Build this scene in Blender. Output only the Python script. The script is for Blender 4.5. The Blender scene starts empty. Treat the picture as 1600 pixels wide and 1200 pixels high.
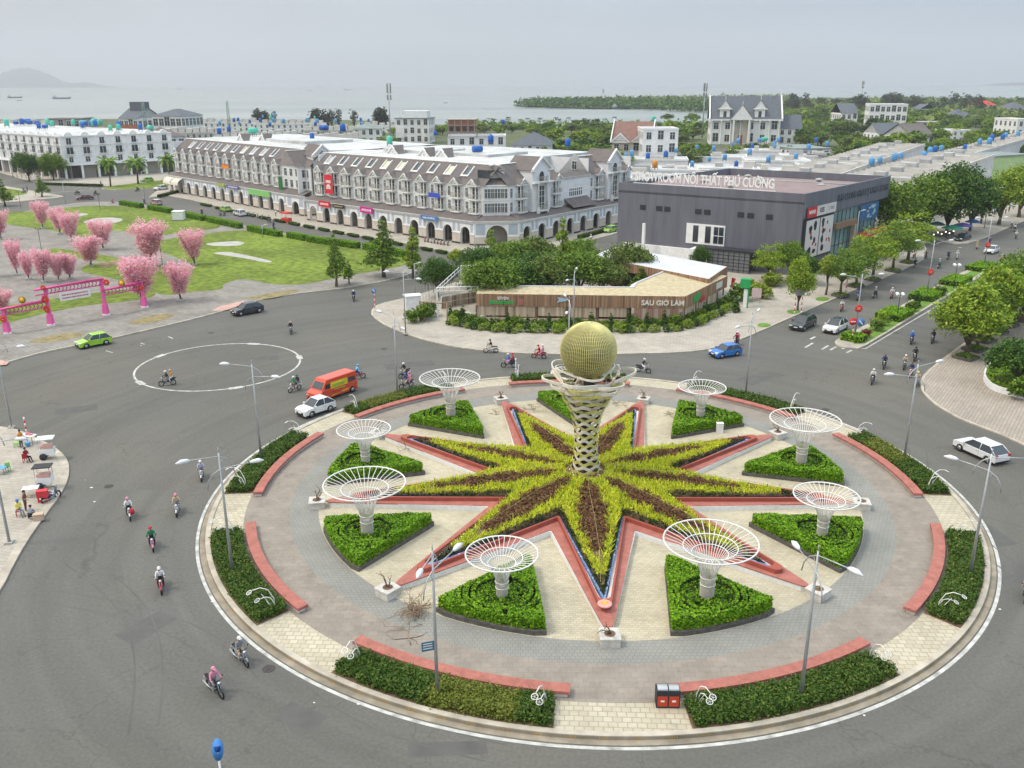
import bpy,math,random
import numpy as np
from mathutils import Vector,Matrix
random.seed(7)
RNG=np.random.default_rng(11)
S=bpy.context.scene
COL=S.collection
# ---------------- camera
CAMZ=31.5
F_PX=1394.36
PITCH=0.324355
ROLL=-0.0030176
_F=Vector((0,math.cos(PITCH),-math.sin(PITCH)))
_U0=Vector((0,math.sin(PITCH),math.cos(PITCH)))
_R0=Vector((1,0,0))
_R=_R0*math.cos(ROLL)+_U0*math.sin(ROLL)
_U=-_R0*math.sin(ROLL)+_U0*math.cos(ROLL)
cd=bpy.data.cameras.new('camera')
cam=bpy.data.objects.new('camera',cd)
COL.objects.link(cam)
cam.matrix_world=Matrix(((_R.x,_U.x,-_F.x,0),(_R.y,_U.y,-_F.y,0),(_R.z,_U.z,-_F.z,CAMZ),(0,0,0,1)))
cd.sensor_width=36
cd.lens=F_PX/1600*36
cd.clip_start=0.5
cd.clip_end=40000
S.camera=cam
# ---------------- sky and sun
SUN_EL,SUN_AZ=math.radians(57),math.radians(-98)
w=bpy.data.worlds.new('World')
S.world=w
w.use_nodes=True
nt=w.node_tree
nt.nodes.clear()
def wn(t,**k):
 n=nt.nodes.new(t)
 for a,b in k.items():
  setattr(n,a,b)
 return n
sky=wn('ShaderNodeTexSky',sky_type='NISHITA',sun_disc=False,sun_elevation=SUN_EL,sun_rotation=SUN_AZ)
sky.dust_density=4.0
tc=wn('ShaderNodeTexCoord')
sep=wn('ShaderNodeSeparateXYZ')
nt.links.new(tc.outputs['Generated'],sep.inputs[0])
ramp=wn('ShaderNodeValToRGB')
nt.links.new(sep.outputs['Z'],ramp.inputs[0])
els=ramp.color_ramp.elements
els[0].position=0.0
els[0].color=(0.31,0.335,0.35,1)
els[1].position=1.0
els[1].color=(1.0,1.0,0.98,1)
e=els.new(0.06);e.color=(0.275,0.30,0.318,1)
e=els.new(0.11);e.color=(0.235,0.27,0.305,1)
e=els.new(0.30);e.color=(0.5,0.52,0.54,1)
mp=wn('ShaderNodeMapping')
mp.inputs['Scale'].default_value=(1.2,1.2,9)
nt.links.new(tc.outputs['Generated'],mp.inputs[0])
nz=wn('ShaderNodeTexNoise')
nz.inputs['Scale'].default_value=2.2
nz.inputs['Detail'].default_value=5
nt.links.new(mp.outputs[0],nz.inputs[0])
cr=wn('ShaderNodeMapRange')
cr.inputs[1].default_value=0.3;cr.inputs[2].default_value=0.7
cr.inputs[3].default_value=26.5;cr.inputs[4].default_value=38.0
nt.links.new(nz.outputs[0],cr.inputs[0])
side=wn('ShaderNodeMapRange')
side.inputs[1].default_value=-0.5;side.inputs[2].default_value=0.5
nt.links.new(sep.outputs['X'],side.inputs[0])
tint=wn('ShaderNodeMix',data_type='RGBA')
tint.inputs[6].default_value=(1.21,1.12,1.04,1)
tint.inputs[7].default_value=(0.74,0.90,1.08,1)
nt.links.new(side.outputs[0],tint.inputs[0])
mul=wn('ShaderNodeMix',data_type='RGBA',blend_type='MULTIPLY')
mul.inputs[0].default_value=1
nt.links.new(ramp.outputs[0],mul.inputs[6])
nt.links.new(tint.outputs[2],mul.inputs[7])
sc_=wn('ShaderNodeVectorMath',operation='SCALE')
nt.links.new(mul.outputs[2],sc_.inputs[0])
nt.links.new(cr.outputs[0],sc_.inputs['Scale'])
mx=wn('ShaderNodeMix',data_type='RGBA')
mx.inputs[0].default_value=0.92
nt.links.new(sky.outputs[0],mx.inputs[6])
nt.links.new(sc_.outputs[0],mx.inputs[7])
bg=wn('ShaderNodeBackground')
bg.inputs[1].default_value=0.066
nt.links.new(mx.outputs[2],bg.inputs[0])
wo=wn('ShaderNodeOutputWorld')
nt.links.new(bg.outputs[0],wo.inputs[0])
sl=bpy.data.lights.new('sun','SUN')
sl.energy=2.2
sl.angle=math.radians(10)
sl.color=(1,0.95,0.87)
so=bpy.data.objects.new('sun',sl)
COL.objects.link(so)
sd=Vector((math.cos(SUN_EL)*math.sin(SUN_AZ),math.cos(SUN_EL)*math.cos(SUN_AZ),math.sin(SUN_EL)))
so.rotation_euler=sd.to_track_quat('Z','Y').to_euler()
vs=S.view_settings
vs.view_transform='Standard'
vs.look='None'
vs.gamma=1
vs.exposure=-0.04
S.cycles.max_bounces=5
S.cycles.diffuse_bounces=2
S.cycles.glossy_bounces=2
S.cycles.transmission_bounces=3
S.cycles.volume_bounces=0
S.cycles.transparent_max_bounces=6
S.cycles.use_denoising=True
# ---------------- helpers
def G(x,y,z=0.0):
 """Where the ray through photo pixel (x, y) meets the level z: the surveyed spot of a thing in the place."""
 d=_F+_R*((x-800)/F_PX)+_U*((600-y)/F_PX)
 t=(z-CAMZ)/d.z
 return Vector((d.x*t,d.y*t,z))
def GP(pts,z=0.0):
 return[G(x,y,z)for x,y in pts]
CEN=Vector((5.964,66.632,0))
PH0=-0.01137
def PO(r,deg,z=0.0):
 """Polar spot on the roundabout; 0 degrees faces the camera."""
 a=math.radians(deg)+PH0
 return Vector((CEN.x+r*math.sin(a),CEN.y-r*math.cos(a),z))
MATS={}
def _nt(name):
 m=bpy.data.materials.new(name)
 m.use_nodes=True
 return m,m.node_tree,m.node_tree.nodes['Principled BSDF']
def M(name,rgb,rough=0.6,metal=0.0,var=0.12,scale=2.0,bump=0.0,bscale=None,spec=0.22,world=False,coat=0.0,emit=None,detail=4,var2=0.0,scale2=0.1):
 if name in MATS:
  return MATS[name]
 m,t,b=_nt(name)
 L=t.links.new
 N=t.nodes.new
 b.inputs['Roughness'].default_value=rough
 b.inputs['Metallic'].default_value=metal
 b.inputs['Specular IOR Level'].default_value=spec
 b.inputs['Coat Weight'].default_value=coat
 if world:
  co=N('ShaderNodeNewGeometry').outputs['Position']
 else:
  co=N('ShaderNodeTexCoord').outputs['Object']
 n=N('ShaderNodeTexNoise')
 n.inputs['Scale'].default_value=scale
 n.inputs['Detail'].default_value=detail
 L(co,n.inputs['Vector'])
 r=N('ShaderNodeMapRange')
 r.inputs[1].default_value=0.25;r.inputs[2].default_value=0.75
 r.inputs[3].default_value=1-var;r.inputs[4].default_value=1+var
 L(n.outputs[0],r.inputs[0])
 f=r.outputs[0]
 if var2:
  n2=N('ShaderNodeTexNoise')
  n2.inputs['Scale'].default_value=scale2
  n2.inputs['Detail'].default_value=6
  L(co,n2.inputs['Vector'])
  r2=N('ShaderNodeMapRange')
  r2.inputs[1].default_value=0.3;r2.inputs[2].default_value=0.7
  r2.inputs[3].default_value=1-var2;r2.inputs[4].default_value=1+var2
  L(n2.outputs[0],r2.inputs[0])
  mm=N('ShaderNodeMath');mm.operation='MULTIPLY'
  L(f,mm.inputs[0]);L(r2.outputs[0],mm.inputs[1])
  f=mm.outputs[0]
 v=N('ShaderNodeVectorMath');v.operation='SCALE'
 v.inputs[0].default_value=rgb
 L(f,v.inputs['Scale'])
 L(v.outputs[0],b.inputs['Base Color'])
 if bump:
  bp=N('ShaderNodeBump')
  bp.inputs['Strength'].default_value=bump
  bp.inputs['Distance'].default_value=0.05
  nb=N('ShaderNodeTexNoise')
  nb.inputs['Scale'].default_value=bscale or scale*6
  L(co,nb.inputs['Vector'])
  L(nb.outputs[0],bp.inputs['Height'])
  L(bp.outputs[0],b.inputs['Normal'])
 if emit:
  b.inputs['Emission Color'].default_value=(*rgb,1)
  b.inputs['Emission Strength'].default_value=emit
 MATS[name]=m
 return m
def leafmat(name,cols,rough=0.55,trans=0.25,patch=0.0,pscale=0.5):
 """Leaves: each leaf takes its own tone from a small ramp."""
 if name in MATS:
  return MATS[name]
 m,t,b=_nt(name)
 L=t.links.new
 N=t.nodes.new
 g=N('ShaderNodeNewGeometry')
 ra=N('ShaderNodeValToRGB')
 ra.color_ramp.elements[0].color=(*cols[0],1)
 ra.color_ramp.elements[1].color=(*cols[-1],1)
 for i,c in enumerate(cols[1:-1]):
  e=ra.color_ramp.elements.new((i+1)/(len(cols)-1))
  e.color=(*c,1)
 n=N('ShaderNodeTexNoise')
 n.inputs['Scale'].default_value=pscale
 n.inputs['Detail'].default_value=3
 L(N('ShaderNodeTexCoord').outputs['Object'],n.inputs['Vector'])
 mm=N('ShaderNodeMath');mm.operation='MULTIPLY_ADD'
 L(n.outputs[0],mm.inputs[0])
 mm.inputs[1].default_value=patch*2
 mm.inputs[2].default_value=-patch
 ad=N('ShaderNodeMath');ad.operation='ADD'
 L(g.outputs['Random Per Island'],ad.inputs[0]);L(mm.outputs[0],ad.inputs[1])
 L(ad.outputs[0],ra.inputs[0])
 L(ra.outputs[0],b.inputs['Base Color'])
 b.inputs['Roughness'].default_value=rough
 b.inputs['Specular IOR Level'].default_value=0.15
 if trans:
  tr=N('ShaderNodeBsdfTranslucent')
  L(ra.outputs[0],tr.inputs[0])
  ms=N('ShaderNodeMixShader')
  ms.inputs[0].default_value=trans
  L(b.outputs[0],ms.inputs[1]);L(tr.outputs[0],ms.inputs[2])
  L(ms.outputs[0],t.nodes['Material Output'].inputs[0])
 MATS[name]=m
 return m
def paving(name,c1,c2,mortar,bw,bh,rot=0.0,var=0.18,off=0.5,msize=0.02,rough=0.8,stain=0.15,mscale=0.25):
 if name in MATS:
  return MATS[name]
 m,t,b=_nt(name)
 L=t.links.new
 N=t.nodes.new
 p=N('ShaderNodeNewGeometry').outputs['Position']
 mp=N('ShaderNodeMapping')
 mp.inputs['Rotation'].default_value=(0,0,rot)
 L(p,mp.inputs[0])
 br=N('ShaderNodeTexBrick')
 br.offset=off
 br.inputs['Color1'].default_value=(*c1,1)
 br.inputs['Color2'].default_value=(*c2,1)
 br.inputs['Mortar'].default_value=(*mortar,1)
 br.inputs['Scale'].default_value=1
 br.inputs['Mortar Size'].default_value=msize
 br.inputs['Brick Width'].default_value=bw
 br.inputs['Row Height'].default_value=bh
 L(mp.outputs[0],br.inputs['Vector'])
 n=N('ShaderNodeTexNoise');n.inputs['Scale'].default_value=mscale;n.inputs['Detail'].default_value=8
 n.inputs['Roughness'].default_value=0.65
 L(p,n.inputs['Vector'])
 r=N('ShaderNodeMapRange')
 r.inputs[1].default_value=0.3;r.inputs[2].default_value=0.7
 r.inputs[3].default_value=1-var;r.inputs[4].default_value=1+var
 L(n.outputs[0],r.inputs[0])
 n2=N('ShaderNodeTexNoise');n2.inputs['Scale'].default_value=1.3;n2.inputs['Detail'].default_value=6
 n2.inputs['Distortion'].default_value=1.0
 L(p,n2.inputs['Vector'])
 r2=N('ShaderNodeMapRange')
 r2.inputs[1].default_value=0.55;r2.inputs[2].default_value=0.75
 r2.inputs[3].default_value=1;r2.inputs[4].default_value=1-stain
 L(n2.outputs[0],r2.inputs[0])
 mm=N('ShaderNodeMath');mm.operation='MULTIPLY'
 L(r.outputs[0],mm.inputs[0]);L(r2.outputs[0],mm.inputs[1])
 v=N('ShaderNodeVectorMath');v.operation='SCALE'
 L(br.outputs[0],v.inputs[0]);L(mm.outputs[0],v.inputs['Scale'])
 L(v.outputs[0],b.inputs['Base Color'])
 b.inputs['Roughness'].default_value=rough
 b.inputs['Specular IOR Level'].default_value=0.2
 MATS[name]=m
 return m
class MB:
 """Collects faces for ONE mesh object."""
 def __init__(s):
  s.v=[];s.f=[];s.m=[];s.smooth=[];s.mi=0;s.sm=False;s.T=None
 def add(s,vs,fs,mi=None,sm=None):
  o=len(s.v)
  if s.T is not None:
   vs=[s.T@Vector(a)for a in vs]
  s.v+=[tuple(a)for a in vs]
  for f in fs:
   s.f.append(tuple(i+o for i in f))
   s.m.append(s.mi if mi is None else mi)
   s.smooth.append(s.sm if sm is None else sm)
  return s
 def box(s,x0,y0,z0,x1,y1,z1,mi=None):
  v=[(x0,y0,z0),(x1,y0,z0),(x1,y1,z0),(x0,y1,z0),(x0,y0,z1),(x1,y0,z1),(x1,y1,z1),(x0,y1,z1)]
  return s.add(v,[(0,3,2,1),(4,5,6,7),(0,1,5,4),(1,2,6,5),(2,3,7,6),(3,0,4,7)],mi,False)
 def cbox(s,c,sx,sy,sz,rz=0.0,mi=None):
  a,b=math.cos(rz),math.sin(rz)
  v=[]
  for z in(0,1):
   for x,y in((-1,-1),(1,-1),(1,1),(-1,1)):
    X,Y=x*sx/2,y*sy/2
    v.append((c[0]+X*a-Y*b,c[1]+X*b+Y*a,c[2]+z*sz))
  return s.add(v,[(0,3,2,1),(4,5,6,7),(0,1,5,4),(1,2,6,5),(2,3,7,6),(3,0,4,7)],mi,False)
 def prism(s,poly,z0,z1,mi=None,top=True,bottom=False,mtop=None):
  n=len(poly)
  ar=sum(poly[i][0]*poly[(i+1)%n][1]-poly[(i+1)%n][0]*poly[i][1]for i in range(n))
  if ar<0:
   poly=poly[::-1]
  v=[(p[0],p[1],z0)for p in poly]+[(p[0],p[1],z1)for p in poly]
  f=[(i,(i+1)%n,n+(i+1)%n,n+i)for i in range(n)]
  s.add(v,f,mi,False)
  o=len(s.v)-2*n
  if top:
   s.f.append(tuple(range(o+n,o+2*n)));s.m.append((s.mi if mi is None else mi)if mtop is None else mtop);s.smooth.append(False)
  if bottom:
   s.f.append(tuple(reversed(range(o,o+n))));s.m.append(s.mi if mi is None else mi);s.smooth.append(False)
  return s
 def ringprism(s,outer,inner,z0,z1,mi=None,close=True):
  """Band between two loops of equal length."""
  n=len(outer)
  v=[(p[0],p[1],z0)for p in outer]+[(p[0],p[1],z1)for p in outer]+[(p[0],p[1],z0)for p in inner]+[(p[0],p[1],z1)for p in inner]
  f=[]
  for i in range(n if close else n-1):
   j=(i+1)%n
   f+=[(i,j,n+j,n+i),(n+i,n+j,3*n+j,3*n+i),(3*n+i,3*n+j,2*n+j,2*n+i)]
  if not close:
   f+=[(0,n,3*n,2*n),(n-1,3*n-1,4*n-1,2*n-1)]
  return s.add(v,f,mi,False)
 def tube(s,pts,r,n=6,mi=None,cap=True,r2=None):
  pts=[Vector(p)for p in pts]
  k=len(pts)
  vs=[]
  prev=None
  for i,p in enumerate(pts):
   d=(pts[min(i+1,k-1)]-pts[max(i-1,0)])
   if d.length<1e-9:d=Vector((0,0,1))
   d.normalize()
   if prev is None:
    a=Vector((0,0,1))if abs(d.z)<0.9 else Vector((1,0,0))
    u=d.cross(a).normalized()
   else:
    u=(prev-d*prev.dot(d))
    u=u.normalized()if u.length>1e-6 else d.orthogonal().normalized()
   prev=u
   w_=d.cross(u)
   rr=r[i]if isinstance(r,(list,tuple))else(r if r2 is None else r+(r2-r)*i/(k-1))
   for j in range(n):
    t=2*math.pi*j/n
    vs.append(p+u*(rr*math.cos(t))+w_*(rr*math.sin(t)))
  fs=[(i*n+j,i*n+(j+1)%n,(i+1)*n+(j+1)%n,(i+1)*n+j)for i in range(k-1)for j in range(n)]
  if cap:
   fs+=[tuple(reversed(range(n))),tuple(range((k-1)*n,k*n))]
  return s.add(vs,fs,mi,True)
 def cyl(s,c,r,h,n=12,mi=None,r2=None):
  return s.lathe(c,[(r,0),(r if r2 is None else r2,h)],n,mi,sm=n>8)
 def lathe(s,c,prof,n=12,mi=None,sm=True,cap=True):
  vs=[]
  for r,z in prof:
   for j in range(n):
    t=2*math.pi*j/n
    vs.append((c[0]+r*math.cos(t),c[1]+r*math.sin(t),c[2]+z))
  k=len(prof)
  fs=[(i*n+j,i*n+(j+1)%n,(i+1)*n+(j+1)%n,(i+1)*n+j)for i in range(k-1)for j in range(n)]
  s.add(vs,fs,mi,sm)
  if cap:
   o=len(s.v)-n*k
   s.f+=[tuple(reversed(range(o,o+n))),tuple(range(o+(k-1)*n,o+k*n))]
   s.m+=[s.mi if mi is None else mi]*2
   s.smooth+=[False]*2
  return s
 def ball(s,c,rx,ry=None,rz=None,n=12,k=7,mi=None):
  ry=rx if ry is None else ry
  rz=rx if rz is None else rz
  vs=[]
  for i in range(k):
   t=math.pi*(i+0.5)/k
   for j in range(n):
    p=2*math.pi*j/n
    vs.append((c[0]+rx*math.sin(t)*math.cos(p),c[1]+ry*math.sin(t)*math.sin(p),c[2]-rz*math.cos(t)))
  fs=[(i*n+j,i*n+(j+1)%n,(i+1)*n+(j+1)%n,(i+1)*n+j)for i in range(k-1)for j in range(n)]
  fs+=[tuple(reversed(range(n))),tuple(range((k-1)*n,k*n))]
  return s.add(vs,fs,mi,True)
 def quad(s,a,b,c,d,mi=None):
  return s.add([a,b,c,d],[(0,1,2,3)],mi,False)
 def build(s,name,mats,parent=None):
  me=bpy.data.meshes.new(name)
  me.from_pydata(s.v,[],s.f)
  if not isinstance(mats,(list,tuple)):
   mats=[mats]
  for m in mats:
   me.materials.append(m)
  me.polygons.foreach_set('material_index',s.m)
  me.polygons.foreach_set('use_smooth',s.smooth)
  me.update()
  o=bpy.data.objects.new(name,me)
  COL.objects.link(o)
  if parent is not None:
   o.parent=parent
  return o
def tag(o,label=None,cat=None,group=None,kind=None):
 if label:o['label']=label
 if cat:o['category']=cat
 if group:o['group']=group
 if kind:o['kind']=kind
 return o
def empty(name,loc=(0,0,0),rz=0.0,label=None,cat=None,group=None):
 o=bpy.data.objects.new(name,None)
 o.empty_display_size=0.3
 COL.objects.link(o)
 o.location=loc
 o.rotation_euler=(0,0,rz)
 return tag(o,label,cat,group)
_KIDS={}
def copy_tree(o,parent=None,kids=None):
 if kids is None:
  kids={}
  for x in bpy.data.objects:
   if x.parent is not None:
    kids.setdefault(x.parent.name,[]).append(x)
 c=o.copy()
 COL.objects.link(c)
 c.parent=parent
 for ch in kids.get(o.name,[]):
  copy_tree(ch,c,kids)
 return c
def template(o):
 """(object, its children, their children): a light list to copy from."""
 return(o,[template(c)for c in o.children])
def dup(t,parent=None,loc=None,rz=None,sc=None,label=None,cat=None,group=None):
 c=t[0].copy()
 COL.objects.link(c)
 c.parent=parent
 for k in t[1]:
  dup(k,c)
 if loc is not None:c.location=loc
 if rz is not None:c.rotation_euler=(0,0,rz)
 if sc is not None:c.scale=(sc,sc,sc)if not isinstance(sc,(tuple,list))else sc
 return tag(c,label,cat,group)
def place(t,first,**k):
 """Use the prototype itself the first time, copies afterwards."""
 if t[0].name in first:
  return dup(t,**k)
 first.add(t[0].name)
 o=t[0]
 if k.get('loc')is not None:o.location=k['loc']
 if k.get('rz')is not None:o.rotation_euler=(0,0,k['rz'])
 s=k.get('sc')
 if s is not None:o.scale=(s,s,s)if not isinstance(s,(tuple,list))else s
 return tag(o,k.get('label'),k.get('cat'),k.get('group'))
USED=set()
def leafquads(C,size,up=0.0,asp=0.5,rng=RNG,out=None,jit=0.35):
 n=len(C)
 nr=rng.normal(size=(n,3))
 nr[:,2]=np.abs(nr[:,2])+up
 if out is not None:
  nr+=out
 nr/=np.linalg.norm(nr,axis=1)[:,None]
 t=rng.normal(size=(n,3))
 t-=nr*(t*nr).sum(1)[:,None]
 t/=np.linalg.norm(t,axis=1)[:,None]+1e-9
 b=np.cross(nr,t)
 s=(size*(1+jit*rng.uniform(-1,1,n)))[:,None]
 V=np.stack([C+t*s,C+b*s*asp,C-t*s,C-b*s*asp],1)
 return V.reshape(-1,3)
def bladequads(C,h,wd,lean=0.5,rng=RNG):
 """Upright blades rooted at C."""
 n=len(C)
 a=rng.uniform(0,2*np.pi,n)
 hh=h*rng.uniform(0.6,1.3,n)
 side=np.stack([np.cos(a),np.sin(a),np.zeros(n)],1)*(wd/2)
 a2=rng.uniform(0,2*np.pi,n)
 ln=rng.uniform(0.1,1,n)*lean
 tip=np.stack([np.cos(a2)*ln*hh,np.sin(a2)*ln*hh,hh],1)
 V=np.stack([C-side,C+side,C+tip+side*.3,C+tip-side*.3],1)
 return V.reshape(-1,3)
def quadmesh(name,parts,mats,parent=None,extra=None):
 """parts: list of (verts(4n,3), material index). extra: an MB joined in (its own material indices)."""
 V=[p[0]for p in parts]
 mi=[np.full(len(p[0])//4,p[1])for p in parts]
 V=np.concatenate(V)if V else np.zeros((0,3))
 mi=np.concatenate(mi)if mi else np.zeros(0,int)
 nq=len(V)//4
 me=bpy.data.meshes.new(name)
 ev=np.array(extra.v)if extra is not None and extra.v else np.zeros((0,3))
 ef=extra.f if extra is not None else[]
 el=np.array([i for f in ef for i in f],int)+len(V)
 es=np.array([len(f)for f in ef],int)
 me.vertices.add(len(V)+len(ev))
 me.vertices.foreach_set('co',np.concatenate([V,ev]).ravel())
 loops=np.concatenate([np.arange(nq*4),el]).astype(np.int32)
 me.loops.add(len(loops))
 me.loops.foreach_set('vertex_index',loops)
 tot=np.concatenate([np.full(nq,4),es]).astype(np.int32)
 st=np.concatenate([[0],np.cumsum(tot)[:-1]]).astype(np.int32)
 me.polygons.add(len(tot))
 me.polygons.foreach_set('loop_start',st)
 me.polygons.foreach_set('loop_total',tot)
 me.polygons.foreach_set('material_index',np.concatenate([mi,np.array(extra.m if extra is not None else[],int)]).astype(np.int32))
 if not isinstance(mats,(list,tuple)):
  mats=[mats]
 for m in mats:
  me.materials.append(m)
 me.update(calc_edges=True)
 o=bpy.data.objects.new(name,me)
 COL.objects.link(o)
 if parent is not None:
  o.parent=parent
 return o
def inpoly(P,poly):
 x,y=P[:,0],P[:,1]
 n=len(poly)
 r=np.zeros(len(P),bool)
 j=n-1
 for i in range(n):
  xi,yi=poly[i][0],poly[i][1]
  xj,yj=poly[j][0],poly[j][1]
  c=((yi>y)!=(yj>y))&(x<(xj-xi)*(y-yi)/(yj-yi+1e-12)+xi)
  r^=c
  j=i
 return r
def scatter(poly,n,rng=RNG):
 a=np.array([(p[0],p[1])for p in poly])
 lo,hi=a.min(0),a.max(0)
 P=rng.uniform(lo,hi,(n,2))
 return P[inpoly(P,poly)]
def smooth_poly(pts,k=4,close=True):
 """Catmull-Rom through the points."""
 pts=[Vector(p)for p in pts]
 n=len(pts)
 out=[]
 for i in range(n if close else n-1):
  if close:
   a,b,c,d=pts[(i-1)%n],pts[i],pts[(i+1)%n],pts[(i+2)%n]
  else:
   a,b,c,d=pts[max(i-1,0)],pts[i],pts[i+1],pts[min(i+2,n-1)]
  for j in range(k):
   t=j/k
   out.append(0.5*((2*b)+(c-a)*t+(2*a-5*b+4*c-d)*t*t+(3*b-a-3*c+d)*t**3))
 if not close:
  out.append(pts[-1])
 return out
def text_mesh(name,body,size,depth,mat,parent=None,loc=(0,0,0),M3=None,align='CENTER',bold=0.0,xs=1.0):
 cu=bpy.data.curves.new(name,'FONT')
 cu.body=body
 cu.size=size
 cu.extrude=depth
 cu.offset=bold
 cu.align_x=align
 cu.align_y='CENTER'
 cu.resolution_u=3
 tmp=bpy.data.objects.new(name,cu)
 COL.objects.link(tmp)
 bpy.context.view_layer.update()
 me=bpy.data.meshes.new_from_object(tmp)
 bpy.data.objects.remove(tmp)
 me.materials.clear()
 me.materials.append(mat)
 o=bpy.data.objects.new(name,me)
 COL.objects.link(o)
 if parent is not None:o.parent=parent
 mw=Matrix.Diagonal((xs,1,1,1))
 if M3 is not None:
  mw=M3.to_4x4()@mw
 mw.translation=Vector(loc)
 o.matrix_local=mw
 return o
def asphalt(name,base,var):
 m,t,b=_nt(name)
 L=t.links.new;N=t.nodes.new
 p=N('ShaderNodeNewGeometry').outputs['Position']
 def noise(sc,lo,hi,a,c,det=6,dist=0.0,vec=p):
  n=N('ShaderNodeTexNoise');n.inputs['Scale'].default_value=sc;n.inputs['Detail'].default_value=det
  n.inputs['Distortion'].default_value=dist
  L(vec,n.inputs['Vector'])
  r=N('ShaderNodeMapRange');r.inputs[1].default_value=lo;r.inputs[2].default_value=hi
  r.inputs[3].default_value=a;r.inputs[4].default_value=c
  L(n.outputs[0],r.inputs[0]);return r.outputs[0]
 sub=N('ShaderNodeVectorMath');sub.operation='SUBTRACT'
 L(p,sub.inputs[0]);sub.inputs[1].default_value=CEN
 ln=N('ShaderNodeVectorMath');ln.operation='LENGTH';L(sub.outputs[0],ln.inputs[0])
 gr=N('ShaderNodeTexGradient');gr.gradient_type='RADIAL';L(sub.outputs[0],gr.inputs[0])
 cb=N('ShaderNodeCombineXYZ');L(ln.outputs[1],cb.inputs[0]);L(gr.outputs[1],cb.inputs[1])
 mp=N('ShaderNodeMapping');mp.inputs['Scale'].default_value=(0.55,9,1);L(cb.outputs[0],mp.inputs[0])
 a=noise(1.0,0.3,0.7,0.90,1.10,7,0.6,mp.outputs[0])
 c=noise(0.05,0.3,0.7,0.9,1.12)
 d=noise(5.0,0.25,0.75,0.86,1.14,6)
 g=noise(0.6,0.62,0.72,1.0,0.88,8,1.5)
 f=a
 for q in(c,d,g):
  mm=N('ShaderNodeMath');mm.operation='MULTIPLY';L(f,mm.inputs[0]);L(q,mm.inputs[1]);f=mm.outputs[0]
 vo=N('ShaderNodeTexVoronoi');vo.feature='DISTANCE_TO_EDGE';vo.inputs['Scale'].default_value=0.11
 dn=N('ShaderNodeTexNoise');dn.inputs['Scale'].default_value=0.7;dn.inputs['Detail'].default_value=6
 L(p,dn.inputs['Vector'])
 wv=N('ShaderNodeVectorMath');wv.operation='MULTIPLY_ADD';L(dn.outputs['Color'],wv.inputs[0]);wv.inputs[1].default_value=(3,3,0);L(p,wv.inputs[2])
 L(wv.outputs[0],vo.inputs['Vector'])
 cr_=N('ShaderNodeMapRange');cr_.inputs[1].default_value=0.0;cr_.inputs[2].default_value=0.006
 cr_.inputs[3].default_value=0.78;cr_.inputs[4].default_value=1.0
 L(vo.outputs['Distance'],cr_.inputs[0])
 mm=N('ShaderNodeMath');mm.operation='MULTIPLY';L(f,mm.inputs[0]);L(cr_.outputs[0],mm.inputs[1]);f=mm.outputs[0]
 dst=noise(0.035,0.45,0.7,0,0.45,6,0.5)
 mx_=N('ShaderNodeMix');mx_.data_type='RGBA'
 L(dst,mx_.inputs[0]);mx_.inputs[6].default_value=(*base,1)
 mx_.inputs[7].default_value=(base[0]*1.16,base[1]*1.08,base[2]*0.93,1)
 v=N('ShaderNodeVectorMath');v.operation='SCALE';L(mx_.outputs[2],v.inputs[0]);L(f,v.inputs['Scale'])
 L(v.outputs[0],b.inputs['Base Color'])
 b.inputs['Roughness'].default_value=0.85
 b.inputs['Specular IOR Level'].default_value=0.25
 return m
MATS['asphalt']=asphalt('asphalt',(0.117,0.115,0.104),0.1)
C_=lambda*a:a
mat_line=M('worn_white_paint',(0.46,0.46,0.43),0.7,var=0.45,scale=1.5,world=True,detail=8)
mat_kerb=M('kerb_concrete',(0.42,0.38,0.31),0.85,var=0.2,scale=1.2,world=True,var2=0.15,scale2=0.3)
mat_plaza=paving('plaza_stone',(0.265,0.25,0.225),(0.225,0.21,0.185),(0.16,0.15,0.13),1.2,0.6,0.75,stain=0.3,var=0.22)
mat_walk=paving('walk_cream',(0.42,0.385,0.325),(0.36,0.33,0.28),(0.27,0.24,0.19),0.8,0.4,0.2,stain=0.2,var=0.16)
mat_walk2=paving('walk_rows',(0.37,0.325,0.27),(0.32,0.275,0.23),(0.25,0.22,0.18),1.6,0.32,-0.95,stain=0.2,var=0.12,msize=0.04)
mat_lawn=M('lawn',(0.135,0.185,0.024),0.9,var=0.55,scale=0.9,world=True,detail=9,var2=0.3,scale2=0.07)
mat_dry=M('dry_grass',(0.24,0.20,0.10),0.95,var=0.4,scale=1.1,world=True,detail=8)
mat_soil=M('soil',(0.15,0.10,0.06),0.95,var=0.35,scale=2,world=True,detail=8)
mat_land=M('land_far',(0.10,0.12,0.055),0.95,var=0.25,scale=0.02,world=True,detail=10,var2=0.25,scale2=0.3)
def sheet(name,poly,z,mat,kind='structure',h=None,hmat=None):
 b=MB()
 if h is None:
  b.prism(poly,z,z,0)
  b.f=[f for f in b.f if len(f)>4 or len(poly)<=4];b.f=b.f[-1:];b.m=[0];b.smooth=[False]
  return tag(b.build(name,mat),kind=kind)
 b.prism(poly,z,z+h,1,mtop=0)
 return tag(b.build(name,[mat,hmat or mat_kerb]),kind=kind)
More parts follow.
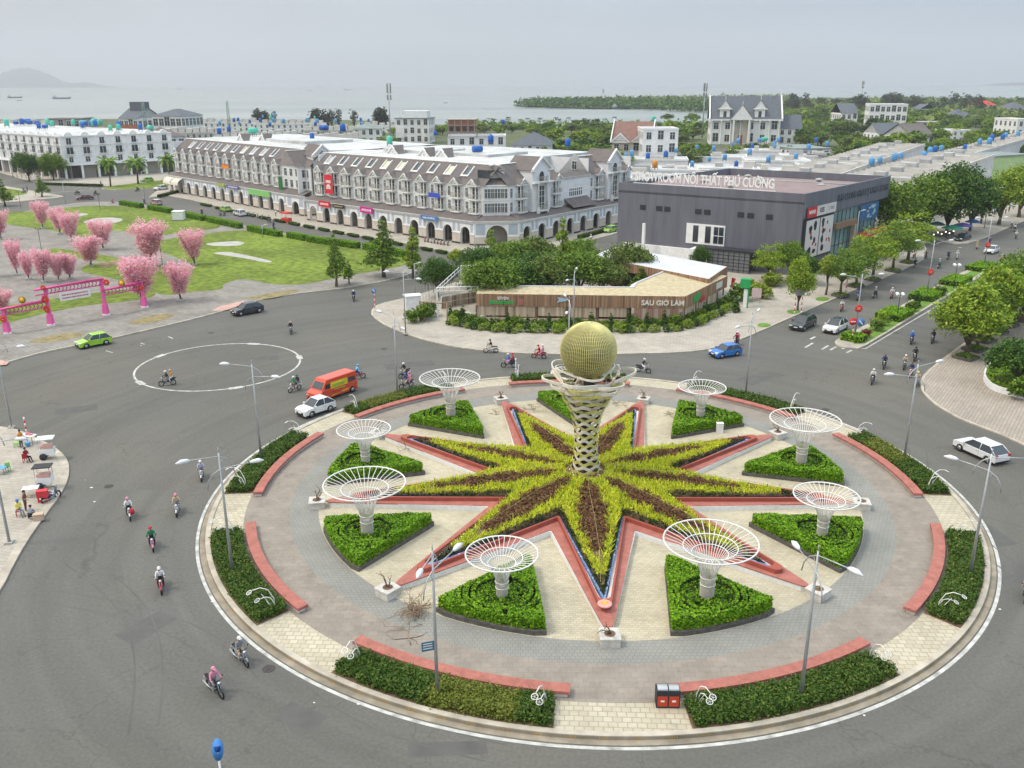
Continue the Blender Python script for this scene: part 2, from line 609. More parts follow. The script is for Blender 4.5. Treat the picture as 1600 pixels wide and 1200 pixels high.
def kerbed(name,poly,mat,z=0.14,kw=0.28):
 """Raised paving with a kerb stone along its edge."""
 n=len(poly)
 ar=sum(poly[i][0]*poly[(i+1)%n][1]-poly[(i+1)%n][0]*poly[i][1]for i in range(n))
 if ar<0:poly=poly[::-1]
 inn=[]
 for i in range(n):
  a,b_,c=Vector(poly[i-1][:2]),Vector(poly[i][:2]),Vector(poly[(i+1)%n][:2])
  d1,d2=(b_-a).normalized(),(c-b_).normalized()
  nn=Vector((-(d1.y+d2.y),d1.x+d2.x))
  nn=nn.normalized()if nn.length>1e-5 else Vector((-d1.y,d1.x))
  k=max(0.4,nn.dot(Vector((-d1.y,d1.x))))
  q=b_+nn*(kw/k)
  inn.append((q.x,q.y))
 b=MB()
 b.ringprism([(p[0],p[1])for p in poly],inn,-0.02,z,1)
 b.prism(inn,z-0.02,z-0.004,0)
 return tag(b.build(name,[mat,mat_kerb]),kind='structure')
mw_,mt_,mb_=_nt('sea_water')
mb_.inputs['Base Color'].default_value=(0.20,0.235,0.225,1)
mb_.inputs['Roughness'].default_value=0.28
mb_.inputs['Specular IOR Level'].default_value=0.5
n_=mt_.nodes.new('ShaderNodeTexNoise');n_.inputs['Scale'].default_value=0.12;n_.inputs['Detail'].default_value=8
g_=mt_.nodes.new('ShaderNodeNewGeometry');mt_.links.new(g_.outputs['Position'],n_.inputs['Vector'])
bu_=mt_.nodes.new('ShaderNodeBump');bu_.inputs['Strength'].default_value=0.6;bu_.inputs['Distance'].default_value=1.0
mt_.links.new(n_.outputs[0],bu_.inputs['Height']);mt_.links.new(bu_.outputs[0],mb_.inputs['Normal'])
n3_=mt_.nodes.new('ShaderNodeTexNoise');n3_.inputs['Scale'].default_value=0.0016;n3_.inputs['Detail'].default_value=7
mp_=mt_.nodes.new('ShaderNodeMapping');mp_.inputs['Scale'].default_value=(1,4,1)
mt_.links.new(g_.outputs['Position'],mp_.inputs[0]);mt_.links.new(mp_.outputs[0],n3_.inputs['Vector'])
r3_=mt_.nodes.new('ShaderNodeValToRGB')
r3_.color_ramp.elements[0].position=0.35;r3_.color_ramp.elements[0].color=(0.17,0.205,0.20,1)
r3_.color_ramp.elements[1].position=0.68;r3_.color_ramp.elements[1].color=(0.30,0.325,0.30,1)
mt_.links.new(n3_.outputs[0],r3_.inputs[0]);mt_.links.new(r3_.outputs[0],mb_.inputs['Base Color'])
sheet('sea',[(-16000,-60,0),(16000,-60,0),(16000,15000,0),(-16000,15000,0)],-1.5,mw_)
coast=[(-300,190),(-60,187),(120,186),(300,186),(470,187),(560,188),(640,192),(720,196),(850,199),(1000,200),(1090,197),(1125,190),(1135,178),(1095,169.5),(1000,168.5),(930,169),(860,166.5),(800,164),(850,159.5),(940,157),(1060,155),(1240,153.5),(1420,153),(1620,155),(2100,156)]
cw=GP(coast,-0.1)
cw=smooth_poly(cw,3,False)
land=[(v.x,v.y)for v in cw]+[(2500,800),(900,-55),(-700,-55),(-1400,600)]
sheet('ground',land,-0.10,mat_land)
sheet('road',[(-330,-50),(330,-50),(330,470),(-330,470)],0.0,MATS['asphalt'])
def hill(name,cx,cy,L_,W_,prof,mat,rz=0.0):
 b=MB();n=len(prof)-1;K=8
 vs=[]
 for i in range(n*4+1):
  t=i/(n*4);k=min(int(t*n),n-1);f=t*n-k
  f=f*f*(3-2*f)
  h=prof[k]*(1-f)+prof[k+1]*f
  for j in range(K+1):
   u=j/K*2-1
   hh=h*max(0,math.cos(u*math.pi/2))**0.8
   hh*=1+0.10*math.sin(i*1.7+j*2.3)*(1-abs(u))
   x,y=(t-0.5)*L_,u*W_*0.5
   vs.append((cx+x*math.cos(rz)-y*math.sin(rz),cy+x*math.sin(rz)+y*math.cos(rz),-1.6+hh))
 m=n*4+1
 b.add(vs,[(i*(K+1)+j,(i+1)*(K+1)+j,(i+1)*(K+1)+j+1,i*(K+1)+j+1)for i in range(m-1)for j in range(K)],0,True)
 return tag(b.build(name,mat),kind='structure')
mat_hill=M('hill_green',(0.06,0.08,0.05),0.9,var=0.3,scale=0.004,world=True)
hx=G(85,150,-1.5)
def far_pt(px,dist):
 d=_F+_R*((px-800)/F_PX)+_U*((600-131)/F_PX)
 return d.x/d.y*dist
hill('hill',far_pt(75,14000),14000,2000,900,[0,45,140,220,258,272,243,190,110,66,59,74,33,21,0],mat_hill)
hill('far_headland',far_pt(1640,10500),10500,1500,500,[0,22,32,34,40,44,40,40,36],mat_hill)
# ---- pavements
kerb_plaza=[(17,566),(60,553.5),(120,541),(200,524),(300,500),(345,488),(400,471),(470,459),(530,452),(590,442),(628,433),(650,424),(658,414),(650,400),(610,390),(560,383),(505,376),(460,368),(400,357),(340,345),(280,332),(225,321),(175,316),(120,318),(60,327),(0,338),(-120,352),(-150,470),(-90,560),(-20,572)]
plaza_w=smooth_poly(GP(kerb_plaza),2)
kerbed('plaza_pavement',plaza_w,mat_plaza)
def lawn(name,pts,mat=mat_lawn,z=0.15,k=3,lab=None):
 return sheet(name,smooth_poly(GP(pts,z),k),z,mat)
lawn('lawn',[(-40,334),(60,330),(130,322),(200,323),(262,331),(345,352),(300,362),(262,366),(236,368),(180,360),(150,372),(110,366),(70,358),(20,352)])
lawn('lawn',[(244,378),(300,368),(372,360),(430,364),(500,377),(560,388),(625,398),(635,412),(600,421),(540,431),(480,443),(430,444),(380,436),(350,444),(345,452),(300,456),(262,461),(240,456),(180,436),(128,424),(140,412),(175,412),(230,414),(300,416),(270,400),(250,392)])
lawn('lawn',[(-60,512),(0,507),(60,492),(130,478),(190,472),(235,464),(240,456),(200,452),(130,460),(60,470),(0,478),(-60,486)])
lawn('lawn',[(65,395),(100,398),(130,405),(190,410),(180,402),(120,392),(80,388)])
lawn('dry_patch',[(45,535),(70,526),(110,520),(130,521),(118,528),(80,534)],mat_dry,0.152)
lawn('dry_patch',[(200,505),(230,494),(262,490),(272,492),(255,500),(225,506)],mat_dry,0.152)
lawn('dry_patch',[(380,168+299),(400,462),(440,455),(470,452),(450,460),(415,467)],mat_dry,0.152)
lawn('dry_patch',[(150,414),(185,405),(195,408),(170,418)],mat_dry,0.158)
mat_pale=M('pale_concrete',(0.40,0.39,0.36),0.9,var=0.2,scale=0.6,world=True,detail=8)
lawn('garden_paving',[(130,347),(150,341),(178,340),(192,343),(180,348),(150,350)],mat_pale,0.156)
lawn('garden_paving',[(110,336),(128,333),(138,335),(120,338)],mat_pale,0.156)
lawn('garden_paving',[(322,381),(345,378),(372,377),(382,380),(368,384),(335,384)],mat_pale,0.156)
lawn('garden_paving',[(335,395),(360,394),(400,402),(424,408),(415,410),(380,403),(345,398)],mat_pale,0.156)
pk=M('pink_tiles',(0.50,0.32,0.26),0.8,var=0.25,scale=1.2,world=True)
lawn('tile_patch',[(330,486),(345,478),(380,470),(385,474),(355,484)],pk,0.15,1)
lawn('tile_patch',[(-20,572),(0,562),(14,566),(10,570)],pk,0.15,1)
cafe_k=[(580,492),(585,481),(600,474),(640,465),(690,450),(740,432),(800,418),(870,408),(930,400),(975,396),(1010,402),(1060,405),(1120,425),(1185,420),(1240,405),(1330,378),(1400,360),(1435,372),(1446,386),(1449,400),(1436,410),(1400,427),(1340,452),(1280,478),(1225,502),(1180,522),(1130,541),(1080,550.5),(1000,553.5),(900,555),(800,552.5),(740,547),(690,539),(640,525),(600,508)]
kerbed('corner_pavement',smooth_poly(GP(cafe_k),2),mat_walk)
right_k=[(1438,604),(1442,588),(1462,570),(1484,553),(1512,533),(1560,504),(1610,474),(1680,440),(2000,560),(1900,790),(1700,740),(1600,697),(1550,675),(1500,656),(1462,634),(1444,617)]
kerbed('right_pavement',smooth_poly(GP(right_k),2),mat_walk2)
kerbed('far_pavement',smooth_poly(GP([(1400,358),(1450,372),(1494,382),(1525,377),(1560,363),(1600,346),(1660,322),(1700,300),(1600,290),(1480,310),(1400,340)]),2),mat_walk)
vend_k=[(-40,662),(0,668),(28,673),(62,688),(88,702),(104,718),(108.5,735),(104,757),(88,784),(60,822),(34,862),(14,900),(0,925),(-60,1010),(-220,1000),(-260,760),(-120,660)]
kerbed('left_pavement',smooth_poly(GP(vend_k),2),mat_walk,kw=0.6)
kerbed('arcade_pavement',GP([(232,309),(262,306),(300,313),(380,333),(480,356),(560,369),(640,382),(700,394),(760,399),(830,396),(900,382),(960,366),(1000,352),(1010,335),(800,330),(500,300),(300,262),(268,280)]),mat_walk,0.12)
kerbed('far_left_pavement',smooth_poly(GP([(60,286),(110,290),(170,291),(215,287),(265,279),(275,268),(200,262),(0,240),(-60,252),(0,270)]),2),mat_walk,0.12)
kerbed('far_left_corner',smooth_poly(GP([(-60,312),(0,317),(60,312),(100,308),(78,303),(40,297),(0,290),(-60,284)]),2),mat_walk,0.12)
kerbed('grass_island',smooth_poly(GP([(160,296),(168,292),(200,288),(240,283),(262,282),(268,288),(255,293),(205,296)]),2),mat_lawn,0.14)
lawn('lawn',[(-60,312),(0,308),(30,305),(42,302),(30,297),(0,294),(-60,288)],mat_lawn,0.14)
lawn('lawn',[(750,408),(780,400),(810,398),(840,389),(850,384),(835,380),(800,390),(765,398)],mat_lawn,0.14)
# ---- painted circle and lane marks
def arcband(c,r,w_,a0,a1,n=64,z=0.006):
 o=[];i_=[]
 for k in range(n+1):
  a=a0+(a1-a0)*k/n
  o.append((c.x+(r+w_/2)*math.cos(a),c.y+(r+w_/2)*math.sin(a)))
  i_.append((c.x+(r-w_/2)*math.cos(a),c.y+(r-w_/2)*math.sin(a)))
 return o,i_
b=MB()
pc=[G(206,583),G(466,567)]
cc=(pc[0]+pc[1])/2+Vector((0,1.0,0));cr0=(pc[0]-pc[1]).length/2
for q in range(0,96):
 o,i_=arcband(cc,cr0,0.24,q/96*2*math.pi,(q+1)/96*2*math.pi,1)
 b.quad((*i_[0],.006),(*o[0],.006),(*o[1],.006),(*i_[1],.006))
for a in(0.35,1.4,2.7,3.9,5.2):
 b.cbox((cc.x+cr0*math.cos(a),cc.y+cr0*math.sin(a),0.004),0.7,1.5,0.005,a)
tag(b.build('painted_circle',mat_line),kind='structure')
b=MB()
def mark(p,q,w_=0.15,z=0.006):
 a,c=G(*p),G(*q)
 d=(c-a).normalized();nn=Vector((-d.y,d.x,0))*w_/2
 b.quad(tuple(a+nn+Vector((0,0,z))),tuple(a-nn+Vector((0,0,z))),tuple(c-nn+Vector((0,0,z))),tuple(c+nn+Vector((0,0,z))))
for p,q in(((1258,543),(1270,536)),((1284,546),(1294,540)),((1297,547),(1306,542)),((1316,545),(1324,541)),((1323,551),(1331,547)),((1266,530),(1274,526))):
 mark(p,q,0.28)
mark((1352,545),(1490,463),0.16);mark((1490,463),(1555,423),0.16)
mark((1306,541),(1352,545),0.16)
for t in range(7):
 mark((930-t*9,384+t*2.6),(934-t*9,382.8+t*2.6),0.15)
mark((570,384.5),(640,399),0.12)
for t in range(9):
 mark((104+t*9,291.5+t*0.6),(109+t*9,292+t*0.6),0.3)
mark((80,301),(150,296),0.4)
mark((1497,387),(1503,386.5),0.3)
mark((220,536),(226,538),0.2);mark((263,526),(270,529),0.2);mark((165,548),(176,551),0.15)
tag(b.build('road_markings',mat_line),kind='structure')
b=MB()
def patch(x,y,w_,d,rz,z=.003,mi=0):
 p=G(x,y);c,s_=math.cos(rz),math.sin(rz)
 b.add([(p.x+u*c-v*s_,p.y+u*s_+v*c,z)for u,v in((-w_,-d),(w_,-d*.9),(w_*.95,d),(-w_,d*1.05))],[(0,1,2,3)],mi,False)
for x,y,w_,d,rz in((640,570,3,1.1,.3),(1120,640,2.2,1,.8),(120,640,2,1.0,.4),(230,980,1.6,.9,1.0),(470,1120,1.3,.7,-.5),(1190,590,3,1.2,.6),(700,1170,2,.5,.05),(1540,830,1,2.4,.2),(410,560,2,1,.2),(950,575,2.5,.8,0)):patch(x,y,w_,d,rz)
for x,y in((420,1045),(600,545),(1290,640),(170,760),(1500,640),(330,460+60),(1400,520)):
 p=G(x,y);b.prism([(p.x+.38*math.cos(a*.524),p.y+.38*math.sin(a*.524))for a in range(12)],.0,.012,1)
for sk_,(x0,y0,x1,y1,bend)in enumerate(((60,940,420,1180,3),(420,900+90,760,1190,-2),(560,640-70,820,590,2),(150,700,300,640,2),(1000,610-15,1300,640,2),(1420,700,1580,900,-2),(100,880,200,1150,2))):
 A_,B_=G(x0,y0),G(x1,y1);n_0=14
 for off in(0,1.5):
  pr_=None;zz_=.0042+sk_*.0006
  for i in range(n_0+1):
   t=i/n_0;q=A_+(B_-A_)*t;d=(B_-A_).normalized();nn=Vector((-d.y,d.x,0));q=q+nn*(bend*math.sin(math.pi*t)+off)
   if pr_ is not None:b.add([tuple(pr_-nn*.05+Vector((0,0,zz_))),tuple(q-nn*.05+Vector((0,0,zz_))),tuple(q+nn*.05+Vector((0,0,zz_))),tuple(pr_+nn*.05+Vector((0,0,zz_)))],[(0,1,2,3)],2,False)
   pr_=q
tag(b.build('road_repairs',[M('tar_patch',(0.105,0.104,0.097),.85,var=.15,scale=.8,world=True,detail=8),M('manhole',(0.06,0.055,0.05),.7,var=.3,scale=5),M('skid',(0.107,0.106,0.098),.8,var=.2,scale=.3,world=True)]),kind='structure')
b=MB()
for x,y in((491,1098),(333,940),(1350,1118),(1402,1050),(560,1100),(1562,952),(133,750),(143,762),(148,784),(220,540),(600,1075)):
 p=G(x,y);r=random.uniform(0.04,0.12)
 b.prism([(p.x+r*math.cos(a)*random.uniform(.6,1.5),p.y+r*math.sin(a)*random.uniform(.5,1.2))for a in(0,1.1,2.2,3.3,4.4,5.4)],0.004,0.02)
tag(b.build('litter',M('litter_white',(0.7,0.7,0.66),0.8)),kind='stuff')
# ================ ROUNDABOUT
mat_cream=paving('cream_cobble',(0.50,0.45,0.335),(0.42,0.375,0.27),(0.34,0.30,0.21),0.34,0.22,0.0,var=0.15,stain=0.12,mscale=0.35,msize=0.015)
mat_gapc=paving('cream_slabs',(0.50,0.455,0.35),(0.42,0.38,0.28),(0.33,0.29,0.21),0.5,0.4,0.05,var=0.14,stain=0.15,msize=0.03)
mat_grey=paving('grey_cobble',(0.262,0.258,0.23),(0.24,0.238,0.215),(0.185,0.185,0.165),0.3,0.3,0.0,var=0.12,stain=0.12,msize=0.02)
mat_brown=paving('brown_slabs',(0.285,0.245,0.205),(0.25,0.22,0.185),(0.21,0.18,0.15),0.6,0.45,0.0,var=0.16,stain=0.2,mscale=0.5,msize=0.012)
def ring(r,n=180,a0=0.0,a1=360.0):
 return[tuple(PO(r,a0+(a1-a0)*i/n)[:2])for i in range(n if a1-a0>=360 else n+1)]
IZ=0.2
b=MB();b.prism(ring(21.4),0,IZ);o=b.build('roundabout_paving',mat_cream);tag(o,kind='structure')
for nm,r0,r1,mt in(('roundabout_grey_walk',21.4,23.6,mat_grey),('roundabout_brown_walk',23.6,26.95,mat_brown)):
 b=MB();b.ringprism(ring(r1),ring(r0),0,IZ,0);tag(b.build(nm,mt),kind='structure')
b=MB();b.ringprism(ring(29.25),ring(26.95),0,IZ-0.01,0);tag(b.build('roundabout_outer_paving',mat_gapc),kind='structure')
b=MB();b.ringprism(ring(29.6),ring(29.25),0,0.27,0)
b.ringprism(ring(29.606),ring(29.598),0,0.22,2)
b.ringprism(ring(30.0),ring(29.606),0,0.03,2)
my_=M('kerb_yellow',(0.48,0.31,0.07),0.8,var=0.35,scale=3,world=True)
for k in range(0,108):
 a=k*360/108+0.8
 for j in range(5):
  p0=PO(29.612,a+j*0.24);ang=math.radians(a+j*0.24)+PH0
  tx,ty=math.cos(ang),math.sin(ang)
  v=[]
  for(u,z)in((0,.08),(.05,.08),(.10,.14),(.05,.20),(0,.20),(.05,.14)):
   v.append((p0.x+tx*u,p0.y+ty*u,z))
  b.add(v,[(0,1,2,5),(5,2,3,4)],1,False)
tag(b.build('roundabout_kerb',[mat_kerb,my_,M('gutter_stone',(0.27,0.235,0.18),.9,var=.25,scale=1.2,world=True,var2=.2,scale2=.4)]),kind='structure')
b=MB();b.ringprism(ring(30.30,240),ring(30.08,240),0.0,0.007,0);tag(b.build('roundabout_edge_line',mat_line),kind='structure')
# ---- star planter
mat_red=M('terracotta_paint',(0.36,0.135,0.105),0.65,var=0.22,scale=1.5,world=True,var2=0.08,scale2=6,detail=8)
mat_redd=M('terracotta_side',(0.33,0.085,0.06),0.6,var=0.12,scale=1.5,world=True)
mat_white=M('white_plaster',(0.70,0.71,0.70),0.7,var=0.08,scale=0.8,world=True,var2=0.08,scale2=4)
def star(rt,rn,tw=0.0,z=0):
 pts=[]
 for k in range(9):
  a=40*k
  if tw:
   for da in(-1.4,-0.8,0,0.8,1.4):
    pts.append(tuple(PO(rt-tw*(abs(da)/1.4)**2,a+da*0.9)[:2]))
  else:
   pts.append(tuple(PO(rt,a)[:2]))
  for da in(-0.6,0,0.6)if tw else(0,):
   pts.append(tuple(PO(rn+abs(da)*0.1,a+20+da)[:2]))
 return pts
star_root=empty('star_planter',(0,0,0),label='huge nine-pointed star flower bed with red benches in the middle of the roundabout',cat='flower bed')
b=MB();b.ringprism(star(20.7,9.1,0.9),star(17.6,6.6,0.9),IZ,0.62,0);b.build('wall',mat_white,star_root)
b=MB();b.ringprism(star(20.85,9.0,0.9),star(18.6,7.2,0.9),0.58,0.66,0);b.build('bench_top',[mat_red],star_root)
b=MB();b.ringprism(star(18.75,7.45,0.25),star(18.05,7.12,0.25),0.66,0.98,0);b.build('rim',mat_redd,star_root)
mo,mot,mob=_nt('blue_mosaic')
vo=mot.nodes.new('ShaderNodeTexVoronoi');vo.inputs['Scale'].default_value=7
gg=mot.nodes.new('ShaderNodeNewGeometry');mot.links.new(gg.outputs['Position'],vo.inputs['Vector'])
rr=mot.nodes.new('ShaderNodeValToRGB');rr.color_ramp.interpolation='CONSTANT'
rr.color_ramp.elements[0].color=(0.12,0.22,0.46,1)
rr.color_ramp.elements[1].position=0.5;rr.color_ramp.elements[1].color=(0.17,0.29,0.52,1)
e=rr.color_ramp.elements.new(0.75);e.color=(0.3,0.38,0.52,1)
e=rr.color_ramp.elements.new(0.95);e.color=(0.5,0.55,0.66,1)
sp=mot.nodes.new('ShaderNodeSeparateXYZ');mot.links.new(vo.outputs['Color'],sp.inputs[0])
mot.links.new(sp.outputs[0],rr.inputs[0]);mot.links.new(rr.outputs[0],mob.inputs['Base Color']);mob.inputs['Roughness'].default_value=0.5
b=MB();b.ringprism(star(18.05,7.12),star(17.35,6.8),0.62,0.80,0);b.build('mosaic_trough',mo,star_root)
b=MB();b.ringprism(star(17.45,6.86),star(17.3,6.76),0.80,0.90,0);b.build('dark_edging',M('dark_edging',(0.03,0.035,0.04),0.6),star_root)
HS=star(17.3,6.74)
def mound_z(r):
 return 1.22+0.75*np.clip(1-r/13.0,0,1)
bs=MB()
loops=[]
for f,zz in((1.0,0.66),(0.97,1.0),(0.62,1.22),(0.3,1.5),(0.08,1.7)):
 loops.append([(CEN.x+(p[0]-CEN.x)*f,CEN.y+(p[1]-CEN.y)*f,zz)for p in HS])
vs=[p for l in loops for p in l];n=len(HS)
bs.add(vs,[(i*n+j,i*n+(j+1)%n,(i+1)*n+(j+1)%n,(i+1)*n+j)for i in range(4)for j in range(n)]+[tuple(range(4*n,5*n))],0,False)
bs.build('soil_mound',mat_soil,star_root)
P=scatter(HS,190000)
dx,dy=P[:,0]-CEN.x,P[:,1]-CEN.y
rr_=np.hypot(dx,dy)
ang=(np.degrees(np.arctan2(dx,-dy)-PH0))%40
ang=np.where(ang>20,ang-40,ang)
lat=rr_*np.sin(np.radians(np.abs(ang)))
lon=rr_*np.cos(np.radians(ang))
tt=np.clip((lon-2.2)/11.3,0,1)
arm=((np.degrees(np.arctan2(dx,-dy)-PH0)+20)//40).astype(int)%9
amp=np.array([1.1,.95,.75,.7,.85,.8,.7,.9,1.05])[arm]
wl=amp*np.sin(np.pi*tt**0.85)**0.8
wl=wl*(1+0.16*np.sin(lon*2.1+arm)+.12*np.sin(lon*5.3+2*arm))+RNG.normal(size=len(lon))*.10
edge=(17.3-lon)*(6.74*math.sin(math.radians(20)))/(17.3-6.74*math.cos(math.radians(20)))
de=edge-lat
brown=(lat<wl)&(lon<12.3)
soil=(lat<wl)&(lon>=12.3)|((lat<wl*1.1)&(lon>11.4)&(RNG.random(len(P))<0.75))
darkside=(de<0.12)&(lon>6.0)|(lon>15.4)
core=rr_<1.7
z=mound_z(rr_)-np.where(darkside,0.3,0)-.12*np.clip(np.sin(P[:,0]*1.7)*np.sin(P[:,1]*2.1),0,1)
C3=np.stack([P[:,0],P[:,1],z],1)
yel=~brown&~soil&~darkside&~core
mat_yel=leafmat('yellow_foliage',[(0.24,0.36,0.015),(0.52,0.62,0.03),(0.72,0.76,0.05),(0.74,0.62,0.08)],trans=0.3,patch=0.16,pscale=0.35)
mat_brn=leafmat('brown_foliage',[(0.06,0.025,0.018),(0.15,0.06,0.035),(0.23,0.11,0.05),(0.16,0.15,0.035)],trans=0.1)
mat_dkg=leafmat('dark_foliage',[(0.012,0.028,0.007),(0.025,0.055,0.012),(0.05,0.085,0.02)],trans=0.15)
Y=C3[yel][:52000];Y=Y+np.array([0,0,1])*RNG.uniform(-0.25,-0.05,len(Y))[:,None]
quadmesh('yellow_shrubs',[(bladequads(Y[:22000],0.30,0.08,1.1),0),(leafquads(Y[22000:]+[0,0,.14],0.11,0.8,0.4),0)],mat_yel,star_root)
B_=C3[brown][:26000];B_=B_+np.array([0,0,1])*(RNG.uniform(-0.2,0.16,len(B_)))[:,None]
quadmesh('maroon_shrubs',[(leafquads(B_,0.10,0.5,0.6),0)],mat_brn,star_root)
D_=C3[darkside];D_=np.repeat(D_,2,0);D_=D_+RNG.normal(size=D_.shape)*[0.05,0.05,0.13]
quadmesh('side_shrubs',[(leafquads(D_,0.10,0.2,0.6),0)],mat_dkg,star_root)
b=MB()
for k in range(9):
 pts=[PO(r,40*k+0.7*math.sin(r),1.75+0.75*max(0,1-r/13)-0.5*(r>15))for r in(1.5,5,9,13,16.5)]
 b.tube(pts,0.012,4,cap=False)
b.build('cable',M('cable_tan',(0.42,0.34,0.16),0.6),star_root)
sun_=empty('sun_emblem',PO(18.75,-0.2,0.98),0,'small round sun emblem in yellow and pink on the near tip of the star planter','ornament')
b=MB();b.lathe((0,0,0),[(0.40,0.0),(0.46,0.06),(0.46,0.12),(0.36,0.16)],20);b.build('disc',M('emblem_pink',(0.72,0.33,0.30),0.5),sun_)
b=MB()
for k in range(12):
 a=k*math.pi/6
 b.add([(0,0,.20),(.12*math.cos(a-.26),.12*math.sin(a-.26),.175),(.33*math.cos(a),.33*math.sin(a),.17),(.12*math.cos(a+.26),.12*math.sin(a+.26),.175)],[(0,1,2,3)],0,False)
b.build('sunburst',M('emblem_yellow',(0.75,0.42,0.04),0.5),sun_)
# ---- triangular hedge beds with funnel trellises
mat_stone=M('dark_stone',(0.10,0.095,0.085),0.85,var=0.4,scale=3,detail=8)
mat_hg=leafmat('hedge_foliage',[(0.04,0.13,0.006),(0.12,0.28,0.008),(0.21,0.42,0.012),(0.30,0.48,0.025)],trans=0.2,patch=0.15,pscale=0.6)
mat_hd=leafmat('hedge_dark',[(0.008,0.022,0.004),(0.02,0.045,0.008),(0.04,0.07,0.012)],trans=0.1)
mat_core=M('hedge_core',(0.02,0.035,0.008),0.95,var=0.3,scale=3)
def tri_outline(inset,n_arc=10):
 """Bed outline in its own frame: +x is outward, origin at r = 18.8."""
 r1=21.35-inset
 hw=math.degrees(math.atan2(3.75-inset*1.15,21.35))
 pts=[]
 for i in range(n_arc+1):
  a=math.radians(-hw+2*hw*i/n_arc)
  rr0=r1-(0.18 if i in(0,n_arc)else 0)
  pts.append((rr0*math.cos(a)-18.8,rr0*math.sin(a)))
 x0=13.55+inset*1.6-18.8
 for dx_,dy_ in((0.35,0.28),(0.08,0.12),(0.0,0.0),(0.08,-0.12),(0.35,-0.28)):
  pts.append((x0+dx_,dy_))
 return pts
def hedge_bed(variant):
 rng=np.random.default_rng(40+variant)
 root=empty('hedge_bed')
 b=MB();b.prism(tri_outline(0.0),0,0.32);b.build('stone_edging',mat_stone,root)
 b=MB();b.prism(tri_outline(0.12),0.3,0.36);b.build('bed_soil',mat_soil,root)
 out=tri_outline(0.16)
 def groove(x,y):
  r=np.hypot(x,y);a=np.degrees(np.arctan2(y,x))
  g=(np.abs(r-2.05)<0.10)&(np.abs(a)<125)
  g|=(np.abs(r-2.55)<0.09)&(np.abs(a)<118)
  for(hx_,hy_,hr)in holes:
   g|=np.hypot((x-hx_),(y-hy_)*1.5)<hr
  return g
 holes=[(rng.uniform(-3.2,-1.2),rng.uniform(-.8,.8),0.28),(rng.uniform(1.4,2.2),rng.uniform(-2.6,2.6),0.25),(rng.uniform(-.6,.9),rng.choice([-1,1])*rng.uniform(.8,1.2),0.32),(-0.9,rng.uniform(-1.3,1.3),0.22)]
 P=scatter(out,30000,rng)
 low=np.hypot(P[:,0]*1.0,P[:,1])<1.75
 g=groove(P[:,0],P[:,1])
 low2=low&(rng.random(len(P))<0.35)
 P=P[~g];low=low[~g]
 zz=np.where(low,0.82,1.08)+0.05*np.sin(P[:,0]*3.1+variant)+0.04*np.sin(P[:,1]*4.3)
 top=np.stack([P[:,0],P[:,1],zz+rng.uniform(-.10,.03,len(P))],1)
 side=[]
 o2=out+[out[0]]
 per=0
 for i in range(len(out)):
  a,c=np.array(o2[i]),np.array(o2[i+1]);L_=np.linalg.norm(c-a);m=int(L_*330)
  t=rng.random(m)[:,None]
  q=a+(c-a)*t
  side.append(np.concatenate([q,rng.uniform(0.34,1.06,(m,1))],1))
 side=np.concatenate(side)+rng.normal(size=(sum(len(x)for x in side),3))*[0.03,0.03,0]
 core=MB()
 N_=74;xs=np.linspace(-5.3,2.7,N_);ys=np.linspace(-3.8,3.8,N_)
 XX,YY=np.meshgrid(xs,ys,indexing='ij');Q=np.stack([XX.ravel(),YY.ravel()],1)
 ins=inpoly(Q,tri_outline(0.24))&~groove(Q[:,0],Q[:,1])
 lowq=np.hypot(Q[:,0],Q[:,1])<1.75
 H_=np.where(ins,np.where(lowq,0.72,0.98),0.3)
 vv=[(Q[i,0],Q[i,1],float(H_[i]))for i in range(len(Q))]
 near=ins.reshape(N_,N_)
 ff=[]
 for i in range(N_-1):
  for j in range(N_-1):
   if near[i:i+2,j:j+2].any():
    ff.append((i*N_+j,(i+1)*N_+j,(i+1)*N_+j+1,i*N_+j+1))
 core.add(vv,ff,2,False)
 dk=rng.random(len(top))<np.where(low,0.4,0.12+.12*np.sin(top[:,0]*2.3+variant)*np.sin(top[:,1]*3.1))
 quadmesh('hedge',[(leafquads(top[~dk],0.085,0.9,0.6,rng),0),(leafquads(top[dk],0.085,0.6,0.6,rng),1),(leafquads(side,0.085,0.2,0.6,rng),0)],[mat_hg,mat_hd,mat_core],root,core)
 return root
mat_tw=M('trellis_white',(0.72,0.71,0.68),0.45,var=0.06,scale=1.5,var2=0.06,scale2=8)
mat_twc=M('trellis_cream',(0.60,0.57,0.50),0.5,var=0.10,scale=1.5)
